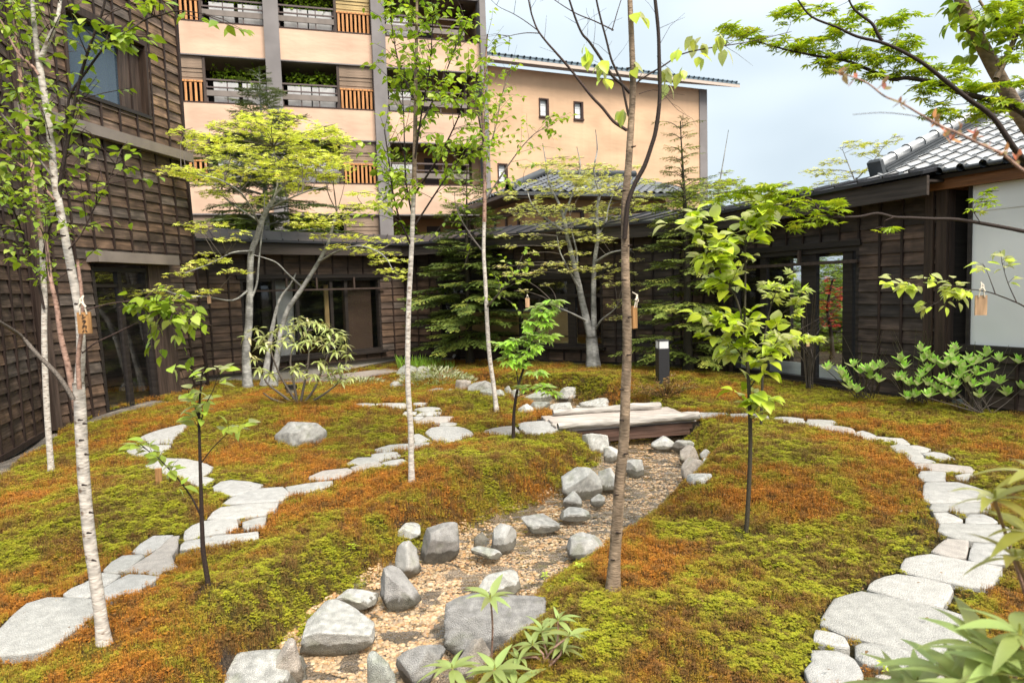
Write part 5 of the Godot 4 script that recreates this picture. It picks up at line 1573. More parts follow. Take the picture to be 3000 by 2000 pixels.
func hip_house() -> void:
	var root := thing("hip_roof_house", "brown walled house with small gray tile hip roof, behind the corridor", "building")
	var c: Vector3 = Vector3(0.051, 4.573, -20.000)
	var r: Vector3 = Vector3(6.219, 4.544, -22.000)
	var l: Vector3 = Vector3(-1.867, 4.536, -24.600)
	r.y = c.y
	l.y = c.y
	var dr := (r - c).normalized()
	var dl := (l - c).normalized()
	var rl := c + dr * 2.4 + dl * 2.9 + Vector3(0, 0.95, 0)
	var rr := r - dr * 0.6 + dl * 2.9 + Vector3(0, 0.95, 0)
	var far_r := r + dl * 5.8
	var far_l := l + dl * 0.6
	var st := begin(false)
	quad(st, rl, rr, r, c)
	quad(st, rl, c, l, l + Vector3(0, 0.001, 0))
	quad(st, rr, rl, far_l, far_r)
	quad(st, rr, far_r, r, r + Vector3(0, 0.001, 0))
	var t := Vector3(0, -0.1, 0)
	quad(st, c, r, r + t, c + t)
	quad(st, l, c, c + t, l + t)
	quad(st, c + t, r + t, far_r + t, l + t)
	var roof := fin("roof", st, M["tile_edge"], root)
	# tile courses on the two slopes in view
	var ts := begin()
	for i in 8:
		var u0 := i / 8.0
		var u1 := (i + 1) / 8.0
		var p := func(u: float, z: float) -> Vector3: return Vector3(u * 0.27, 0.05 + 0.035 * cos(TAU * u) + 0.03 * z, -0.3 * (1.0 - z))
		quad(ts, p.call(u0, 0.0), p.call(u1, 0.0), p.call(u1, 1.0), p.call(u0, 1.0))
		quad(ts, p.call(u0, 1.0), p.call(u1, 1.0), p.call(u1, 1.0) - Vector3(0, 0.035, 0), p.call(u0, 1.0) - Vector3(0, 0.035, 0))
	ts.generate_normals()
	var tile := ts.commit()
	for face in [[c, r, rl, rr], [l, c, rl, rl]]:
		var e: Vector3 = face[1] - face[0]
		var ed := e.normalized()
		var foot: Vector3 = face[0] + ed * (face[2] - face[0]).dot(ed)
		var sl: Vector3 = face[2] - foot
		var sd := sl.normalized()
		var nn := ed.cross(sd).normalized()
		if nn.y < 0.0:
			nn = -nn
		var xf := []
		var rows := int(sl.length() / 0.26)
		for q in rows:
			var v := (q + 0.5) / rows
			var s0: Vector3 = (face[0] as Vector3).lerp(face[2], v)
			var s1: Vector3 = (face[1] as Vector3).lerp(face[3], v)
			var from: float = (s0 - face[0]).dot(ed)
			var to: float = (s1 - face[0]).dot(ed)
			var n := int((to - from) / 0.27)
			for k in n:
				var at: Vector3 = face[0] + ed * (from + k * 0.27) + sd * (q * 0.26)
				xf.append(Transform3D(Basis(ed, nn, -sd), at))
		multi("roof_tiles", tile, M["tile_far"], xf, [], roof)
	for pr in [[c, rl], [rl, rr]]:
		var s := begin()
		tube(s, [pr[0] + Vector3(0, 0.1, 0), pr[1] + Vector3(0, 0.14, 0)], 0.13, 0.13, 8)
		fin("ridge", s, M["tile_edge"], roof)
	# walls under the eaves
	var wc := c + dr * 0.8 + dl * 0.8
	var wr := r - dr * 0.8 + dl * 0.8
	var wl := l + dr * 0.8 - dl * 0.2
	for q in [[wc, wr], [wl, wc]]:
		var a := Vector3(q[0].x, 0, q[0].z)
		var b := Vector3(q[1].x, 0, q[1].z)
		var f := Face.new(a, b, a + Vector3(0, 4, 0), b + Vector3(0, 4, 0), Vector3(0, 0, 1))
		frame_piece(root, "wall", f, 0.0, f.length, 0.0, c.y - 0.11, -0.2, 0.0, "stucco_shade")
		frame_piece(root, "wall_plate", f, 0.0, f.length, c.y - 0.5, c.y - 0.35, 0.003, 0.06, "window_brown")
		for k in 4:
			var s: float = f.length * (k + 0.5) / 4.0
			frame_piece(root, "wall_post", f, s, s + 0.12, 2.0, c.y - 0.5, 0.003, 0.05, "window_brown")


# ---------- leaves ----------
var leaf_mesh := {}

func oval_leaf(width: float, fold: float, droop := 0.35, steps := 5) -> Mesh:
	# a pointed leaf of unit length along -z, folded along its midrib
	var s := begin()
	var mid := []
	var lt := []
	var rt := []
	for i in steps + 1:
		var t := float(i) / steps
		var w := width * 0.5 * pow(sin(PI * pow(t, 0.72)), 0.85) * (1.0 - 0.25 * t)
		if i == steps or i == 0:
			w = 0.0
		var y := -droop * t * t + 0.12 * t
		mid.append(Vector3(0, y, -t))
		lt.append(Vector3(-w, y + w * fold * 2.0, -t))
		rt.append(Vector3(w, y + w * fold * 2.0, -t))
	for i in steps:
		quad(s, lt[i + 1], mid[i + 1], mid[i], lt[i])
		quad(s, mid[i + 1], rt[i + 1], rt[i], mid[i])
	s.generate_normals()
	return s.commit()

func palm_leaf(lobes: int, spread: float, width: float) -> Mesh:
	# a maple leaf of unit length, lobes fanning from the stalk
	var s := begin(false)
	for i in lobes:
		var u := float(i) / (lobes - 1) - 0.5
		var a := u * spread
		var l := 1.0 - 0.75 * absf(u)
		var d := Vector3(sin(a), 0, -cos(a))
		var n := Vector3(d.z, 0, -d.x)
		var y := -0.10 * l
		var tip := d * l + Vector3(0, y - 0.12 * l, 0)
		var q := d * l * 0.5 + Vector3(0, y * 0.2 + 0.02, 0)
		for v in [Vector3.ZERO, q - n * width * l, tip, Vector3.ZERO, tip, q + n * width * l]:
			s.add_vertex(v)
	s.generate_normals()
	return s.commit()

func leaf_star(leaves_: int, width: float, tilt: float, seed_: int) -> Mesh:
	# a tuft of small leaves at a twig tip
	rng.seed = seed_
	var s := begin(false)
	for i in leaves_:
		var a := TAU * i / leaves_ + rnd(-0.3, 0.3)
		var l := rnd(0.7, 1.0)
		var d := Vector3(sin(a), tilt + rnd(-0.25, 0.25), -cos(a)).normalized()
		var n := Vector3(-d.z, rnd(-0.2, 0.2), d.x).normalized()
		var q := d * l * 0.5
		var tip := d * l + Vector3(0, -0.15 * l, 0)
		for v in [Vector3.ZERO, q - n * width, tip, Vector3.ZERO, tip, q + n * width]:
			s.add_vertex(v)
	s.generate_normals()
	return s.commit()

func needle_spray(seed_: int) -> Mesh:
	# a flat fir shoot of unit length along -z: axis, side shoots, needles
	rng.seed = seed_
	var s := begin(false)
	var shoots := [[Vector3.ZERO, Vector3(0, -0.05, -1.0)]]
	for i in 6:
		var t := 0.18 + 0.12 * i
		var side := -1.0 if i % 2 == 0 else 1.0
		shoots.append([Vector3(0, -0.05 * t, -t), Vector3(side * rnd(0.22, 0.36) * (1.1 - t * 0.6), -0.08 + rnd(-0.05, 0.04), -t - rnd(0.18, 0.3))])
	for sh in shoots:
		var a: Vector3 = sh[0]
		var b: Vector3 = sh[1]
		var d := (b - a).normalized()
		var n := Vector3(-d.z, 0, d.x).normalized()
		var steps := int(a.distance_to(b) / 0.045)
		for i in steps:
			var p := a.lerp(b, (i + 0.5) / steps)
			for side in [-1.0, 1.0]:
				var tip: Vector3 = p + (n * side * rnd(0.7, 1.0) + d * 0.7 + Vector3(0, rnd(-0.25, 0.45), 0)).normalized() * rnd(0.075, 0.105)
				var w := d * 0.026
				s.add_vertex(p - w); s.add_vertex(tip); s.add_vertex(p + w)
	s.generate_normals()
	return s.commit()

func leaves() -> void:
	leaf_mesh["oval"] = oval_leaf(0.55, 0.12, 0.35, 4)
	leaf_mesh["birch"] = oval_leaf(0.72, 0.10, 0.25, 4)
	leaf_mesh["big"] = oval_leaf(0.82, 0.14, 0.38, 7)
	leaf_mesh["lance"] = oval_leaf(0.27, 0.12, 0.45, 7)
	leaf_mesh["lance_up"] = oval_leaf(0.25, 0.2, 0.12, 7)
	leaf_mesh["cup"] = oval_leaf(0.52, 0.2, -0.1, 6)
	leaf_mesh["maple"] = palm_leaf(7, 3.9, 0.13)
	leaf_mesh["oak"] = palm_leaf(5, 2.4, 0.2)
	leaf_mesh["star"] = leaf_star(6, 0.17, 0.05, 1)
	leaf_mesh["star_up"] = leaf_star(5, 0.2, 0.6, 2)
	leaf_mesh["spray"] = needle_spray(3)
	leaf_mesh["spray_b"] = needle_spray(4)
	for k in 5:
		var g: float = [0.72, 0.9, 1.0, 1.15, 1.3][k]
		for q in [["lime", 0.42, 0.54, 0.03], ["sap", 0.25, 0.36, 0.028], ["jade", 0.22, 0.43, 0.035], ["rhodo", 0.34, 0.40, 0.13], ["olive", 0.26, 0.26, 0.05], ["hyd", 0.30, 0.58, 0.07], ["front", 0.24, 0.31, 0.10]]:
			leaf_mat("%s_%d" % [q[0], k], lin(minf(q[1] * g * [1.15, 1.05, 1.0, 1.0, 0.95][k], 1.0), q[2] * g, q[3] * g), 0.38, 0.8)

func leaf_parts(root: Node3D, mesh: Mesh, key: String, xf: Array, called := "leaf") -> void:
	for i in xf.size():
		var o := part(called, mesh, M["%s_%d" % [key, rng.randi() % 5]], root)
		o.transform = xf[i]

# ---------- woody plants ----------
func plant(called: String, label: String, category: String, base: Vector3, group := "") -> Node3D:
	return thing(called, label, category, base, group)

func limb(root: Node3D, called: String, pts: Array, r0: float, r1: float, m: String, sides := 8, wob := 0.02, steps := 4) -> Array:
	var c := curve(pts, steps)
	var s := begin()
	var loc := []
	for p in c:
		loc.append(p - root.position)
	tube(s, loc, r0, r1, sides, wob, 0.5 if called == "trunk" else 0.0)
	fin(called, s, M[m], root)
	return c

func twigs_from(limbs: Array, n: int, t0: float, l0: float, l1: float, rise: float, flat := 1.0) -> Array:
	# short twigs growing from random places on the limbs
	var total := 0.0
	var lens := []
	for l in limbs:
		var q := 0.0
		for i in l.size() - 1:
			q += l[i].distance_to(l[i + 1])
		lens.append(q)
		total += q
	var out := []
	for k in n:
		var r := rng.randf() * total
		var i := 0
		while i < limbs.size() - 1 and r > lens[i]:
			r -= lens[i]
			i += 1
		var l: Array = limbs[i]
		var t := lerpf(t0, 0.999, rng.randf()) * (l.size() - 1)
		var a := int(t)
		var p: Vector3 = l[a].lerp(l[mini(a + 1, l.size() - 1)], t - a)
		var tan_: Vector3 = (l[mini(a + 1, l.size() - 1)] - l[maxi(a - 1, 0)]).normalized()
		var d := Vector3(rnd(-1, 1), rnd(-0.6, 0.8) * flat, rnd(-1, 1)).normalized()
		d = (d + tan_ * 0.75 + Vector3(0, rise, 0)).normalized()
		var length := rnd(l0, l1)
		var e := p + d * length + Vector3(0, -0.12 * length, 0)
		out.append([p, p + d * length * 0.5 + Vector3(rnd(-1, 1), rnd(-1, 1), rnd(-1, 1)) * length * 0.06, e])
	return out

func twig_mesh(root: Node3D, twigs: Array, r: float, m: String, called := "twigs") -> void:
	var s := begin()
	for t in twigs:
		var loc := []
		for p in t:
			loc.append(p - root.position)
		tube(s, loc, r, r * 0.4, 4)
	fin(called, s, M[m], root).set_meta("kind", "stuff")

func leaf_set(root: Node3D, twigs: Array, per: int, size0: float, size1: float, hang: float) -> Array:
	# leaves along the twigs, tips drooping by hang
	var xf := []
	for t in twigs:
		var d: Vector3 = (t[t.size() - 1] - t[0]).normalized()
		for k in per:
			var u := pow(rng.randf(), 0.7)
			var v: float = u * (t.size() - 1)
			var a := mini(int(v), t.size() - 2)
			var p: Vector3 = t[a].lerp(t[a + 1], v - a)
			var dir := (d * 0.5 + Vector3(rnd(-1, 1), rnd(-0.5, 0.5) - hang, rnd(-1, 1))).normalized()
			var b := turn_to(dir, rnd(-0.7, 0.7)).scaled(Vector3.ONE)
			var sz := rnd(size0, size1)
			xf.append(Transform3D(b * Basis.from_scale(Vector3.ONE * sz), p - root.position + dir * sz * 0.15))
	return xf

func tints(n: int, a: Color, b: Color, c: Color, spread := 0.25) -> Array:
	var out := []
	for i in n:
		var q := a.lerp(b, rng.randf()) if rng.randf() < 0.8 else a.lerp(c, rng.randf())
		var g := rnd(1.0 - spread, 1.0 + spread)
		out.append(Color(q.r * g, q.g * g, q.b * g))
	return out

func near_on(limbs: Array, p: Vector3) -> Vector3:
	var best := 1e9
	var at := p
	for l in limbs:
		for q in l:
			var d: float = q.distance_to(p) + maxf(0.0, q.y - p.y) * 2.5
			if d < best:
				best = d
				at = q
	return at

func pads(root: Node3D, limbs: Array, list: Array, mesh: String, density: float, size0: float, size1: float, cols: Array, wood: String, thick := 0.05, dome := 0.12, tw := 0.007, m := "leaf") -> void:
	# flat layered sprays: list holds [centre, radius]
	var xf := []
	var tw_list := []
	for q in list:
		var c: Vector3 = q[0]
		var r: float = q[1]
		var from := near_on(limbs, c)
		var bend := from.lerp(c, 0.55) + Vector3(rnd(-0.1, 0.1), 0.1 * r, rnd(-0.1, 0.1))
		tw_list.append(curve([from, bend, c], 3))
		var n := int(density * r * r)
		var ax := rnd(0.0, TAU)
		for i in 5:
			var a := ax + TAU * i / 5.0
			tw_list.append([c, c + Vector3(cos(a), -0.05, sin(a)) * r * 0.85])
		for i in n:
			var a := rnd(0, TAU)
			var d := sqrt(rng.randf()) * r * (0.8 + 0.2 * sin(a * 3.0 + ax))
			var y := -dome * d * d / maxf(r, 0.01) + rnd(-thick, thick)
			var p := c + Vector3(cos(a) * d, y, sin(a) * d) - root.position
			var b := Basis(Vector3.UP, rnd(0, TAU)) * Basis(Vector3.RIGHT, rnd(-0.45, 0.45)) * Basis(Vector3.BACK, rnd(-0.45, 0.45))
			xf.append(Transform3D(b * Basis.from_scale(Vector3.ONE * rnd(size0, size1)), p))
	twig_mesh(root, tw_list, tw, wood)
	multi("foliage", leaf_mesh[mesh], M[m], xf, tints(xf.size(), cols[0], cols[1], cols[2]), root)

func shot_pads(u_list: Array) -> Array:
	return u_list

func dome_pads(c: Vector3, rx: float, ry: float, rz: float, n: int, r0: float, r1: float, hollow := 0.35) -> Array:
	var out := []
	while out.size() < n:
		var p := Vector3(rnd(-1, 1), rnd(-1, 1), rnd(-1, 1))
		var l := p.length()
		if l > 1.0 or l < hollow:
			continue
		out.append([c + Vector3(p.x * rx, p.y * ry, p.z * rz), rnd(r0, r1)])
	return out

func conifer(called: String, label: String, base: Vector3, height: float, spread: float, first: float, rows: int, cols: Array, seed_: int, bark := "bark_olive", leader := 0.0, dens := 1.0) -> void:
	var root := plant(called, label, "conifer", base, "")
	rng.seed = seed_
	var top := base + Vector3(rnd(-0.1, 0.1), height, rnd(-0.1, 0.1))
	limb(root, "trunk", [base - Vector3(0, 0.15, 0), base.lerp(top, 0.5) + Vector3(rnd(-0.05, 0.05), 0, 0), top], 0.018 * height + 0.015, 0.006, bark, 7)
	var s := begin()
	var xf := []
	for i in rows:
		var t := lerpf(first, 0.985, pow((i + rnd(0.0, 0.7)) / rows, 0.9))
		var y := t * height
		var reach := spread * pow(1.0 - (t - first) / (1.0 - first), 0.75) * rnd(0.6, 1.1) + 0.10
		if leader > 0.0 and t > 1.0 - leader:
			reach = rnd(0.12, 0.3)
		var n := rng.randi_range(4, 6) if t < 0.9 else 4
		var a0 := rnd(0, TAU)
		for k in n:
			var a := a0 + TAU * k / n + rnd(-0.3, 0.3)
			var o := base.lerp(top, clampf(t + rnd(-0.045, 0.045) * (1.0 - t), 0.03, 0.99)) - base
			var out := Vector3(cos(a), 0, sin(a))
			var len := reach * rnd(0.75, 1.1)
			var rise := lerpf(-0.12, 0.75, t * t) + rnd(-0.16, 0.18)
			var pts := [o, o + out * len * 0.5 + Vector3(0, len * (rise * 0.5 + 0.03), 0), o + out * len + Vector3(0, len * (rise * 0.8 - 0.06), 0)]
			tube(s, curve(pts, 3), 0.006 + 0.008 * len, 0.003, 4)
			var m := maxi(3, int(len / 0.085 * dens))
			for j in m:
				var v := lerpf(0.18, 1.0, (j + rng.randf()) / m)
				var p: Vector3 = pts[0].lerp(pts[1], v * 2.0) if v < 0.5 else pts[1].lerp(pts[2], v * 2.0 - 1.0)
				var side := -1.0 if j % 2 == 0 else 1.0
				var perp := Vector3(-out.z, 0, out.x) * side
				var dir := (out * lerpf(0.5, 1.4, v) + perp * lerpf(1.0, 0.2, v) + Vector3(0, rnd(-0.25, 0.12) + rise * 0.4, 0)).normalized()
				var sz := rnd(0.26, 0.46) * clampf(1.25 - v * 0.5, 0.5, 1.2) * clampf(0.45 + len * 0.55, 0.4, 1.1)
				xf.append(Transform3D(turn_to(dir, rnd(-0.35, 0.35)) * Basis.from_scale(Vector3.ONE * sz), p))
	fin("branches", s, M[bark], root)
	multi("foliage", leaf_mesh["spray"], M["needle"], xf, tints(xf.size(), cols[0], cols[1], cols[2], 0.3), root)


func plan() -> void:
	# beds that are not moss: thin soil beside the right path, gravel strips by the left house
	for o in [[Vector3(3.015, 0.066, -4.878), Vector3(2.878, 0.054, -4.556), Vector3(2.816, 0.046, -4.365), Vector3(2.598, 0.040, -4.163), Vector3(2.395, 0.041, -4.107), Vector3(2.411, 0.045, -4.219), Vector3(2.603, 0.053, -4.454), Vector3(2.794, 0.062, -4.718), Vector3(2.979, 0.069, -4.924)],
			[Vector3(1.825, 0.027, -3.639), Vector3(2.190, 0.030, -3.860), Vector3(2.374, 0.035, -4.077), Vector3(2.306, 0.035, -4.066), Vector3(2.063, 0.031, -3.867), Vector3(1.855, 0.028, -3.710)], [Vector3(2.423, 0.024, -3.706), Vector3(2.564, 0.023, -3.647), Vector3(2.378, 0.021, -3.424), Vector3(2.249, 0.021, -3.388), Vector3(2.223, 0.022, -3.455)]]:
		var p := PackedVector2Array()
		for v in o:
			p.append(Vector2(v.x, v.z))
		mark(p, 4)
	for o in [[Vector3(-6.563, -0.034, -10.601), Vector3(-6.323, -0.000, -11.869), Vector3(-5.706, 0.008, -11.488), Vector3(-5.835, 0.008, -11.173), Vector3(-6.021, -0.006, -10.594), Vector3(-6.292, -0.056, -10.068), Vector3(-6.388, -0.097, -9.736)], [Vector3(-7.531, -0.147, -9.489), Vector3(-6.852, -0.182, -9.342), Vector3(-6.590, -0.108, -9.817), Vector3(-6.233, -0.136, -9.059), Vector3(-6.013, -0.118, -8.385), Vector3(-5.472, -0.027, -7.329), Vector3(-5.051, 0.001, -6.310)]]:
		var p := PackedVector2Array()
		for v in o:
			p.append(Vector2(v.x, v.z))
		mark(p, 5)
	for c in [Vector3(-2.067, 0.059, -3.267), Vector3(-1.756, 0.098, -3.747), Vector3(-0.918, 0.097, -5.867), Vector3(0.530, 0.054, -3.731), Vector3(1.559, 0.036, -4.539), Vector3(-0.248, 0.046, -9.402), Vector3(-0.019, 0.012, -7.705)]:
		var p := PackedVector2Array()
		for i in 9:
			p.append(Vector2(c.x + cos(TAU * i / 9.0) * (0.10 + 0.04 * sin(i * 2.3)), c.z + sin(TAU * i / 9.0) * (0.10 + 0.04 * cos(i * 1.7))))
		mark(p, 4)
	# under the buildings
	mark(PackedVector2Array([Vector2(-9, -19), Vector2(-9, -8), Vector2(-7.0, -9.36), Vector2(-6.1, -13.3), Vector2(-8.2, -12.95), Vector2(-2.78, -17.95), Vector2(3.4, -13.95), Vector2(5.75, -9.0), Vector2(7.6, -5.2), Vector2(9, -5), Vector2(9, -19)]), 3)

func name_tag(label: String, at: Vector3, w: float, h: float, m: String, yaw: float, marks := []) -> void:
	# a small wooden name board on a cord
	var t := thing("name_tag", label, "plant tag", at, "wooden name tags on the trees")
	var b := Basis(Vector3.UP, yaw)
	var s := begin(false)
	box(s, Vector3(0, -h * 0.5 - 0.03, 0), Vector3(w, h, 0.012), b)
	fin("board", s, M[m], t)
	s = begin()
	for k in 2:
		var x := -0.25 if k == 0 else 0.25
		tube(s, [b * Vector3(x * w, -0.04, 0.008), b * Vector3(x * w * 0.3, 0.03, 0.02), b * Vector3(0, 0.045, -0.01)], 0.0035, 0.0035, 5)
	tube(s, [b * Vector3(-0.012, 0.0, 0.016), b * Vector3(0.0, 0.015, 0.02), b * Vector3(0.014, -0.006, 0.016)], 0.007, 0.005, 5)
	fin("cord", s, M["cord"], t)
	if marks.size():
		s = begin(false)
		for q in marks:
			var a: Vector3 = b * Vector3(q[0] * w, -0.03 - q[1] * h, 0.0075)
			var c: Vector3 = b * Vector3(q[2] * w, -0.03 - q[3] * h, 0.0075)
			beam(s, a, c, 0.0045, 0.0015, b * Vector3.BACK)
		fin("writing", s, M["ink"], t)

func birch_leaves(root: Node3D, limbs: Array, n: int, t0: float, per: int, sz: float, seed_: int, l0 := 0.12, l1 := 0.35, wood := "twig", tone := 1.0) -> void:
	rng.seed = seed_
	var tw := twigs_from(limbs, n, t0, l0, l1, 0.15)
	twig_mesh(root, tw, 0.0028, wood)
	var xf := leaf_set(root, tw, per, sz * 0.7, sz * 1.15, 0.55)
	multi("foliage", leaf_mesh["birch"], M["leaf"], xf, tints(xf.size(), Color(0.34, 0.44, 0.03) * tone, Color(0.22, 0.36, 0.04) * tone, Color(0.46, 0.52, 0.16) * tone), root)

func trees() -> void:
	# --- the birch in front at the left, two stems from one foot
	var t := plant("birch_tree", "front birch at the left with pale stem forked low, carrying a wooden tag", "birch tree", Vector3(-2.067, 0.059, -3.267))
	var l1 := limb(t, "trunk", [Vector3(-2.070, 0.031, -3.270), Vector3(-2.079, 0.224, -3.270), Vector3(-2.091, 0.416, -3.270), Vector3(-2.101, 0.554, -3.270), Vector3(-2.107, 0.811, -3.270), Vector3(-2.104, 1.065, -3.270), Vector3(-2.097, 1.265, -3.270), Vector3(-2.097, 1.365, -3.270)], 0.029, 0.026, "bark_birch", 12)
	var l2 := limb(t, "stem", [Vector3(-2.097, 1.348, -3.270), Vector3(-2.073, 1.513, -3.270), Vector3(-2.066, 1.677, -3.270), Vector3(-2.082, 1.856, -3.270), Vector3(-2.099, 2.002, -3.270), Vector3(-2.114, 2.147, -3.270), Vector3(-2.129, 2.275, -3.270), Vector3(-2.135, 2.402, -3.270), Vector3(-2.136, 2.525, -3.270), Vector3(-2.143, 2.653, -3.270), Vector3(-2.155, 2.778, -3.270), Vector3(-2.163, 2.879, -3.270)], 0.021, 0.014, "bark_birch", 10)
	var l2b := limb(t, "stem", [Vector3(-2.163, 2.879, -3.270), Vector3(-2.169, 2.994, -3.270), Vector3(-2.170, 3.117, -3.270), Vector3(-2.164, 3.239, -3.270)], 0.012, 0.007, "bark_birch", 8)
	var l2c := limb(t, "stem", [Vector3(-2.160, 2.871, -3.270), Vector3(-2.111, 2.962, -3.270), Vector3(-2.059, 3.068, -3.270), Vector3(-2.091, 3.249, -3.370)], 0.012, 0.006, "bark_birch", 8)
	var l3 := limb(t, "stem", [Vector3(-2.128, 1.122, -3.320), Vector3(-2.141, 1.262, -3.300), Vector3(-2.158, 1.429, -3.300), Vector3(-2.182, 1.580, -3.300), Vector3(-2.191, 1.729, -3.300), Vector3(-2.207, 1.844, -3.300), Vector3(-2.281, 1.965, -3.400), Vector3(-2.318, 2.087, -3.450)], 0.016, 0.007, "bark_pink", 8)
	var l4 := limb(t, "branch", [Vector3(-2.049, 1.341, -3.200), Vector3(-2.044, 1.486, -3.200), Vector3(-2.012, 1.646, -3.200), Vector3(-2.004, 1.789, -3.200), Vector3(-2.012, 1.948, -3.200)], 0.011, 0.007, "bark_pink", 6)
	var l5 := limb(t, "branch", [Vector3(-2.121, 2.211, -3.270), Vector3(-2.110, 2.312, -3.270), Vector3(-2.073, 2.447, -3.270), Vector3(-2.049, 2.536, -3.270), Vector3(-2.023, 2.634, -3.270), Vector3(-2.001, 2.711, -3.270), Vector3(-1.955, 2.850, -3.270), Vector3(-1.905, 2.968, -3.270), Vector3(-1.848, 3.092, -3.270), Vector3(-1.825, 3.183, -3.270)], 0.010, 0.005, "bark_dark", 6)
	var l6 := limb(t, "branch", [Vector3(-2.057, 2.525, -3.270), Vector3(-2.037, 2.697, -3.270), Vector3(-1.966, 2.796, -3.270), Vector3(-1.841, 2.939, -3.270), Vector3(-1.786, 2.976, -3.270), Vector3(-1.728, 3.005, -3.270), Vector3(-1.595, 3.009, -3.170), Vector3(-1.535, 3.022, -3.170), Vector3(-1.458, 3.040, -3.170), Vector3(-1.313, 3.003, -3.120)], 0.007, 0.002, "bark_dark", 6)
	var l7 := limb(t, "branch", [Vector3(-2.081, 1.293, -3.200), Vector3(-2.115, 1.359, -3.200), Vector3(-2.158, 1.425, -3.200), Vector3(-2.231, 1.508, -3.200), Vector3(-2.304, 1.599, -3.200), Vector3(-2.244, 1.671, -3.000), Vector3(-2.251, 1.741, -2.900)], 0.011, 0.007, "twig_gray", 6)
	var l8 := limb(t, "branch", [Vector3(-2.014, 1.702, -3.200), Vector3(-1.961, 1.720, -3.200), Vector3(-1.861, 1.741, -3.200), Vector3(-1.752, 1.744, -3.200), Vector3(-1.671, 1.708, -3.200), Vector3(-1.594, 1.665, -3.200)], 0.004, 0.0015, "twig", 5)
	var l9 := limb(t, "branch", [Vector3(-2.024, 1.510, -3.200), Vector3(-1.955, 1.558, -3.200), Vector3(-1.855, 1.601, -3.200), Vector3(-1.700, 1.669, -3.200), Vector3(-1.628, 1.686, -3.200), Vector3(-1.497, 1.690, -3.100)], 0.004, 0.0015, "twig", 5)
	var l10 := limb(t, "branch", [Vector3(-2.122, 2.787, -3.200), Vector3(-2.152, 2.833, -3.200), Vector3(-2.211, 2.892, -3.200), Vector3(-2.275, 3.035, -3.200), Vector3(-2.329, 3.123, -3.200)], 0.006, 0.003, "bark_pink", 6)
	var l11 := limb(t, "branch", [Vector3(-2.097, 2.332, -3.200), Vector3(-2.170, 2.436, -3.200), Vector3(-2.229, 2.512, -3.200), Vector3(-2.310, 2.625, -3.200), Vector3(-2.367, 2.688, -3.200)], 0.006, 0.003, "twig_gray", 6)
	var l12 := limb(t, "branch", [Vector3(-2.096, 2.225, -3.200), Vector3(-2.179, 2.329, -3.200), Vector3(-2.252, 2.400, -3.200), Vector3(-2.325, 2.461, -3.200), Vector3(-2.398, 2.520, -3.200)], 0.006, 0.003, "bark_pink", 6)
	var l13 := limb(t, "branch", [Vector3(-2.048, 1.997, -3.200), Vector3(-1.988, 2.058, -3.200), Vector3(-1.924, 2.165, -3.200), Vector3(-1.870, 2.257, -3.200), Vector3(-1.815, 2.349, -3.200), Vector3(-1.787, 2.410, -3.200)], 0.004, 0.002, "twig", 5)
	birch_leaves(t, [l2b, l2c, l10, l11, l12, l3.slice(14)], 70, 0.1, 5, 0.048, 101)
	birch_leaves(t, [l5, l13, l2.slice(24)], 50, 0.15, 5, 0.048, 102)
	birch_leaves(t, [l6.slice(8)], 22, 0.1, 4, 0.060, 103, 0.08, 0.22)
	birch_leaves(t, [l8.slice(8), l9.slice(12)], 44, 0.1, 4, 0.058, 104, 0.08, 0.24)
	rng.seed = 105
	var knots := begin()
	for v in [Vector3(-2.054, 0.504, -3.220), Vector3(-2.067, 0.640, -3.220), Vector3(-2.049, 0.741, -3.220), Vector3(-2.073, 0.876, -3.220), Vector3(-2.048, 1.025, -3.220), Vector3(-2.068, 1.092, -3.220), Vector3(-2.066, 1.191, -3.220), Vector3(-2.045, 1.173, -3.220), Vector3(-2.044, 1.517, -3.220), Vector3(-2.039, 1.742, -3.220), Vector3(-2.060, 1.903, -3.220), Vector3(-2.078, 2.062, -3.220), Vector3(-2.107, 2.220, -3.220)]:
		var q: Vector3 = v - t.position
		knots = begin()
		tube(knots, [q + Vector3(-0.012, 0, 0.0), q + Vector3(0.012, rnd(-0.003, 0.003), 0.006)], 0.006, 0.003, 6)
		fin("knot", knots, M["bark_dark"], t)
	name_tag("wooden tag with dark writing tied to the front birch at left", Vector3(-1.963, 1.734, -3.140), 0.056, 0.098, "tag_wood", 0.25,
		[[-0.12, 0.12, 0.0, 0.16], [-0.1, 0.2, 0.0, 0.235], [-0.14, 0.30, 0.14, 0.22], [-0.1, 0.38, 0.12, 0.38], [-0.12, 0.44, 0.14, 0.43], [0.14, 0.43, -0.06, 0.56], [-0.15, 0.66, 0.15, 0.64], [0.0, 0.6, -0.14, 0.76], [0.15, 0.64, 0.1, 0.77], [-0.04, 0.84, -0.16, 0.94], [0.06, 0.83, 0.18, 0.94]])

	# --- second birch, thinner, behind it
	t = plant("birch_tree", "slim pinkish birch standing alone in moss at the far left", "birch tree", Vector3(-4.807, 0.001, -6.941))
	l1 = limb(t, "trunk", [Vector3(-4.802, -0.035, -6.940), Vector3(-4.800, 0.163, -6.940), Vector3(-4.797, 0.555, -6.940), Vector3(-4.782, 1.027, -6.940), Vector3(-4.754, 1.495, -6.940), Vector3(-4.725, 1.802, -6.940), Vector3(-4.716, 2.122, -6.940), Vector3(-4.706, 2.412, -6.940)], 0.030, 0.025, "bark_birch", 10)
	l2 = limb(t, "stem", [Vector3(-4.708, 2.395, -6.940), Vector3(-4.718, 2.599, -6.940), Vector3(-4.737, 2.955, -6.940), Vector3(-4.761, 3.550, -6.940), Vector3(-4.784, 3.846, -6.940), Vector3(-4.786, 4.142, -6.940), Vector3(-4.795, 4.504, -6.940), Vector3(-4.791, 4.786, -6.940)], 0.028, 0.012, "bark_pink", 8)
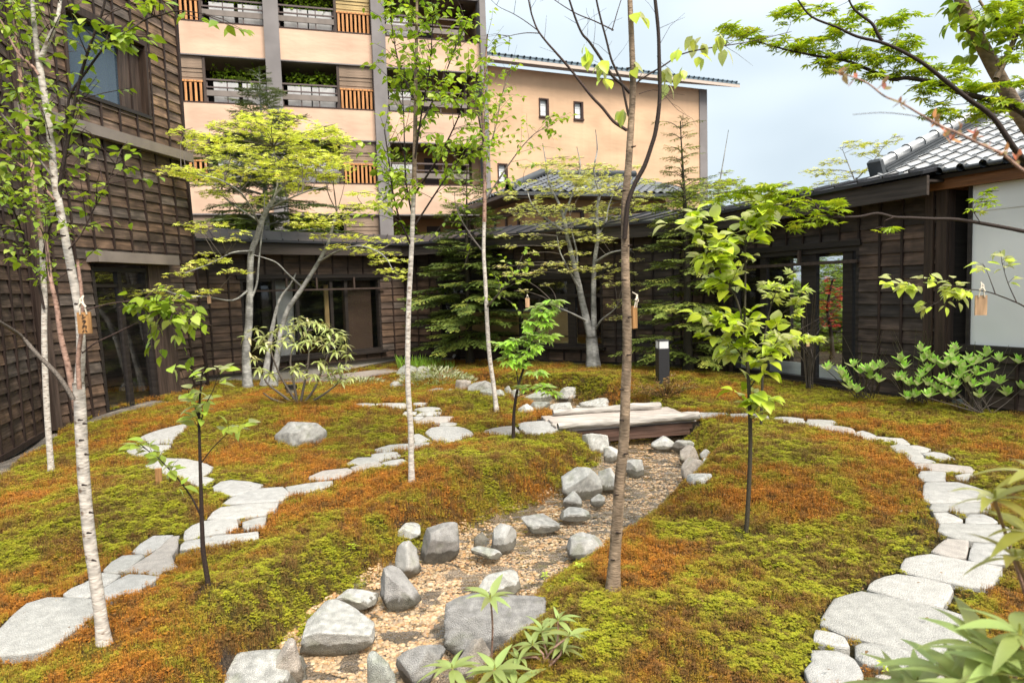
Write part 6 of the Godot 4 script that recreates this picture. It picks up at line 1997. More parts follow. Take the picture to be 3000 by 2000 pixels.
	var b1 := limb(t, "branch", [Vector3(-4.711, 1.692, -6.900), Vector3(-4.760, 2.053, -6.900), Vector3(-4.851, 2.396, -6.900), Vector3(-4.787, 2.642, -6.700), Vector3(-4.724, 2.808, -6.500)], 0.012, 0.005, "bark_dark", 6)
	var b2 := limb(t, "branch", [Vector3(-4.684, 2.188, -6.900), Vector3(-4.607, 2.457, -6.900), Vector3(-4.418, 2.709, -6.800), Vector3(-4.261, 3.017, -6.700)], 0.012, 0.005, "bark_dark", 6)
	birch_leaves(t, [b1, b2, l2], 120, 0.1, 5, 0.075, 111, 0.2, 0.6)
	rng.seed = 112

	# --- sapling in the left front
	t = plant("young_sapling", "slender dark stemmed sapling with fresh oval leaves beside the left path", "sapling", Vector3(-1.756, 0.098, -3.747))
	l1 = limb(t, "stem", [Vector3(-1.757, 0.081, -3.750), Vector3(-1.764, 0.180, -3.750), Vector3(-1.776, 0.322, -3.750), Vector3(-1.774, 0.477, -3.750), Vector3(-1.768, 0.634, -3.750), Vector3(-1.763, 0.789, -3.750), Vector3(-1.757, 0.944, -3.750), Vector3(-1.751, 1.098, -3.750), Vector3(-1.735, 1.231, -3.750), Vector3(-1.716, 1.345, -3.750)], 0.016, 0.005, "bark_dark", 8)
	b1 = limb(t, "branch", [Vector3(-1.774, 0.526, -3.750), Vector3(-1.814, 0.625, -3.750), Vector3(-1.864, 0.713, -3.750), Vector3(-1.918, 0.784, -3.750), Vector3(-1.976, 0.852, -3.750), Vector3(-2.034, 0.904, -3.750), Vector3(-2.031, 0.975, -3.650)], 0.006, 0.002, "bark_dark", 5)
	b2 = limb(t, "branch", [Vector3(-1.754, 1.021, -3.750), Vector3(-1.713, 1.154, -3.750), Vector3(-1.660, 1.248, -3.750), Vector3(-1.626, 1.342, -3.750)], 0.004, 0.0015, "bark_dark", 5)
	var b3 := limb(t, "branch", [Vector3(-1.750, 1.078, -3.750), Vector3(-1.778, 1.175, -3.750), Vector3(-1.809, 1.271, -3.750), Vector3(-1.832, 1.358, -3.750)], 0.004, 0.0015, "bark_dark", 5)
	var b4 := limb(t, "branch", [Vector3(-1.761, 0.828, -3.750), Vector3(-1.691, 0.913, -3.750), Vector3(-1.610, 0.988, -3.750), Vector3(-1.551, 1.024, -3.750)], 0.004, 0.0015, "bark_dark", 5)
	rng.seed = 121
	var tw := twigs_from([l1.slice(24), b2, b3], 20, 0.1, 0.05, 0.14, 0.1)
	tw.append_array(twigs_from([b1.slice(6)], 11, 0.1, 0.05, 0.14, 0.1))
	tw.append_array(twigs_from([b4.slice(4)], 4, 0.3, 0.05, 0.12, 0.1))
	twig_mesh(t, tw, 0.002, "bark_dark")
	leaf_parts(t, leaf_mesh["birch"], "sap", leaf_set(t, tw, 3, 0.055, 0.092, 0.3))

	# --- birch left of centre
	t = plant("birch_tree", "straight brownish birch left of centre with dense light green crown", "birch tree", Vector3(-0.918, 0.097, -5.867))
	l1 = limb(t, "trunk", [Vector3(-0.917, 0.068, -5.870), Vector3(-0.911, 0.342, -5.870), Vector3(-0.904, 0.583, -5.870), Vector3(-0.913, 0.883, -5.870), Vector3(-0.906, 1.180, -5.870), Vector3(-0.879, 1.622, -5.870), Vector3(-0.842, 2.028, -5.870), Vector3(-0.808, 2.431, -5.870), Vector3(-0.795, 2.603, -5.870)], 0.026, 0.019, "bark_birch", 10)
	l2 = limb(t, "stem", [Vector3(-0.795, 2.588, -5.870), Vector3(-0.771, 2.971, -5.870), Vector3(-0.754, 3.252, -5.870), Vector3(-0.739, 3.560, -5.870), Vector3(-0.719, 3.892, -5.870), Vector3(-0.698, 4.275, -5.870)], 0.021, 0.010, "bark_brown", 8)
	var bl := []
	for q in [[Vector3(-0.810, 2.374, -5.870), Vector3(-0.871, 2.677, -5.970), Vector3(-0.887, 3.015, -6.070), Vector3(-0.898, 3.332, -6.170), Vector3(-0.907, 3.627, -6.170)], [Vector3(-0.783, 2.830, -5.870), Vector3(-0.690, 3.225, -5.770), Vector3(-0.601, 3.548, -5.670), Vector3(-0.562, 3.752, -5.570), Vector3(-0.540, 3.987, -5.570)],
			[Vector3(-0.793, 2.574, -5.870), Vector3(-0.553, 2.842, -5.670), Vector3(-0.383, 3.113, -5.570), Vector3(-0.325, 3.243, -5.470), Vector3(-0.284, 3.424, -5.470)], [Vector3(-0.798, 2.316, -5.870), Vector3(-0.484, 2.781, -5.970), Vector3(-0.363, 2.893, -5.970), Vector3(-0.186, 3.024, -6.070)],
			[Vector3(-0.834, 2.144, -5.870), Vector3(-0.910, 2.367, -5.770), Vector3(-0.941, 2.579, -5.670), Vector3(-0.959, 2.799, -5.670), Vector3(-0.972, 3.050, -5.570)], [Vector3(-0.765, 3.056, -5.870), Vector3(-0.564, 3.558, -6.170), Vector3(-0.440, 3.880, -6.270), Vector3(-0.314, 4.180, -6.370)], [Vector3(-0.750, 3.336, -5.870), Vector3(-0.902, 3.711, -6.070), Vector3(-0.964, 4.036, -6.170), Vector3(-0.983, 4.297, -6.170)]]:
		bl.append(limb(t, "branch", q, 0.010, 0.003, "bark_dark", 6))
	birch_leaves(t, bl + [l2.slice(8)], 250, 0.15, 6, 0.066, 131, 0.12, 0.42, "twig", 1.15)

	# --- thin white birch in the middle distance
	t = plant("birch_tree", "thin white birch leaning slightly, beside the upper stream", "birch tree", Vector3(-0.248, 0.046, -9.402))
	l1 = limb(t, "trunk", [Vector3(-0.240, 0.013, -9.400), Vector3(-0.274, 0.421, -9.400), Vector3(-0.314, 0.794, -9.400), Vector3(-0.333, 1.220, -9.400), Vector3(-0.341, 1.845, -9.400), Vector3(-0.351, 2.264, -9.400), Vector3(-0.326, 2.720, -9.400)], 0.033, 0.024, "bark_birch", 9)
	l2 = limb(t, "stem", [Vector3(-0.328, 2.674, -9.400), Vector3(-0.300, 3.360, -9.400), Vector3(-0.296, 4.039, -9.400), Vector3(-0.266, 4.532, -9.400), Vector3(-0.205, 5.152, -9.400)], 0.029, 0.010, "bark_pink", 7)
	bl = []
	for q in [[Vector3(-0.309, 2.949, -9.400), Vector3(-0.076, 3.294, -9.400), Vector3(0.203, 3.650, -9.400), Vector3(0.412, 3.847, -9.400), Vector3(0.640, 3.944, -9.400)], [Vector3(-0.307, 3.451, -9.400), Vector3(-0.151, 3.991, -9.800), Vector3(-0.041, 4.512, -10.000), Vector3(0.119, 4.950, -10.200)], [Vector3(-0.346, 2.259, -9.400), Vector3(-0.537, 2.527, -9.800), Vector3(-0.734, 2.891, -10.000), Vector3(-0.780, 3.199, -10.100)], [Vector3(-0.338, 1.512, -9.400), Vector3(-0.116, 1.740, -9.100), Vector3(0.116, 1.999, -8.900)], [Vector3(-0.298, 3.723, -9.400), Vector3(-0.355, 4.055, -9.100), Vector3(-0.359, 4.459, -9.000)]]:
		bl.append(limb(t, "branch", q, 0.014, 0.004, "twig_gray", 5))
	birch_leaves(t, bl + [l2], 120, 0.1, 5, 0.085, 141, 0.2, 0.6, "twig_gray", 1.1)

	# --- bright maple sapling in the centre
	t = plant("maple_sapling", "bright green lobed leaf sapling with one bent stem near the bridge", "sapling", Vector3(-0.019, 0.012, -7.705))
	l1 = limb(t, "stem", [Vector3(-0.020, -0.014, -7.700), Vector3(-0.001, 0.349, -7.700), Vector3(0.054, 0.645, -7.700), Vector3(0.131, 0.869, -7.700), Vector3(0.202, 1.077, -7.700), Vector3(0.278, 1.300, -7.700), Vector3(0.372, 1.501, -7.700)], 0.022, 0.005, "bark_dark", 7)
	b1 = limb(t, "branch", [Vector3(0.055, 0.653, -7.700), Vector3(0.044, 0.810, -7.700), Vector3(0.024, 0.917, -7.800), Vector3(-0.004, 1.016, -7.800)], 0.008, 0.003, "bark_dark", 5)
	b2 = limb(t, "branch", [Vector3(0.020, 0.517, -7.700), Vector3(0.155, 0.587, -7.600), Vector3(0.362, 0.642, -7.500)], 0.005, 0.002, "bark_dark", 5)
	rng.seed = 151
	var ml := []
	for q in [Vector3(-0.078, 1.144, -7.700), Vector3(0.039, 1.179, -7.700), Vector3(0.154, 1.156, -7.700), Vector3(-0.003, 1.045, -7.700), Vector3(0.111, 1.002, -7.700), Vector3(0.209, 1.038, -7.700), Vector3(-0.044, 0.968, -7.700), Vector3(0.070, 0.906, -7.700), Vector3(0.214, 1.213, -7.700), Vector3(0.311, 1.248, -7.700), Vector3(0.388, 1.207, -7.700), Vector3(0.250, 1.134, -7.700), Vector3(0.199, 1.387, -7.700), Vector3(0.316, 1.422, -7.700), Vector3(0.392, 1.362, -7.700), Vector3(0.281, 1.538, -7.700), Vector3(0.397, 1.573, -7.700), Vector3(0.494, 1.609, -7.700), Vector3(0.356, 1.479, -7.700), Vector3(0.453, 1.514, -7.700), Vector3(0.176, 0.644, -7.600), Vector3(0.325, 0.673, -7.500), Vector3(0.418, 0.613, -7.500), Vector3(0.281, 0.822, -7.700), Vector3(-0.117, 1.133, -7.700)]:
		ml.append([q, 0.12])
	tw = []
	for q in ml:
		var from := near_on([l1, b1, b2], q[0])
		tw.append([from, from.lerp(q[0], 0.6) + Vector3(0, 0.03, 0), q[0]])
	twig_mesh(t, tw, 0.004, "bark_dark")
	var mx := []
	for q in ml:
		for k in 8:
			var d := Vector3(rnd(-1, 1), rnd(-0.35, 0.2), rnd(-1, 1)).normalized()
			mx.append(Transform3D(turn_to(d, rnd(-0.5, 0.5)) * Basis.from_scale(Vector3.ONE * rnd(0.10, 0.155)), q[0] - t.position + d * rnd(0.01, 0.07)))
	leaf_parts(t, leaf_mesh["oak"], "jade", mx)

	# --- the tall brown trunk right of centre
	t = plant("bare_tree", "tall brown trunked tree right of centre, nearly leafless with a dark side limb", "tree", Vector3(0.530, 0.054, -3.731))
	l1 = limb(t, "trunk", [Vector3(0.527, 0.029, -3.730), Vector3(0.543, 0.256, -3.730), Vector3(0.557, 0.413, -3.730), Vector3(0.579, 0.685, -3.730), Vector3(0.604, 0.896, -3.730), Vector3(0.618, 1.163, -3.730), Vector3(0.632, 1.446, -3.730), Vector3(0.629, 1.818, -3.730), Vector3(0.631, 2.021, -3.730), Vector3(0.632, 2.185, -3.730), Vector3(0.652, 2.366, -3.730), Vector3(0.670, 2.582, -3.730), Vector3(0.686, 2.813, -3.730), Vector3(0.683, 3.025, -3.730), Vector3(0.677, 3.253, -3.730), Vector3(0.676, 3.357, -3.730)], 0.034, 0.013, "bark_brown", 14, 0.015, 5)
	bl = []
	bl.append(limb(t, "limb", [Vector3(0.622, 2.001, -3.700), Vector3(0.631, 2.091, -3.700), Vector3(0.647, 2.199, -3.700), Vector3(0.685, 2.297, -3.700), Vector3(0.734, 2.382, -3.700), Vector3(0.772, 2.483, -3.700), Vector3(0.799, 2.573, -3.700), Vector3(0.821, 2.737, -3.700), Vector3(0.821, 2.923, -3.700), Vector3(0.818, 3.082, -3.700), Vector3(0.804, 3.237, -3.700), Vector3(0.797, 3.340, -3.700)], 0.013, 0.009, "bark_dark", 8, 0.04))
	bl.append(limb(t, "branch", [Vector3(0.651, 2.579, -3.730), Vector3(0.610, 2.605, -3.730), Vector3(0.574, 2.633, -3.730), Vector3(0.520, 2.702, -3.730), Vector3(0.470, 2.755, -3.730), Vector3(0.405, 2.839, -3.730), Vector3(0.352, 2.909, -3.730), Vector3(0.281, 2.993, -3.730), Vector3(0.234, 3.047, -3.730), Vector3(0.187, 3.111, -3.730), Vector3(0.163, 3.172, -3.730), Vector3(0.150, 3.221, -3.730), Vector3(0.136, 3.303, -3.730)], 0.009, 0.004, "twig", 6))
	bl.append(limb(t, "branch", [Vector3(0.194, 3.097, -3.730), Vector3(0.130, 3.101, -3.730), Vector3(0.072, 3.095, -3.730), Vector3(0.012, 3.083, -3.730), Vector3(-0.061, 3.068, -3.730)], 0.003, 0.001, "twig", 5))
	bl.append(limb(t, "branch", [Vector3(0.190, 3.109, -3.730), Vector3(0.123, 3.160, -3.730), Vector3(0.059, 3.201, -3.730), Vector3(-0.019, 3.241, -3.730), Vector3(-0.071, 3.292, -3.730)], 0.003, 0.001, "twig", 5))
	bl.append(limb(t, "branch", [Vector3(0.669, 2.774, -3.730), Vector3(0.623, 2.824, -3.730), Vector3(0.578, 2.864, -3.730), Vector3(0.499, 2.985, -3.730), Vector3(0.455, 3.049, -3.730), Vector3(0.420, 3.089, -3.730), Vector3(0.385, 3.174, -3.730), Vector3(0.347, 3.297, -3.730)], 0.009, 0.005, "bark_dark", 6))
	bl.append(limb(t, "branch", [Vector3(0.660, 2.653, -3.730), Vector3(0.643, 2.743, -3.730), Vector3(0.625, 2.831, -3.730), Vector3(0.597, 2.895, -3.730), Vector3(0.571, 2.958, -3.730), Vector3(0.546, 3.064, -3.730), Vector3(0.526, 3.140, -3.730), Vector3(0.507, 3.223, -3.730), Vector3(0.491, 3.310, -3.730)], 0.007, 0.005, "bark_dark", 6))
	bl.append(limb(t, "branch", [Vector3(0.692, 2.791, -3.730), Vector3(0.710, 2.828, -3.730), Vector3(0.769, 2.867, -3.730), Vector3(0.839, 2.904, -3.730), Vector3(0.952, 2.968, -3.730), Vector3(1.097, 2.995, -3.730), Vector3(1.235, 3.011, -3.730), Vector3(1.342, 3.027, -3.730), Vector3(1.438, 3.047, -3.730), Vector3(1.532, 3.067, -3.730)], 0.005, 0.0015, "twig", 6))
	bl.append(limb(t, "branch", [Vector3(0.579, 3.098, -3.730), Vector3(0.612, 3.202, -3.730), Vector3(0.649, 3.306, -3.730)], 0.003, 0.002, "twig", 5))
	bl.append(limb(t, "branch", [Vector3(0.588, 3.101, -3.730), Vector3(0.484, 3.153, -3.730), Vector3(0.395, 3.191, -3.730), Vector3(0.306, 3.246, -3.730), Vector3(0.235, 3.300, -3.730)], 0.004, 0.002, "twig", 5))
	bl.append(limb(t, "branch", [Vector3(0.717, 2.768, -3.730), Vector3(0.822, 2.782, -3.730), Vector3(0.921, 2.681, -3.730), Vector3(0.994, 2.635, -3.730)], 0.002, 0.001, "twig", 5))
	bl.append(limb(t, "branch", [Vector3(0.685, 2.724, -3.730), Vector3(0.699, 2.795, -3.730), Vector3(0.714, 2.830, -3.730), Vector3(0.733, 2.874, -3.730)], 0.003, 0.0015, "twig_gray", 5))
	rng.seed = 161
	tw = twigs_from(bl, 46, 0.3, 0.05, 0.22, 0.1)
	twig_mesh(t, tw, 0.0014, "twig")
	tw = []
	for q in [Vector3(0.437, 3.041, -3.730), Vector3(0.460, 3.014, -3.730), Vector3(0.516, 2.959, -3.730), Vector3(0.534, 2.924, -3.730), Vector3(0.839, 2.915, -3.730), Vector3(0.851, 2.870, -3.730), Vector3(0.958, 3.017, -3.680), Vector3(1.012, 3.067, -3.680), Vector3(1.048, 3.058, -3.680), Vector3(1.110, 3.056, -3.680), Vector3(1.128, 3.029, -3.680), Vector3(0.698, 3.200, -3.730), Vector3(1.011, 2.963, -3.680), Vector3(0.672, 2.937, -3.730), Vector3(0.533, 2.879, -3.730), Vector3(0.951, 2.920, -3.730), Vector3(0.650, 2.725, -3.730)]:
		tw.append([q, q + Vector3(rnd(-0.02, 0.02), -0.01, rnd(-0.02, 0.02)), q + Vector3(rnd(-0.05, 0.05), -0.04, rnd(-0.05, 0.05))])
	leaf_parts(t, leaf_mesh["birch"], "lime", leaf_set(t, tw, 3, 0.06, 0.10, 0.9))
	rng.seed = 163
	knots = begin()
	for v in [Vector3(0.558, 0.388, -3.690), Vector3(0.523, 0.233, -3.690), Vector3(0.551, 0.601, -3.690), Vector3(0.607, 0.829, -3.690), Vector3(0.588, 1.019, -3.690), Vector3(0.632, 1.374, -3.690), Vector3(0.591, 1.188, -3.690), Vector3(0.641, 1.578, -3.690), Vector3(0.613, 1.781, -3.690), Vector3(0.649, 1.963, -3.690), Vector3(0.617, 2.253, -3.690), Vector3(0.676, 2.483, -3.690), Vector3(0.657, 2.890, -3.690)]:
		var q: Vector3 = v - t.position
		knots = begin()
		tube(knots, [q + Vector3(-0.011, 0, -0.004), q + Vector3(0.013, rnd(-0.004, 0.004), 0.004)], 0.006, 0.003, 6)
		fin("knot", knots, M["bark_dark"], t)

	# --- large leaved sapling at the right
	t = plant("broadleaf_sapling", "sapling at right with big round lime leaves and thin dark stem", "sapling", Vector3(1.559, 0.036, -4.539))
	l1 = limb(t, "stem", [Vector3(1.557, 0.012, -4.540), Vector3(1.572, 0.237, -4.540), Vector3(1.582, 0.426, -4.540), Vector3(1.590, 0.661, -4.540), Vector3(1.586, 0.894, -4.540), Vector3(1.577, 1.126, -4.540), Vector3(1.564, 1.287, -4.540), Vector3(1.549, 1.447, -4.540)], 0.017, 0.011, "bark_olive", 8)
	b1 = limb(t, "stem", [Vector3(1.551, 1.424, -4.540), Vector3(1.559, 1.719, -4.540), Vector3(1.562, 1.989, -4.540), Vector3(1.597, 2.122, -4.540), Vector3(1.669, 2.231, -4.540)], 0.009, 0.003, "bark_olive", 6)
	b2 = limb(t, "stem", [Vector3(1.549, 1.436, -4.540), Vector3(1.504, 1.630, -4.540), Vector3(1.437, 1.746, -4.540), Vector3(1.348, 1.906, -4.540), Vector3(1.285, 2.042, -4.540), Vector3(1.248, 2.155, -4.540)], 0.009, 0.003, "bark_olive", 6)
	b3 = limb(t, "branch", [Vector3(1.571, 1.218, -4.540), Vector3(1.480, 1.335, -4.540), Vector3(1.390, 1.452, -4.540), Vector3(1.322, 1.522, -4.540)], 0.005, 0.002, "bark_olive", 5)
	b4 = limb(t, "branch", [Vector3(1.582, 1.033, -4.540), Vector3(1.685, 1.191, -4.540), Vector3(1.754, 1.327, -4.540), Vector3(1.799, 1.383, -4.540)], 0.005, 0.002, "bark_olive", 5)
	rng.seed = 171
	tw = twigs_from([b1.slice(4)], 28, 0.05, 0.07, 0.26, 0.05, 0.5)
	tw.append_array(twigs_from([b2.slice(4)], 38, 0.05, 0.07, 0.26, 0.05, 0.5))
	tw.append_array(twigs_from([b3, b4, l1.slice(14)], 50, 0.05, 0.06, 0.24, 0.0, 0.5))
	twig_mesh(t, tw, 0.0025, "bark_olive")
	var big := leaf_set(t, tw, 4, 0.08, 0.122, 0.15)
	var shown := []
	var rest := []
	for i in big.size():
		(shown if (i % 8 < 5 and shown.size() < 295) else rest).append(big[i])
	leaf_parts(t, leaf_mesh["big"], "lime", shown)
	multi("more_leaves", leaf_mesh["big"], M["leaf"], rest, tints(rest.size(), Color(0.44, 0.55, 0.03), Color(0.34, 0.47, 0.03), Color(0.52, 0.58, 0.06)), t)

	# --- small maple sapling behind it
	t = plant("maple_sapling", "small green sapling behind the big leaved one, before the glass doors", "sapling", Vector3(2.927, 0.033, -7.998))
	l1 = limb(t, "stem", [Vector3(2.928, 0.012, -8.000), Vector3(2.949, 0.645, -8.000), Vector3(2.970, 1.049, -8.000), Vector3(3.043, 1.448, -8.000), Vector3(3.171, 1.783, -8.000)], 0.018, 0.005, "bark_olive", 6)
	b1 = limb(t, "branch", [Vector3(2.961, 0.807, -8.000), Vector3(3.131, 1.044, -8.000), Vector3(3.331, 1.098, -8.000), Vector3(3.492, 1.093, -8.000)], 0.006, 0.003, "bark_olive", 5)
	b2 = limb(t, "branch", [Vector3(2.990, 1.209, -8.000), Vector3(3.171, 1.364, -8.000), Vector3(3.371, 1.478, -8.000)], 0.006, 0.003, "bark_olive", 5)
	rng.seed = 181
	tw = twigs_from([l1.slice(12), b1, b2], 24, 0.1, 0.12, 0.32, 0.0, 0.4)
	twig_mesh(t, tw, 0.003, "bark_olive")
	leaf_parts(t, leaf_mesh["oak"], "lime", leaf_set(t, tw, 5, 0.09, 0.14, 0.05))


func more_trees() -> void:
	var Y := [Color(0.84, 0.88, 0.25), Color(0.74, 0.82, 0.17), Color(0.84, 0.72, 0.30)]
	# --- layered yellow green tree at the left, two pale trunks
	var t := plant("layered_maple", "wide yellow green tree with flat layered sprays and pale gray trunks at left", "tree", Vector3(-5.119, -0.018, -13.099))
	var la := limb(t, "trunk", [Vector3(-5.135, -0.064, -13.100), Vector3(-5.130, 0.685, -13.100), Vector3(-5.046, 1.209, -13.100), Vector3(-4.983, 1.939, -13.100), Vector3(-4.921, 2.553, -13.100), Vector3(-4.791, 2.878, -13.100), Vector3(-4.690, 3.164, -13.100), Vector3(-4.546, 3.416, -13.100), Vector3(-4.440, 3.572, -13.100)], 0.085, 0.045, "bark_gray", 9)
	var lb := limb(t, "trunk", [Vector3(-4.812, 0.046, -13.100), Vector3(-4.697, 0.672, -13.100), Vector3(-4.598, 1.136, -13.100), Vector3(-4.431, 1.668, -13.100), Vector3(-4.198, 1.974, -13.100), Vector3(-4.089, 2.178, -13.100)], 0.065, 0.012, "bark_gray", 9)
	var lc := limb(t, "trunk", [Vector3(-4.605, 0.054, -13.000), Vector3(-4.467, 0.759, -13.000), Vector3(-4.381, 1.135, -13.000), Vector3(-4.237, 1.502, -13.000), Vector3(-4.013, 1.806, -13.000), Vector3(-3.741, 2.185, -13.000), Vector3(-3.530, 2.513, -13.000), Vector3(-3.409, 2.727, -13.000), Vector3(-3.303, 3.049, -13.000), Vector3(-3.226, 3.301, -13.000)], 0.065, 0.025, "bark_gray", 8)
	var ls := [la, lb, lc]
	for q in [[Vector3(-4.949, 1.749, -13.100), Vector3(-4.842, 2.006, -13.100), Vector3(-4.778, 2.445, -13.100), Vector3(-4.699, 2.907, -13.100), Vector3(-4.641, 3.226, -13.100), Vector3(-4.593, 3.736, -13.100)], [Vector3(-4.440, 3.572, -13.100), Vector3(-4.347, 3.856, -13.100), Vector3(-4.351, 4.237, -13.100), Vector3(-4.385, 4.554, -13.100)], [Vector3(-4.403, 3.667, -13.100), Vector3(-4.251, 4.061, -13.600), Vector3(-4.122, 4.441, -13.900)], [Vector3(-4.726, 3.101, -13.100), Vector3(-4.711, 3.423, -12.600), Vector3(-4.727, 3.613, -12.200), Vector3(-4.950, 3.779, -11.900), Vector3(-5.263, 3.842, -11.700), Vector3(-5.442, 3.887, -11.600)], [Vector3(-4.710, 3.164, -13.100), Vector3(-5.251, 3.483, -13.500), Vector3(-5.732, 3.815, -13.900), Vector3(-6.209, 4.508, -14.300)],
			[Vector3(-4.011, 1.929, -13.100), Vector3(-4.161, 2.173, -12.800), Vector3(-4.295, 2.357, -12.700), Vector3(-4.456, 2.445, -12.600), Vector3(-4.665, 2.515, -12.500)], [Vector3(-3.635, 2.355, -13.000), Vector3(-3.201, 2.514, -12.600), Vector3(-2.670, 2.597, -12.200), Vector3(-2.217, 2.423, -12.000), Vector3(-2.033, 2.148, -11.900)], [Vector3(-3.303, 3.049, -13.000), Vector3(-2.876, 3.257, -12.700), Vector3(-2.393, 3.343, -12.500)], [Vector3(-4.514, 3.415, -13.100), Vector3(-3.991, 3.481, -12.500), Vector3(-3.498, 3.562, -12.100), Vector3(-3.084, 3.609, -11.900)], [Vector3(-5.019, 1.881, -13.100), Vector3(-5.046, 1.698, -12.400), Vector3(-5.312, 1.785, -11.900), Vector3(-5.543, 1.794, -11.700), Vector3(-5.864, 1.909, -11.600)], [Vector3(-4.884, 2.623, -13.100), Vector3(-4.953, 2.550, -12.300), Vector3(-5.157, 2.359, -11.900), Vector3(-5.499, 2.185, -11.600)]]:
		ls.append(limb(t, "branch", q, 0.022, 0.007, "bark_gray", 6))
	rng.seed = 201
	var ps := []
	for q in [Vector3(-5.364, 3.890, -11.800), Vector3(-5.442, 3.887, -11.600), Vector3(-5.328, 3.852, -12.100), Vector3(-5.543, 3.964, -11.700), Vector3(-5.316, 3.976, -12.500), Vector3(-5.253, 3.884, -12.700)]:
		ps.append([q, rnd(0.32, 0.5)])
	ps.append_array(dome_pads(Vector3(-4.522, 4.400, -13.100), 1.62, 0.90, 1.4, 88, 0.26, 0.44))
	ps.append_array(dome_pads(Vector3(-4.856, 4.842, -13.200), 0.9, 0.3, 0.8, 10, 0.25, 0.4))
	for q in [Vector3(-3.309, 3.904, -12.800), Vector3(-3.238, 4.222, -13.200), Vector3(-3.169, 4.644, -13.400), Vector3(-3.649, 4.809, -13.500), Vector3(-3.340, 4.887, -13.600), Vector3(-5.482, 4.819, -13.300), Vector3(-5.608, 4.527, -13.100)]:
		ps.append([q, rnd(0.25, 0.42)])
	for q in [Vector3(-3.041, 3.220, -12.600), Vector3(-2.785, 3.366, -12.600), Vector3(-2.539, 3.298, -12.600), Vector3(-2.287, 3.382, -12.600), Vector3(-2.651, 3.577, -12.600), Vector3(-2.987, 3.064, -12.600), Vector3(-3.295, 3.135, -12.600), Vector3(-3.486, 3.048, -12.600), Vector3(-3.665, 3.208, -12.600), Vector3(-3.860, 3.060, -12.600), Vector3(-2.874, 2.814, -12.600), Vector3(-2.700, 2.530, -12.600), Vector3(-2.440, 2.739, -12.600), Vector3(-2.326, 2.488, -12.600), Vector3(-2.152, 2.171, -12.600), Vector3(-2.064, 2.044, -12.600), Vector3(-2.207, 2.360, -12.600), Vector3(-2.508, 2.617, -12.600), Vector3(-3.070, 2.634, -12.600), Vector3(-3.435, 2.831, -12.600), Vector3(-1.941, 2.724, -12.600)]:
		ps.append([q, rnd(0.26, 0.46)])
	for q in [Vector3(-6.434, 1.866, -11.900), Vector3(-6.252, 1.920, -11.900), Vector3(-6.009, 2.001, -11.900), Vector3(-5.759, 2.200, -11.900), Vector3(-5.515, 2.311, -11.900), Vector3(-5.273, 2.392, -11.900), Vector3(-5.035, 2.414, -11.900), Vector3(-5.897, 1.909, -11.900), Vector3(-5.668, 1.796, -11.900), Vector3(-6.112, 1.809, -11.900), Vector3(-5.265, 2.526, -11.900), Vector3(-4.751, 2.229, -11.900), Vector3(-5.187, 1.888, -11.900), Vector3(-4.866, 2.760, -11.900), Vector3(-5.296, 2.948, -11.900), Vector3(-5.467, 3.041, -11.900), Vector3(-4.997, 3.027, -11.900), Vector3(-4.653, 2.871, -11.900)]:
		ps.append([q, rnd(0.2, 0.34)])
	pads(t, ls, ps, "star", 270.0, 0.05, 0.082, Y, "twig_gray", 0.035, 0.16, 0.008)

	# --- fir behind it, beyond the corridor
	conifer("fir_tree", "tall dark fir rising behind the yellow green tree, before the beige building", Vector3(-6.914, 0.000, -19.648), 8.2, 3.0, 0.25, 30, [Color(0.15, 0.20, 0.045), Color(0.10, 0.15, 0.035), Color(0.26, 0.30, 0.07)], 210, "bark_gray", 0.06, 1.5)
	# --- dark fir in the corridor corner
	conifer("fir_tree", "dark green fir in the corner between two corridor walls", Vector3(-1.012, -0.019, -16.237), 4.6, 1.6, 0.12, 22, [Color(0.16, 0.21, 0.035), Color(0.10, 0.155, 0.03), Color(0.32, 0.35, 0.06)], 211, "bark_olive", 0.08, 1.5)
	# --- fir behind the big leaved sapling
	conifer("fir_tree", "fir with a bare leader standing up against the sky, right of centre", Vector3(3.254, 0.100, -12.620), 4.6, 1.15, 0.06, 24, [Color(0.19, 0.24, 0.04), Color(0.13, 0.18, 0.03), Color(0.36, 0.38, 0.07)], 212, "bark_olive", 0.24, 1.2)

	# --- pale gray tree in front of the middle window
	t = plant("maple_tree", "pale gray forked tree with sparse yellowish sprays before the middle window", "tree", Vector3(1.734, 0.002, -14.571))
	la = limb(t, "trunk", [Vector3(1.731, -0.056, -14.500), Vector3(1.711, 0.370, -14.500), Vector3(1.696, 0.699, -14.500)], 0.13, 0.115, "bark_gray", 12)
	lb = limb(t, "stem", [Vector3(1.681, 0.663, -14.500), Vector3(1.622, 0.956, -14.500), Vector3(1.523, 1.416, -14.500), Vector3(1.458, 1.765, -14.500), Vector3(1.348, 2.300, -14.500), Vector3(1.243, 2.768, -14.500), Vector3(1.187, 3.125, -14.500), Vector3(1.088, 3.483, -14.500)], 0.085, 0.03, "bark_gray", 9)
	lc = limb(t, "stem", [Vector3(1.732, 0.662, -14.500), Vector3(1.755, 1.097, -14.500), Vector3(1.759, 1.640, -14.500), Vector3(1.794, 2.251, -14.500), Vector3(1.877, 2.820, -14.500), Vector3(1.859, 3.318, -14.500), Vector3(1.938, 3.670, -14.500)], 0.07, 0.028, "bark_gray", 9)
	ls = [lb, lc]
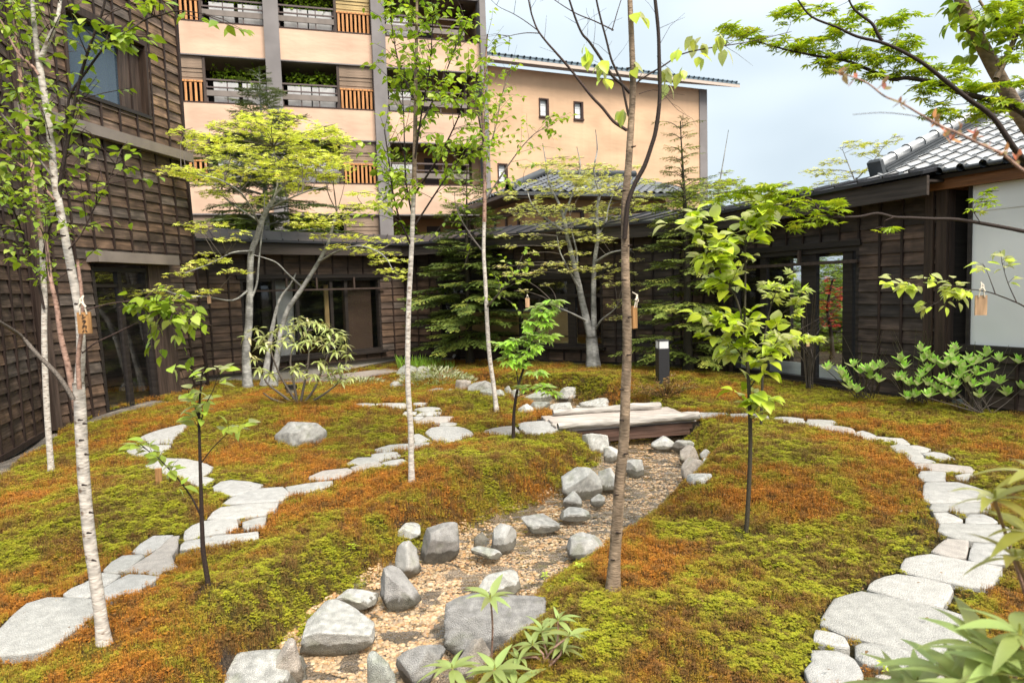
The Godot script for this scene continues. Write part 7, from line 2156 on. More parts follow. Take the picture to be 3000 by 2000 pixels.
	for q in [[Vector3(1.594, 1.030, -14.500), Vector3(1.365, 1.157, -14.200), Vector3(1.159, 1.262, -14.000), Vector3(0.958, 1.355, -13.900)], [Vector3(1.478, 1.685, -14.500), Vector3(1.266, 2.046, -14.300), Vector3(1.150, 2.258, -14.200), Vector3(1.035, 2.502, -14.100), Vector3(0.987, 2.815, -14.100)], [Vector3(1.414, 2.047, -14.500), Vector3(1.443, 2.487, -14.700), Vector3(1.361, 2.931, -14.800), Vector3(1.325, 3.295, -14.800)], [Vector3(1.772, 0.842, -14.500), Vector3(1.896, 1.070, -14.200), Vector3(2.047, 1.214, -14.000), Vector3(2.174, 1.353, -13.900)], [Vector3(1.877, 2.820, -14.500), Vector3(2.048, 3.100, -14.500), Vector3(2.104, 3.382, -14.500), Vector3(2.239, 3.731, -14.500)], [Vector3(1.218, 2.911, -14.500), Vector3(0.811, 3.238, -14.800), Vector3(0.533, 3.560, -15.000), Vector3(0.433, 3.870, -15.100)], [Vector3(1.088, 3.483, -14.500), Vector3(0.884, 3.913, -14.500), Vector3(0.824, 4.336, -14.500), Vector3(0.764, 4.758, -14.500)], [Vector3(1.938, 3.670, -14.500), Vector3(1.819, 4.166, -14.500), Vector3(1.899, 4.585, -14.500), Vector3(1.872, 5.004, -14.500)], [Vector3(1.153, 3.197, -14.500), Vector3(1.381, 3.757, -14.500), Vector3(1.535, 4.245, -14.500), Vector3(1.474, 4.667, -14.500)], [Vector3(1.794, 2.251, -14.500), Vector3(2.085, 2.436, -14.100), Vector3(2.470, 2.482, -13.900)]]:
		ls.append(limb(t, "branch", q, 0.03, 0.008, "bark_gray", 6))
	rng.seed = 221
	ps = []
	ps.append_array(dome_pads(Vector3(1.460, 3.626, -14.600), 1.8, 1.0, 1.2, 120, 0.16, 0.34, 0.2))
	for q in [Vector3(0.601, 2.129, -14.000), Vector3(0.460, 2.063, -14.000), Vector3(0.326, 2.275, -14.000), Vector3(0.733, 1.847, -14.000), Vector3(0.042, 2.076, -14.000), Vector3(-0.163, 2.221, -14.000), Vector3(0.241, 1.722, -14.000), Vector3(0.883, 2.259, -14.000), Vector3(1.021, 2.220, -14.000), Vector3(1.158, 2.112, -14.000), Vector3(1.300, 2.246, -14.000), Vector3(1.437, 2.138, -14.000), Vector3(1.645, 2.097, -14.000), Vector3(1.856, 2.160, -14.000), Vector3(2.065, 2.189, -14.000), Vector3(2.272, 2.079, -14.000), Vector3(2.480, 2.003, -14.000), Vector3(2.128, 1.805, -14.000), Vector3(1.921, 1.950, -14.000), Vector3(0.892, 2.604, -14.000), Vector3(0.471, 2.478, -14.000), Vector3(0.058, 2.629, -14.000), Vector3(-0.143, 2.841, -14.000), Vector3(2.485, 2.280, -14.000), Vector3(2.697, 2.481, -14.000), Vector3(2.331, 1.451, -14.000), Vector3(2.120, 1.352, -14.000), Vector3(2.547, 1.793, -14.000), Vector3(2.396, 1.134, -14.000), Vector3(2.185, 1.105, -14.000), Vector3(1.375, 2.451, -14.000), Vector3(1.589, 2.721, -14.000)]:
		ps.append([q, rnd(0.15, 0.32)])
	pads(t, ls, ps, "star", 400.0, 0.042, 0.07, [Color(0.76, 0.77, 0.32), Color(0.64, 0.67, 0.25), Color(0.74, 0.60, 0.32)], "twig_gray", 0.04, 0.12, 0.007)

	# --- yellow green tree top behind the big leaved sapling
	t = plant("maple_tree", "yellow green tree top spilling over the corridor roof right of the fir", "tree", Vector3(4.285, 0.000, -13.571))
	la = limb(t, "trunk", [Vector3(4.484, -0.081, -14.200), Vector3(4.456, 1.242, -14.200), Vector3(4.427, 2.301, -14.200), Vector3(4.361, 3.002, -14.200), Vector3(4.293, 3.351, -14.200)], 0.06, 0.03, "bark_gray", 7)
	ls = [la]
	for q in [[Vector3(4.361, 3.002, -14.200), Vector3(4.715, 3.339, -14.200), Vector3(4.996, 3.607, -14.200)], [Vector3(4.395, 2.722, -14.200), Vector3(4.010, 3.082, -14.200), Vector3(3.591, 3.372, -14.200), Vector3(3.170, 3.384, -14.200)], [Vector3(4.293, 3.351, -14.200), Vector3(4.367, 3.833, -14.200), Vector3(4.476, 4.449, -14.200), Vector3(4.548, 4.857, -14.200)], [Vector3(4.327, 3.211, -14.200), Vector3(4.996, 3.400, -14.200), Vector3(5.697, 3.587, -14.200), Vector3(6.399, 3.600, -14.200)]]:
		ls.append(limb(t, "branch", q, 0.02, 0.005, "bark_gray", 5))
	rng.seed = 225
	ps = dome_pads(Vector3(4.645, 3.514, -14.200), 1.55, 0.38, 0.9, 44, 0.18, 0.34, 0.2)
	ps.append_array(dome_pads(Vector3(3.190, 3.287, -13.400), 0.75, 0.3, 0.5, 14, 0.16, 0.3, 0.2))
	ps.append_array(dome_pads(Vector3(4.429, 4.002, -14.400), 0.5, 0.35, 0.5, 8, 0.16, 0.26, 0.2))
	pads(t, ls, ps, "star", 280.0, 0.05, 0.08, [Color(0.50, 0.56, 0.07), Color(0.36, 0.46, 0.05), Color(0.55, 0.52, 0.16)], "twig_gray", 0.05, 0.1, 0.006)

	# --- pale yellow tree beyond the tiled roof
	t = plant("maple_tree", "pale yellow tree far behind the left end of the tile roof", "tree", Vector3(41.600, 0.000, -78.310))
	t.position = Vector3(8.864, 1.036, -17.000) * Vector3(1, 0, 1)
	la = limb(t, "trunk", [t.position, t.position + Vector3(0.1, 2.2, 0), Vector3(8.581, 4.227, -17.000)], 0.07, 0.03, "bark_gray", 7)
	ls = [la]
	for q in [[Vector3(8.583, 4.062, -17.000), Vector3(8.412, 4.480, -17.000), Vector3(8.241, 4.896, -17.000)], [Vector3(8.623, 4.226, -17.000), Vector3(8.997, 4.627, -17.000), Vector3(9.244, 4.949, -17.000)]]:
		ls.append(limb(t, "branch", q, 0.02, 0.006, "bark_gray", 5))
	rng.seed = 227
	ps = []
	for q in [Vector3(8.324, 4.976, -17.000), Vector3(8.491, 5.094, -17.000), Vector3(8.658, 5.007, -17.000), Vector3(8.909, 5.040, -17.000), Vector3(9.160, 4.951, -17.000), Vector3(9.410, 5.067, -17.000), Vector3(9.575, 5.185, -17.000), Vector3(8.994, 4.833, -17.000), Vector3(9.246, 4.743, -17.000), Vector3(8.744, 4.799, -17.000), Vector3(7.825, 4.580, -17.000), Vector3(7.993, 4.410, -17.000), Vector3(7.743, 4.335, -17.000), Vector3(8.076, 4.654, -17.000), Vector3(8.246, 4.237, -17.000), Vector3(8.497, 4.354, -17.000), Vector3(7.911, 4.165, -17.000), Vector3(7.660, 4.089, -17.000), Vector3(8.831, 4.385, -17.000), Vector3(8.163, 4.074, -17.000), Vector3(7.491, 4.425, -17.000)]:
		ps.append([q, rnd(0.2, 0.38)])
	pads(t, ls, ps, "star", 230.0, 0.06, 0.09, [Color(0.68, 0.68, 0.14), Color(0.58, 0.62, 0.10), Color(0.7, 0.66, 0.25)], "twig_gray", 0.05, 0.1, 0.006)

	# --- overhanging maple from the right
	t = plant("overhanging_maple", "maple reaching in from the right edge with arching dark branches, fresh green leaves", "maple tree", Vector3(4.499, 0.000, -4.841))
	la = limb(t, "trunk", [t.position, Vector3(4.058, 1.507, -4.600), Vector3(3.614, 2.471, -4.600), Vector3(3.389, 2.811, -4.600), Vector3(3.288, 2.989, -4.600), Vector3(3.225, 3.098, -4.600), Vector3(3.131, 3.266, -4.600), Vector3(3.047, 3.414, -4.600), Vector3(2.996, 3.540, -4.600), Vector3(2.955, 3.670, -4.600)], 0.075, 0.036, "bark_brown", 12)
	ls = []
	ls.append(limb(t, "branch", [Vector3(3.710, 2.668, -4.700), Vector3(3.200, 2.740, -4.300), Vector3(3.021, 2.771, -4.200), Vector3(2.903, 2.804, -4.200), Vector3(2.717, 2.854, -4.200), Vector3(2.608, 2.903, -4.200), Vector3(2.425, 2.942, -4.200), Vector3(2.332, 2.937, -4.200), Vector3(2.195, 2.995, -4.200), Vector3(2.030, 3.061, -4.200), Vector3(1.893, 3.083, -4.200), Vector3(1.756, 3.113, -4.200), Vector3(1.638, 3.144, -4.200), Vector3(1.440, 3.206, -4.200)], 0.026, 0.003, "bark_dark", 7))
	ls.append(limb(t, "branch", [Vector3(3.710, 2.290, -4.600), Vector3(3.120, 2.376, -4.100), Vector3(2.947, 2.449, -4.000), Vector3(2.803, 2.650, -4.000), Vector3(2.659, 2.757, -4.000), Vector3(2.536, 2.854, -4.000), Vector3(2.376, 2.977, -4.000), Vector3(2.184, 3.077, -4.000), Vector3(2.018, 3.123, -4.000), Vector3(1.905, 3.177, -4.000), Vector3(1.757, 3.240, -4.000), Vector3(1.680, 3.334, -4.000), Vector3(1.624, 3.410, -4.000)], 0.024, 0.004, "bark_dark", 7))
	ls.append(limb(t, "branch", [Vector3(2.158, 3.095, -4.000), Vector3(2.129, 3.142, -4.000), Vector3(2.097, 3.196, -4.000), Vector3(1.999, 3.274, -4.000), Vector3(1.952, 3.363, -4.000)], 0.010, 0.004, "bark_dark", 6))
	ls.append(limb(t, "branch", [Vector3(3.709, 1.878, -4.500), Vector3(2.882, 1.942, -3.700), Vector3(2.696, 1.971, -3.600), Vector3(2.516, 2.011, -3.600), Vector3(2.344, 2.043, -3.600), Vector3(2.221, 2.050, -3.600), Vector3(2.105, 2.059, -3.600), Vector3(2.015, 2.065, -3.600), Vector3(1.928, 2.087, -3.600), Vector3(1.840, 2.074, -3.600), Vector3(1.748, 2.073, -3.600), Vector3(1.675, 2.079, -3.600), Vector3(1.617, 2.119, -3.600), Vector3(1.585, 2.168, -3.600), Vector3(1.498, 2.193, -3.600), Vector3(1.388, 2.214, -3.600), Vector3(1.302, 2.227, -3.600), Vector3(1.213, 2.226, -3.600), Vector3(1.071, 2.209, -3.600)], 0.017, 0.003, "bark_dark", 7))
	ls.append(limb(t, "branch", [Vector3(3.097, 2.979, -4.400), Vector3(3.218, 3.246, -4.400), Vector3(3.277, 3.451, -4.400), Vector3(3.337, 3.572, -4.400)], 0.02, 0.01, "bark_brown", 7))
	ls.append(limb(t, "branch", [Vector3(2.978, 3.459, -4.400), Vector3(3.044, 3.375, -4.400), Vector3(3.175, 3.289, -4.400), Vector3(3.305, 3.202, -4.400)], 0.008, 0.004, "bark_brown", 6))
	rng.seed = 231
	ps = []
	for q in [Vector3(1.664, 3.179, -4.200), Vector3(1.746, 3.137, -4.200), Vector3(1.817, 3.175, -4.200), Vector3(1.889, 3.113, -4.200), Vector3(1.971, 3.101, -4.200), Vector3(2.053, 3.089, -4.200), Vector3(2.134, 3.106, -4.200), Vector3(2.216, 3.074, -4.200), Vector3(2.298, 3.062, -4.200), Vector3(2.094, 3.018, -4.200), Vector3(2.217, 2.974, -4.200), Vector3(1.889, 3.044, -4.200), Vector3(1.992, 3.011, -4.200), Vector3(2.381, 2.970, -4.200), Vector3(2.505, 2.906, -4.200), Vector3(2.628, 2.892, -4.200), Vector3(2.338, 3.120, -4.200), Vector3(2.462, 3.057, -4.200), Vector3(2.399, 3.158, -4.200), Vector3(2.215, 3.223, -4.200), Vector3(2.296, 3.279, -4.200), Vector3(2.051, 3.287, -4.200), Vector3(1.949, 3.349, -4.200), Vector3(1.888, 3.370, -4.200), Vector3(1.786, 3.373, -4.200), Vector3(2.132, 3.363, -4.200), Vector3(2.011, 3.229, -4.200), Vector3(2.504, 2.996, -4.200), Vector3(2.586, 2.994, -4.200), Vector3(2.710, 2.930, -4.200), Vector3(2.813, 2.887, -4.200), Vector3(2.918, 2.804, -4.200), Vector3(2.770, 2.988, -4.200), Vector3(3.021, 2.781, -4.200), Vector3(2.899, 2.724, -4.200), Vector3(2.610, 2.793, -4.200), Vector3(2.547, 2.855, -4.200), Vector3(3.029, 3.258, -4.200), Vector3(3.089, 3.296, -4.200), Vector3(2.970, 3.181, -4.200), Vector3(3.075, 3.059, -4.200), Vector3(2.946, 3.339, -4.200), Vector3(2.875, 2.885, -4.200), Vector3(3.059, 2.900, -4.200), Vector3(2.816, 2.747, -4.200), Vector3(2.631, 2.742, -4.200), Vector3(1.440, 3.225, -4.200), Vector3(1.379, 3.247, -4.200), Vector3(1.542, 3.203, -4.200), Vector3(1.306, 3.232, -4.100), Vector3(2.377, 3.297, -4.200), Vector3(1.685, 3.337, -4.200)]:
		ps.append([q, rnd(0.07, 0.14)])
	for q in [Vector3(1.107, 2.199, -3.600), Vector3(1.178, 2.224, -3.600), Vector3(1.249, 2.213, -3.600), Vector3(1.320, 2.228, -3.600), Vector3(1.391, 2.200, -3.600), Vector3(1.462, 2.180, -3.600), Vector3(1.533, 2.160, -3.600), Vector3(1.480, 2.109, -3.600), Vector3(1.605, 2.105, -3.600), Vector3(1.659, 2.069, -3.600), Vector3(1.587, 2.062, -3.600), Vector3(1.712, 2.120, -3.600), Vector3(1.534, 2.055, -3.600), Vector3(1.498, 2.214, -3.600), Vector3(1.409, 2.146, -3.600), Vector3(1.356, 2.245, -3.600), Vector3(1.694, 2.147, -3.600), Vector3(1.266, 2.168, -3.600), Vector3(1.962, 2.015, -3.600), Vector3(2.477, 2.132, -3.600), Vector3(2.425, 2.081, -3.600), Vector3(2.512, 2.184, -3.600)]:
		ps.append([q, rnd(0.04, 0.09)])
	pads(t, ls, ps, "maple", 1900.0, 0.04, 0.07, [Color(0.46, 0.56, 0.03), Color(0.33, 0.47, 0.03), Color(0.56, 0.58, 0.06)], "twig", 0.02, 0.3, 0.0022)
	rng.seed = 233
	var tw := twigs_from([ls[4], ls[5], la.slice(20)], 70, 0.1, 0.08, 0.24, 0.0)
	twig_mesh(t, tw, 0.002, "twig", "outer_twigs")
	var xf := leaf_set(t, tw, 5, 0.05, 0.085, 0.4)
	multi("outer_leaves", leaf_mesh["big"], M["leaf"], xf, tints(xf.size(), Color(0.36, 0.46, 0.03), Color(0.24, 0.38, 0.04), Color(0.45, 0.5, 0.1)), t)

	# --- birch twig hanging in front of the white panel
	t = plant("birch_tree", "birch outside the right edge, one leafy twig hanging before the white panel", "birch tree", Vector3(5.694, 0.000, -6.181))
	la = limb(t, "trunk", [t.position, Vector3(3.818, 1.314, -4.200), Vector3(3.736, 2.355, -4.200), Vector3(3.677, 3.357, -4.200)], 0.04, 0.02, "bark_birch", 9)
	lb = limb(t, "branch", [Vector3(3.800, 1.251, -4.200), Vector3(3.313, 1.385, -4.000), Vector3(3.109, 1.491, -4.000), Vector3(3.003, 1.564, -4.000), Vector3(2.926, 1.601, -4.000), Vector3(2.875, 1.622, -4.000), Vector3(2.805, 1.648, -4.000), Vector3(2.704, 1.667, -4.000), Vector3(2.625, 1.654, -4.000), Vector3(2.526, 1.609, -4.000), Vector3(2.426, 1.562, -4.000)], 0.008, 0.0018, "bark_dark", 6)
	var b2 := limb(t, "branch", [Vector3(2.966, 1.585, -4.000), Vector3(2.913, 1.697, -4.000), Vector3(2.881, 1.797, -4.000), Vector3(2.863, 1.887, -4.000)], 0.003, 0.001, "twig", 5)
	var b3 := limb(t, "branch", [Vector3(2.841, 1.635, -4.000), Vector3(2.792, 1.760, -4.000), Vector3(2.761, 1.820, -4.000)], 0.003, 0.001, "twig", 5)
	var b4 := limb(t, "branch", [Vector3(2.684, 1.664, -4.000), Vector3(2.564, 1.691, -4.000), Vector3(2.404, 1.702, -4.000), Vector3(2.284, 1.696, -4.000), Vector3(2.204, 1.718, -4.000)], 0.003, 0.001, "twig", 5)
	rng.seed = 241
	tw = twigs_from([lb.slice(26), b4, b4], 30, 0.1, 0.03, 0.10, 0.1)
	tw.append_array(twigs_from([b2, b3], 8, 0.3, 0.03, 0.08, 0.1))
	twig_mesh(t, tw, 0.0014, "twig")
	leaf_parts(t, leaf_mesh["birch"], "lime", leaf_set(t, tw, 3, 0.045, 0.075, 0.5))
	name_tag("pale blank tag hanging from the birch twig before the white panel", Vector3(2.729, 1.663, -3.960), 0.06, 0.115, "tag_pale", -0.3)

	# --- twig with reddish buds close to the lens
	t = plant("budding_branch", "blurred thin branch with reddish unfolding buds close by at upper right", "branch", Vector3(1.394, 1.956, -1.750))
	la = limb(t, "stem", [Vector3(1.394, 1.956, -1.750), Vector3(1.306, 2.010, -1.750), Vector3(1.253, 2.052, -1.750), Vector3(1.201, 2.076, -1.750), Vector3(1.142, 2.106, -1.750), Vector3(1.097, 2.126, -1.750), Vector3(1.036, 2.161, -1.750), Vector3(0.993, 2.187, -1.750), Vector3(0.952, 2.204, -1.750), Vector3(0.911, 2.236, -1.750), Vector3(0.873, 2.253, -1.750), Vector3(0.821, 2.271, -1.750)], 0.0042, 0.0015, "bark_pink", 6)
	lb = limb(t, "stem", [Vector3(1.097, 2.124, -1.750), Vector3(1.045, 2.148, -1.750), Vector3(1.002, 2.158, -1.750), Vector3(0.942, 2.164, -1.750), Vector3(0.873, 2.161, -1.750)], 0.0015, 0.0008, "twig_gray", 5)
	rng.seed = 251
	for q in [Vector3(0.840, 2.263, -1.750), Vector3(0.847, 2.257, -1.750), Vector3(0.877, 2.247, -1.750), Vector3(0.950, 2.234, -1.750), Vector3(0.952, 2.220, -1.750), Vector3(0.989, 2.186, -1.750), Vector3(0.993, 2.179, -1.750), Vector3(1.078, 2.147, -1.750), Vector3(1.081, 2.136, -1.750), Vector3(1.090, 2.124, -1.750), Vector3(1.106, 2.100, -1.750), Vector3(1.123, 2.091, -1.750), Vector3(1.144, 2.117, -1.750), Vector3(1.179, 2.105, -1.750), Vector3(1.185, 2.098, -1.750), Vector3(1.218, 2.071, -1.750), Vector3(1.262, 2.062, -1.750), Vector3(1.258, 2.049, -1.750), Vector3(1.288, 2.035, -1.750), Vector3(1.297, 2.048, -1.750)]:
		for k in 3:
			var d := Vector3(rnd(-0.6, 0.6), rnd(0.0, 1.0) * (1.0 if k < 2 else -1.0), rnd(-0.6, 0.6)).normalized()
			var o := part("bud_leaf", leaf_mesh["cup"], M["bud_%d" % (rng.randi() % 3)], t)
			o.transform = Transform3D(turn_to(d, rnd(-1, 1)) * Basis.from_scale(Vector3.ONE * rnd(0.016, 0.03)), q - t.position)

	# --- red maple and green shrubs in the court beyond the glass doors
	t = plant("red_maple", "red leaved maple seen through the right glass doors", "maple tree", Vector3(7.077, 0.011, -15.000) * Vector3(1, 0, 1))
	la = limb(t, "trunk", [t.position, Vector3(7.044, 0.541, -15.000), Vector3(6.958, 1.146, -15.000), Vector3(7.067, 1.740, -15.000)], 0.05, 0.02, "bark_dark", 7)
	rng.seed = 261
	ps = []
	for q in [Vector3(6.992, 1.780, -15.000), Vector3(7.068, 1.591, -15.000), Vector3(6.919, 1.521, -15.000), Vector3(7.144, 1.365, -15.000), Vector3(6.995, 1.219, -15.000), Vector3(6.846, 1.111, -15.000), Vector3(7.146, 1.065, -15.000), Vector3(7.220, 1.288, -15.000), Vector3(6.770, 1.226, -15.000), Vector3(7.072, 0.917, -15.000), Vector3(7.296, 1.135, -15.000), Vector3(7.148, 0.764, -15.000), Vector3(6.960, 0.808, -15.000), Vector3(7.218, 1.512, -15.000), Vector3(6.771, 0.926, -15.000)]:
		ps.append([q, rnd(0.12, 0.24)])
	pads(t, [la], ps, "star", 500.0, 0.05, 0.08, [Color(0.55, 0.05, 0.04), Color(0.42, 0.04, 0.04), Color(0.6, 0.14, 0.06)], "twig", 0.07, 0.1, 0.006)
	for k in 9:
		var c: Vector3 = [Vector3(6.848, 0.557, -17.500), Vector3(7.910, 1.012, -19.000), Vector3(7.946, 0.496, -18.000), Vector3(8.357, 0.540, -17.000), Vector3(9.115, 1.002, -18.000), Vector3(7.527, 1.196, -20.000), Vector3(9.686, 1.325, -21.000), Vector3(10.282, 2.027, -25.000), Vector3(12.524, 2.084, -25.000)][k]
		t = plant("garden_shrub", ["rounded green shrub beyond the doors, left pane", "taller green shrub beyond the doors behind the left pane", "green shrub beyond the doors left of the red maple", "green shrub beyond the doors right of the red maple", "tall green shrub beyond the doors at the right jamb", "green shrub beyond the doors at the far left", "tall dark shrub beyond the doors behind the red maple", "broad tree far beyond the doors, left pane", "broad tree far beyond the doors, right pane"][k], "shrub", Vector3(c.x, 0, c.z))
		la = limb(t, "stem", [t.position, c], 0.05, 0.02, "bark_dark", 6)
		rng.seed = 270 + k
		pads(t, [la], dome_pads(c, 1.3 + (1.2 if k > 6 else 0.0), 0.9 + (0.5 if k > 6 else 0.0), 0.8, 44, 0.3, 0.55, 0.1), "star_up", 120.0, 0.08, 0.13, [Color(0.14, 0.24, 0.03), Color(0.22, 0.30, 0.04), Color(0.3, 0.36, 0.05)], "twig", 0.12, 0.1, 0.008)

# ---------- low plants and fittings ----------
func whorl(root: Node3D, at: Vector3, n: int, size0: float, size1: float, mesh: String, key: String, lift0: float, lift1: float, called := "leaf") -> void:
	var xf := []
	var a0 := rnd(0, TAU)
	for k in n:
		var a := a0 + TAU * k / n + rnd(-0.25, 0.25)
		var d := Vector3(cos(a), rnd(lift0, lift1), sin(a)).normalized()
		xf.append(Transform3D(turn_to(d, rnd(-0.3, 0.3)) * Basis.from_scale(Vector3.ONE * rnd(size0, size1)), at - root.position + d * 0.004))
	leaf_parts(root, leaf_mesh[mesh], key, xf, called)

func rhodo(label: String, base: Vector3, heads: Array, n: int, size0: float, size1: float, seed_: int, key := "rhodo", lift0 := -0.1, lift1 := 0.7) -> void:
	var t := plant("rhododendron", label, "shrub", base, "rhododendrons")
	rng.seed = seed_
	for h in heads:
		var b := base + Vector3(rnd(-0.02, 0.02), 0, rnd(-0.02, 0.02))
		var mid: Vector3 = b.lerp(h, 0.5) + Vector3(rnd(-0.03, 0.03), 0.02, rnd(-0.03, 0.03))
		limb(t, "stem", [b, mid, h], 0.006, 0.0045, "bark_pink", 6, 0.02, 3)
		whorl(t, h, n, size0, size1, "lance", key, lift0, lift1)
		var bud := begin()
		tube(bud, [h - t.position, h - t.position + Vector3(rnd(-0.004, 0.004), 0.026, rnd(-0.004, 0.004))], 0.005, 0.002, 6)
		fin("bud", bud, M["olive_3"], t)

func small_things() -> void:
	# rhododendron bush on the left mound
	var t := plant("rhododendron", "broad rhododendron bush with narrow drooping leaves on the left mound", "shrub", Vector3(-3.164, 0.155, -9.900), "rhododendrons")
	rng.seed = 301
	var heads := [Vector3(-3.839, 1.262, -10.250), Vector3(-3.696, 1.143, -10.050), Vector3(-3.673, 1.199, -10.350), Vector3(-3.479, 1.276, -10.250), Vector3(-3.389, 1.289, -10.450), Vector3(-3.216, 1.397, -10.250), Vector3(-3.046, 1.335, -9.850), Vector3(-3.009, 1.370, -10.150), Vector3(-2.823, 1.353, -9.850), Vector3(-2.809, 1.313, -10.150), Vector3(-2.604, 1.254, -9.750), Vector3(-2.586, 1.185, -10.050), Vector3(-2.464, 1.145, -9.850), Vector3(-2.519, 0.990, -10.250), Vector3(-2.451, 0.843, -10.150), Vector3(-2.435, 0.722, -9.850), Vector3(-2.486, 0.673, -9.650), Vector3(-2.630, 0.702, -9.650), Vector3(-2.718, 0.812, -9.550), Vector3(-2.870, 1.106, -9.550), Vector3(-3.016, 1.062, -9.550), Vector3(-2.805, 1.072, -9.650), Vector3(-2.610, 1.050, -9.550), Vector3(-2.471, 0.950, -9.550), Vector3(-3.238, 1.109, -9.650), Vector3(-3.456, 1.051, -9.850), Vector3(-3.569, 1.038, -9.750), Vector3(-3.777, 0.852, -9.950), Vector3(-3.636, 0.720, -9.750), Vector3(-3.458, 0.653, -9.650), Vector3(-3.049, 0.762, -9.450), Vector3(-2.958, 0.687, -9.450), Vector3(-2.800, 0.622, -9.550), Vector3(-2.616, 0.541, -9.750), Vector3(-2.495, 0.499, -9.850), Vector3(-2.441, 0.509, -10.150), Vector3(-3.318, 1.157, -10.050), Vector3(-3.039, 1.199, -10.050), Vector3(-2.869, 1.136, -10.150), Vector3(-2.746, 1.074, -10.250), Vector3(-3.960, 1.169, -10.150)]
	var trunks := []
	for q in [[Vector3(-3.198, 0.110, -10.050), Vector3(-3.314, 0.319, -10.050), Vector3(-3.451, 0.578, -10.050), Vector3(-3.538, 0.835, -10.050), Vector3(-3.577, 1.038, -10.050)], [Vector3(-3.223, 0.111, -10.050), Vector3(-3.418, 0.271, -10.050), Vector3(-3.659, 0.482, -10.050), Vector3(-3.723, 0.688, -10.050)], [Vector3(-3.183, 0.110, -10.050), Vector3(-3.106, 0.415, -10.050), Vector3(-3.042, 0.667, -10.050), Vector3(-3.001, 0.970, -10.050), Vector3(-3.012, 1.223, -10.050)], [Vector3(-3.163, 0.109, -10.050), Vector3(-2.957, 0.359, -10.050), Vector3(-2.843, 0.610, -10.050), Vector3(-2.729, 0.861, -10.050), Vector3(-2.668, 1.062, -10.050)], [Vector3(-3.147, 0.109, -10.050), Vector3(-2.861, 0.254, -10.050), Vector3(-2.598, 0.450, -10.050), Vector3(-2.484, 0.701, -10.050)], [Vector3(-3.213, 0.111, -10.050), Vector3(-3.255, 0.470, -10.050), Vector3(-3.288, 0.776, -10.050), Vector3(-3.222, 1.078, -10.050)], [Vector3(-3.244, 0.112, -10.050), Vector3(-3.572, 0.224, -10.050), Vector3(-3.718, 0.331, -10.050)]]:
		trunks.append(limb(t, "stem", q, 0.022, 0.009, "twig_gray", 6))
	var tw := []
	for h in heads:
		var from := near_on(trunks, h)
		tw.append([from, from.lerp(h, 0.5) + Vector3(0, -0.02, 0), h])
	twig_mesh(t, tw, 0.007, "twig_gray")
	for i in heads.size():
		if i < 40:
			whorl(t, heads[i], 7, 0.12, 0.19, "lance", "rhodo", -0.75, 0.35)
	var xf := []
	for i in heads.size() * 6:
		var h: Vector3 = heads[i % heads.size()]
		var d := Vector3(rnd(-1, 1), rnd(-0.9, 0.5), rnd(-1, 1)).normalized()
		xf.append(Transform3D(turn_to(d, rnd(-0.5, 0.5)) * Basis.from_scale(Vector3.ONE * rnd(0.09, 0.16)), h - t.position + Vector3(rnd(-0.06, 0.06), rnd(-0.05, 0.05), rnd(-0.06, 0.06))))
	multi("inner_leaves", leaf_mesh["lance"], M["leaf_gloss"], xf, tints(xf.size(), Color(0.42, 0.45, 0.18), Color(0.26, 0.32, 0.09), Color(0.55, 0.45, 0.24)), t)

	# rhododendrons in the foreground
	rhodo("tall single stemmed rhododendron with one leaf whorl before the largest boulder", Vector3(-0.158, -0.120, -3.229), [Vector3(-0.135, 0.333, -3.050)], 10, 0.10, 0.155, 311, "front", -0.15, 0.8)
	rhodo("rhododendron with long light leaves at the bottom edge, centre", Vector3(-0.305, -0.100, -2.878), [Vector3(-0.313, 0.055, -2.950), Vector3(-0.119, 0.075, -2.900), Vector3(-0.030, 0.026, -2.850), Vector3(-0.218, -0.014, -2.850)], 11, 0.11, 0.165, 312, "front", -0.25, 0.7)
	rhodo("bushy rhododendron in moss right of the largest boulder", Vector3(0.111, 0.041, -2.979), [Vector3(0.174, 0.215, -3.050), Vector3(0.104, 0.139, -3.100), Vector3(0.217, 0.190, -2.950), Vector3(0.052, 0.128, -3.000), Vector3(0.176, 0.108, -3.000), Vector3(-0.012, 0.065, -3.000)], 9, 0.075, 0.13, 313, "front", -0.2, 0.9)
	rhodo("large blurred rhododendron filling the bottom right corner", Vector3(1.611, 0.000, -2.143), [Vector3(1.060, 0.658, -1.750), Vector3(1.091, 0.733, -1.700), Vector3(1.126, 0.842, -1.600), Vector3(1.111, 0.856, -1.500), Vector3(1.068, 0.770, -1.550), Vector3(1.140, 0.929, -1.500), Vector3(1.120, 0.853, -1.450), Vector3(1.014, 0.631, -1.750), Vector3(1.061, 0.800, -1.450)], 11, 0.11, 0.18, 314, "front", -0.2, 0.9)
	rhodo("blurred rhododendron whorl at the right edge above the paving", Vector3(1.804, 0.100, -2.161), [Vector3(1.146, 1.211, -1.600), Vector3(1.226, 1.129, -1.600), Vector3(1.207, 1.286, -1.550), Vector3(1.203, 1.062, -1.600)], 9, 0.09, 0.14, 315, "olive", -0.2, 0.8)

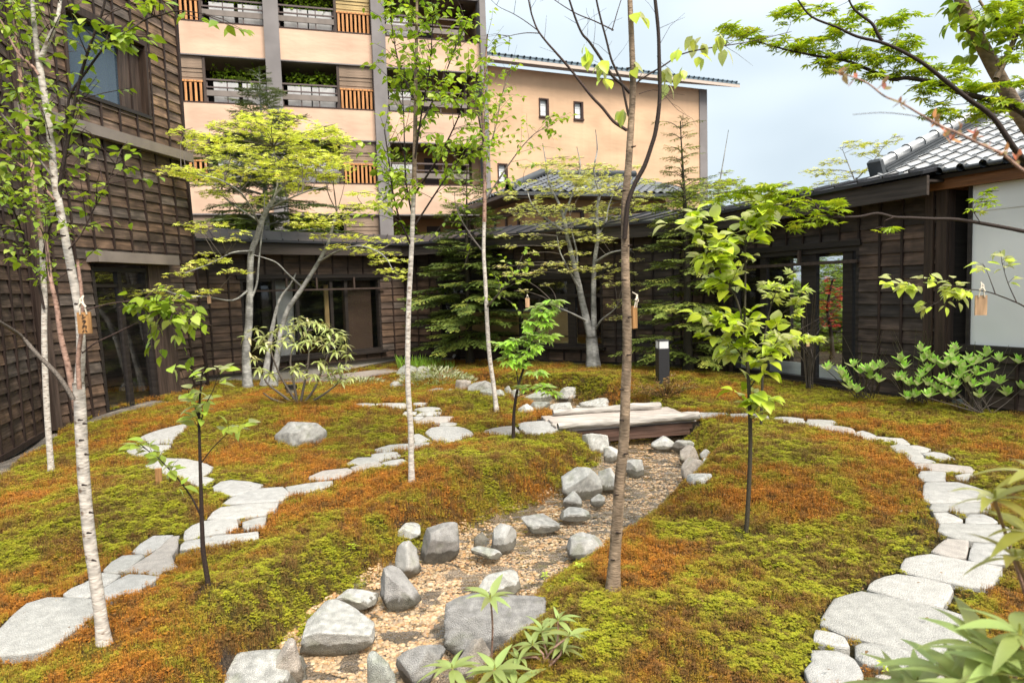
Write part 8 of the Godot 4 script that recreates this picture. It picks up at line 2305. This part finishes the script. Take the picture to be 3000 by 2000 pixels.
	# hydrangea clumps by the right wall
	var hyd := [
		["fresh green hydrangea clump with bare canes before the glass door", Vector3(5.021, 0.019, -9.651), [Vector3(4.226, 0.536, -9.100), Vector3(4.433, 0.437, -9.100), Vector3(4.479, 0.366, -9.100), Vector3(4.569, 0.571, -9.100), Vector3(4.713, 0.462, -9.200), Vector3(4.753, 0.497, -9.100), Vector3(4.792, 0.531, -9.000), Vector3(4.936, 0.537, -9.100), Vector3(4.916, 0.353, -9.100), Vector3(4.526, 0.272, -9.100), Vector3(4.387, 0.485, -9.100), Vector3(4.618, 0.223, -9.100), Vector3(4.800, 0.403, -9.100)], [Vector3(4.201, 0.881, -9.100), Vector3(4.383, 0.968, -9.100), Vector3(4.704, 0.866, -9.100), Vector3(4.931, 1.043, -9.100), Vector3(5.025, 0.765, -9.100)]],
		["hydrangea clump with bare canes beside the dark corner post", Vector3(5.459, 0.032, -9.117), [Vector3(4.981, 0.671, -8.700), Vector3(5.026, 0.581, -8.700), Vector3(5.242, 0.795, -8.700), Vector3(5.331, 0.704, -8.700), Vector3(5.266, 0.662, -8.700), Vector3(5.420, 0.636, -8.700), Vector3(5.334, 0.528, -8.700), Vector3(5.007, 0.427, -8.700), Vector3(5.095, 0.358, -8.700), Vector3(5.205, 0.355, -8.700), Vector3(5.337, 0.351, -8.700), Vector3(5.448, 0.281, -8.700), Vector3(5.076, 0.182, -8.700), Vector3(5.164, 0.201, -8.700), Vector3(5.383, 0.217, -8.700), Vector3(5.247, 0.464, -8.700), Vector3(5.509, 0.567, -8.700), Vector3(4.941, 0.429, -8.700)], [Vector3(4.844, 1.114, -8.700), Vector3(4.890, 0.937, -8.700), Vector3(5.237, 1.102, -8.700), Vector3(5.304, 1.034, -8.700), Vector3(5.414, 0.987, -8.700), Vector3(4.805, 0.764, -8.700), Vector3(4.629, 0.813, -8.700)]],
		["widest hydrangea clump in front of the white panel", Vector3(5.749, 0.042, -8.330), [Vector3(5.314, 0.756, -8.200), Vector3(5.357, 0.671, -8.200), Vector3(5.254, 0.674, -8.200), Vector3(5.442, 0.565, -8.200), Vector3(5.564, 0.665, -8.200), Vector3(5.646, 0.683, -8.200), Vector3(5.727, 0.764, -8.200), Vector3(5.893, 0.697, -8.200), Vector3(6.121, 0.669, -8.200), Vector3(5.772, 0.576, -8.200), Vector3(5.485, 0.459, -8.200), Vector3(5.569, 0.394, -8.200), Vector3(5.363, 0.380, -8.200), Vector3(5.279, 0.424, -8.200), Vector3(5.323, 0.276, -8.200), Vector3(5.735, 0.410, -8.200), Vector3(5.900, 0.426, -8.200), Vector3(5.987, 0.277, -8.200), Vector3(5.440, 0.627, -8.200), Vector3(5.195, 0.468, -8.200), Vector3(5.402, 0.504, -8.200), Vector3(5.608, 0.539, -8.200), Vector3(5.655, 0.266, -8.200), Vector3(6.171, 0.355, -8.200), Vector3(5.521, 0.708, -8.200), Vector3(5.240, 0.300, -8.200), Vector3(5.549, 0.804, -8.500), Vector3(5.033, 0.285, -8.200)], [Vector3(6.012, 0.900, -8.200), Vector3(5.517, 0.915, -8.200)]]]
	for i in hyd.size():
		var h: Array = hyd[i]
		t = plant("hydrangea", h[0], "shrub", h[1], "hydrangeas along the right wall")
		rng.seed = 320 + i
		var s := begin()
		for q in h[2]:
			var b := t.position + Vector3(rnd(-0.16, 0.16), -0.02, rnd(-0.1, 0.1))
			var m: Vector3 = b.lerp(q, 0.5) + Vector3(rnd(-0.03, 0.03), 0, rnd(-0.03, 0.03))
			tube(s, [b - t.position, m - t.position, q - t.position], 0.007, 0.0045, 5)
		for q in h[3]:
			for k in 2:
				var b := t.position + Vector3(rnd(-0.16, 0.16), -0.02, rnd(-0.1, 0.1))
				var e: Vector3 = q + Vector3(rnd(-0.08, 0.08), rnd(-0.05, 0.05), rnd(-0.05, 0.05))
				tube(s, [b - t.position, b.lerp(e, 0.55) - t.position + Vector3(rnd(-0.03, 0.03), 0, 0), e - t.position], 0.0045, 0.002, 5)
		fin("canes", s, M["twig_gray"], t).set_meta("kind", "stuff")
		var count := 0
		for q in h[2]:
			for ring in 2:
				if count < 290:
					whorl(t, q + Vector3(0, 0.025 * ring, 0), 5, 0.105 - 0.02 * ring, 0.15 - 0.03 * ring, "cup", "hyd", 0.25 + ring * 0.7, 0.9 + ring)
				count += 5

	# lamp bollard
	t = thing("bollard_lamp", "black square garden bollard with white lamp head", "garden lamp", Vector3(2.430, 0.122, -11.007))
	var base_: Vector3 = t.position
	var yaw := Basis(Vector3.UP, 0.12)
	var s := begin(false)
	chamfer_box(s, Vector3(0, 0.29, 0), Vector3(0.175, 0.62, 0.175), 0.004, yaw)
	fin("post", s, M["black_metal"], t)
	s = begin(false)
	box(s, Vector3(0, 0.665, 0), Vector3(0.165, 0.12, 0.165), yaw)
	fin("lamp_head", s, M["lamp_white"], t)
	s = begin(false)
	for sx in [-1.0, 1.0]:
		for sz in [-1.0, 1.0]:
			box(s, yaw * Vector3(sx * 0.083, 0.665, sz * 0.083), Vector3(0.012, 0.124, 0.012), yaw)
	fin("lamp_frame", s, M["black_metal"], t).set_meta("kind", "stuff")
	s = begin(false)
	chamfer_box(s, Vector3(0, 0.735, 0), Vector3(0.18, 0.018, 0.18), 0.004, yaw)
	fin("lamp_cap", s, M["black_metal"], t)

	# reddish shrub round the bollard
	t = plant("low_shrub", "low reddish twiggy shrub around the bollard lamp", "shrub", Vector3(2.297, 0.044, -10.227))
	rng.seed = 331
	var rs := []
	for k in 70:
		var a := rnd(0, TAU)
		var r := sqrt(rng.randf()) * 0.62
		var e := t.position + Vector3(cos(a) * r, rnd(0.12, 0.40) * (1.15 - r), sin(a) * r * 0.7)
		var b := t.position + Vector3(cos(a) * r * 0.15, -0.02, sin(a) * r * 0.12)
		rs.append([b, b.lerp(e, 0.5) + Vector3(0, 0.05, 0), e])
	twig_mesh(t, rs, 0.004, "twig")
	xf = leaf_set(t, rs, 26, 0.02, 0.042, 0.0)
	multi("foliage", leaf_mesh["oval"], M["leaf"], xf, tints(xf.size(), Color(0.30, 0.14, 0.06), Color(0.26, 0.20, 0.05), Color(0.20, 0.24, 0.05)), t)

	# variegated plant, iris blades and a ground spotlight by the pond
	t = plant("variegated_plant", "low white variegated clump among rocks by the pond", "shrub", Vector3(-1.421, 0.051, -12.334))
	rng.seed = 341
	xf = []
	for k in 620:
		var a := rnd(0, TAU)
		var r := sqrt(rng.randf())
		var p := Vector3(cos(a) * r * 0.72, 0.05 + 0.26 * (1.0 - r * r) * rnd(0.5, 1.1), sin(a) * r * 0.45)
		xf.append(Transform3D(turn_to(Vector3(cos(a) + rnd(-0.6, 0.6), rnd(0.2, 1.2), sin(a) + rnd(-0.6, 0.6)).normalized(), rnd(-1, 1)) * Basis.from_scale(Vector3.ONE * rnd(0.06, 0.12)), p))
	multi("foliage", leaf_mesh["lance_up"], M["leaf"], xf, tints(xf.size(), Color(0.62, 0.64, 0.48), Color(0.34, 0.40, 0.18), Color(0.45, 0.34, 0.25)), t)
	t = plant("variegated_plant", "small white variegated clump at the left end of the pond", "shrub", Vector3(-2.910, -0.009, -13.082))
	xf = []
	for k in 200:
		var a := rnd(0, TAU)
		var r := sqrt(rng.randf())
		xf.append(Transform3D(turn_to(Vector3(cos(a), rnd(0.2, 1.2), sin(a)).normalized(), rnd(-1, 1)) * Basis.from_scale(Vector3.ONE * rnd(0.06, 0.11)), Vector3(cos(a) * r * 0.5, 0.12 * (1.0 - r * r), sin(a) * r * 0.25)))
	multi("foliage", leaf_mesh["lance_up"], M["leaf"], xf, tints(xf.size(), Color(0.66, 0.68, 0.52), Color(0.38, 0.44, 0.2), Color(0.5, 0.45, 0.3)), t)
	for q in [[Vector3(-2.288, -0.083, -16.416), "iris clump with upright blades at the corridor corner", 1.0], [Vector3(-1.701, -0.063, -15.547), "smaller iris clump between corner rocks and spotlight", 0.7]]:
		t = plant("iris", q[1], "plant", q[0], "iris clumps")
		for k in 90:
			var p := Vector3(rnd(-0.5, 0.5), 0, rnd(-0.2, 0.2)) * float(q[2])
			var d := Vector3(rnd(-0.5, 0.5), 1.0, rnd(-0.4, 0.4)).normalized()
			var o := part("blade", leaf_mesh["lance_up"], M["jade_%d" % (rng.randi() % 4)], t)
			o.transform = Transform3D(turn_to(d, rnd(0, TAU)) * Basis.from_scale(Vector3(0.4, 1.0, 1.0) * rnd(0.22, 0.40) * float(q[2])), p)
	t = thing("spotlight", "small ground spotlight with a pale round face beside the dark fir", "garden lamp", Vector3(-1.410, -0.020, -16.817))
	s = begin()
	tube(s, [Vector3(0, -0.05, 0), Vector3(0, 0.10, 0)], 0.012, 0.012, 6)
	fin("spike", s, M["black_metal"], t)
	s = begin()
	tube(s, [Vector3(0.09, 0.10, -0.05), Vector3(-0.03, 0.17, 0.05)], 0.05, 0.062, 14)
	fin("housing", s, M["black_metal"], t)
	s = begin()
	tube(s, [Vector3(-0.031, 0.171, 0.051), Vector3(-0.036, 0.174, 0.055)], 0.056, 0.054, 14)
	fin("lens", s, M["lamp_white"], t)
	t = thing("low_lantern", "small dark capped ground lamp behind the rhododendron bush", "garden lamp", Vector3(-3.820, 0.034, -11.630))
	s = begin()
	tube(s, [Vector3(0, -0.05, 0), Vector3(0, 0.13, 0)], 0.085, 0.085, 14)
	fin("body", s, M["concrete"], t)
	s = begin()
	tube(s, [Vector3(0, 0.13, 0), Vector3(0, 0.19, 0)], 0.105, 0.10, 14)
	fin("cap", s, M["black_metal"], t)
	# bare twiggy shrub before the glass doors
	t = plant("twiggy_shrub", "thin bare upright twigs tied together before the glass doors", "shrub", Vector3(4.669, 0.023, -10.691))
	rng.seed = 351
	rs = []
	for k in 16:
		var e := Vector3(4.461, 1.194, -10.200) + Vector3(rnd(-0.14, 0.14), rnd(-0.25, 0.45), rnd(-0.1, 0.1))
		var b := t.position + Vector3(rnd(-0.05, 0.05), 0, rnd(-0.04, 0.04))
		rs.append([b, b.lerp(e, 0.5) + Vector3(rnd(-0.03, 0.03), 0, 0), e])
	for k in 8:
		var b: Vector3 = rs[k][1]
		rs.append([b, b + Vector3(rnd(-0.2, 0.25), 0.25, rnd(-0.1, 0.1)), b + Vector3(rnd(-0.4, 0.45), rnd(0.4, 0.7), rnd(-0.1, 0.1))])
	twig_mesh(t, rs, 0.008, "twig_gray")
	name_tag("tiny pale tag tied to the bare twigs before the glass doors", Vector3(4.398, 0.921, -10.100), 0.05, 0.12, "tag_pale", 0.2)
	name_tag("pale tag with a white cord on the right side of the tall brown trunk", Vector3(0.682, 1.668, -3.780), 0.05, 0.125, "tag_wood", 0.9)
	name_tag("small pale tag hanging in the pale gray tree before the middle window", Vector3(0.332, 1.598, -13.600), 0.085, 0.19, "tag_pale", 0.1)
	name_tag("tiny pale tag on the left spray of the yellow green tree", Vector3(-5.245, 1.819, -11.900), 0.06, 0.13, "tag_pale", 0.1)
	t = thing("wooden_stake", "short wooden name stake in the moss behind the front sapling", "stake", Vector3(-3.254, 0.070, -6.110))
	s = begin(false)
	chamfer_box(s, Vector3(0, 0.07, 0), Vector3(0.055, 0.17, 0.02), 0.004, Basis(Vector3.UP, 0.3))
	fin("board", s, M["tag_wood"], t)
	# small seedlings in the moss
	var spots := [Vector3(0.159, -0.230, -4.483), Vector3(0.373, -0.005, -4.096), Vector3(-1.167, -0.076, -4.702), Vector3(1.588, 0.009, -2.872)]
	var words := ["tiny bright green seedling left in the moss by the pale slab", "tiny bright green seedling in moss near the brown trunk foot", "tiny pale green seedling in the moss by the upright gray boulder", "tiny green seedling at the bottom edge near the right path"]
	for i in 4:
		t = plant("seedling", words[i], "plant", spots[i] + Vector3(0, 0.03, 0), "")
		rng.seed = 360 + i
		for k in 3:
			whorl(t, t.position + Vector3(rnd(-0.02, 0.02), 0.012 * k, rnd(-0.02, 0.02)), 4, 0.025, 0.04, "oval", "lime", 0.1, 0.6)
	# fallen leaf scraps and bits of twig lying about
	rng.seed = 371
	xf = []
	var cl := []
	for k in 900:
		var z := -rnd(2.4, 11.0)
		var x := rnd(-0.78, 0.78) * -z
		if masked(x, z) == 3 or stream_edge(x, z) < 0.1:
			continue
		var on_stone := masked(x, z) == 1
		if on_stone and rng.randf() < 0.5:
			continue
		var y := ground_y(x, z) + (0.054 if on_stone else 0.028)
		xf.append(Transform3D(Basis(Vector3.UP, rnd(0, TAU)) * Basis(Vector3.RIGHT, rnd(-0.3, 0.3)) * Basis.from_scale(Vector3(1, 1, 1) * rnd(0.012, 0.03)), Vector3(x, y, z)))
		var g := rnd(0.6, 1.3)
		cl.append(Color(0.30 * g, 0.17 * g, 0.07 * g) if rng.randf() < 0.9 else Color(0.4 * g, 0.33 * g, 0.2 * g))
	multi("leaf_litter", leaf_mesh["oval"], M["leaf"], xf, cl, self)
	# stepping ledge and kerb of the gravel strip
	var kerb := setting("gravel_edge")
	var edge := [Vector3(-5.123, 0.004, -8.299), Vector3(-5.962, -0.099, -8.860), Vector3(-5.857, -0.091, -8.255)]
	for i in 2:
		s = begin(false)
		beam(s, edge[i] + Vector3(0, 0.0, 0), edge[i + 1] + Vector3(0, 0.0, 0), 0.05, 0.09)
		fin("edging", s, M["post"], kerb)


# ---------- putting it together ----------
func view() -> void:
	var cam := Camera3D.new()
	cam.name = "camera"
	cam.transform = Transform3D(Basis(Vector3.RIGHT, -0.07635) * Basis(Vector3.BACK, -0.03002), Vector3(0, 1.75, 0))
	cam.fov = 53.13
	cam.near = 0.05
	cam.far = 1200.0
	var at := CameraAttributesPhysical.new()
	at.frustum_focal_length = 24.0
	at.frustum_focus_distance = 6.5
	at.frustum_near = 0.05
	at.frustum_far = 1200.0
	at.exposure_aperture = 3.4
	cam.attributes = at
	add_child(cam)
	cam.current = true
	var we := WorldEnvironment.new()
	we.name = "environment"
	var env := Environment.new()
	env.background_mode = Environment.BG_SKY
	var sky := Sky.new()
	var sm := ProceduralSkyMaterial.new()
	sm.sky_top_color = Color(0.585, 0.615, 0.637)
	sm.sky_horizon_color = Color(0.425, 0.462, 0.488)
	sm.sky_curve = 1.1
	sm.ground_bottom_color = Color(0.35, 0.33, 0.3)
	sm.ground_horizon_color = Color(0.4,0.43,0.45)
	sm.sun_angle_max = 60.0
	sm.sun_curve = 0.3
	var cover := Image.create(512, 256, false, Image.FORMAT_RGBA8)
	var cn := FastNoiseLite.new()
	cn.seed = 9
	cn.frequency = 1.0
	cn.fractal_octaves = 4
	for y in 256:
		for x in 512:
			var az := TAU * x / 512.0
			var el := PI * (0.5 - y / 256.0)
			var d := Vector3(cos(az) * cos(el), sin(el) * 2.6, sin(az) * cos(el))
			var v := clampf(0.5 + cn.get_noise_3d(d.x * 1.3, d.y * 1.3, d.z * 1.3) * 1.1, 0.0, 1.0)
			cover.set_pixel(x, y, Color(1.0, 0.985, 0.96, 0.11 * v * v))
	sm.sky_cover = ImageTexture.create_from_image(cover)
	sky.sky_material = sm
	env.sky = sky
	env.tonemap_mode = Environment.TONE_MAPPER_LINEAR
	env.tonemap_exposure = 4.2
	env.sdfgi_enabled = true
	env.ssao_enabled = true
	env.ssil_enabled = true
	we.environment = env
	add_child(we)
	var sun := DirectionalLight3D.new()
	sun.name = "sun"
	sun.light_energy = 0.46
	sun.light_color = Color(1.0, 0.97, 0.92)
	sun.light_angular_distance = 24.0
	sun.shadow_enabled = true
	sun.transform = Transform3D(Basis.looking_at(-Vector3(0.30, 0.80, 0.52).normalized()), Vector3(0, 20, 0))
	add_child(sun)

func _ready() -> void:
	view()
	n_a.seed = 3
	n_a.frequency = 0.55
	n_b.seed = 4
	n_b.frequency = 2.3
	n_c.seed = 5
	n_c.frequency = 11.0
	for n in [n_a, n_b, n_c]:
		n.noise_type = FastNoiseLite.TYPE_SIMPLEX_SMOOTH
		n.fractal_octaves = 2
	mask.resize(MW * MH)
	materials()
	leaves()
	var t0 := Time.get_ticks_msec()
	hotel()
	wing()
	hip_house()
	timber_house()
	corridor()
	pavilion()
	print("buildings ", Time.get_ticks_msec() - t0)
	plan()
	paths()
	boulders()
	bridge()
	boardwalk()
	print("paths ", Time.get_ticks_msec() - t0)
	ground()
	stream()
	print("ground ", Time.get_ticks_msec() - t0)
	moss()
	print("moss ", Time.get_ticks_msec() - t0)
	trees()
	more_trees()
	print("trees ", Time.get_ticks_msec() - t0)
	small_things()
	print("done ", Time.get_ticks_msec() - t0)
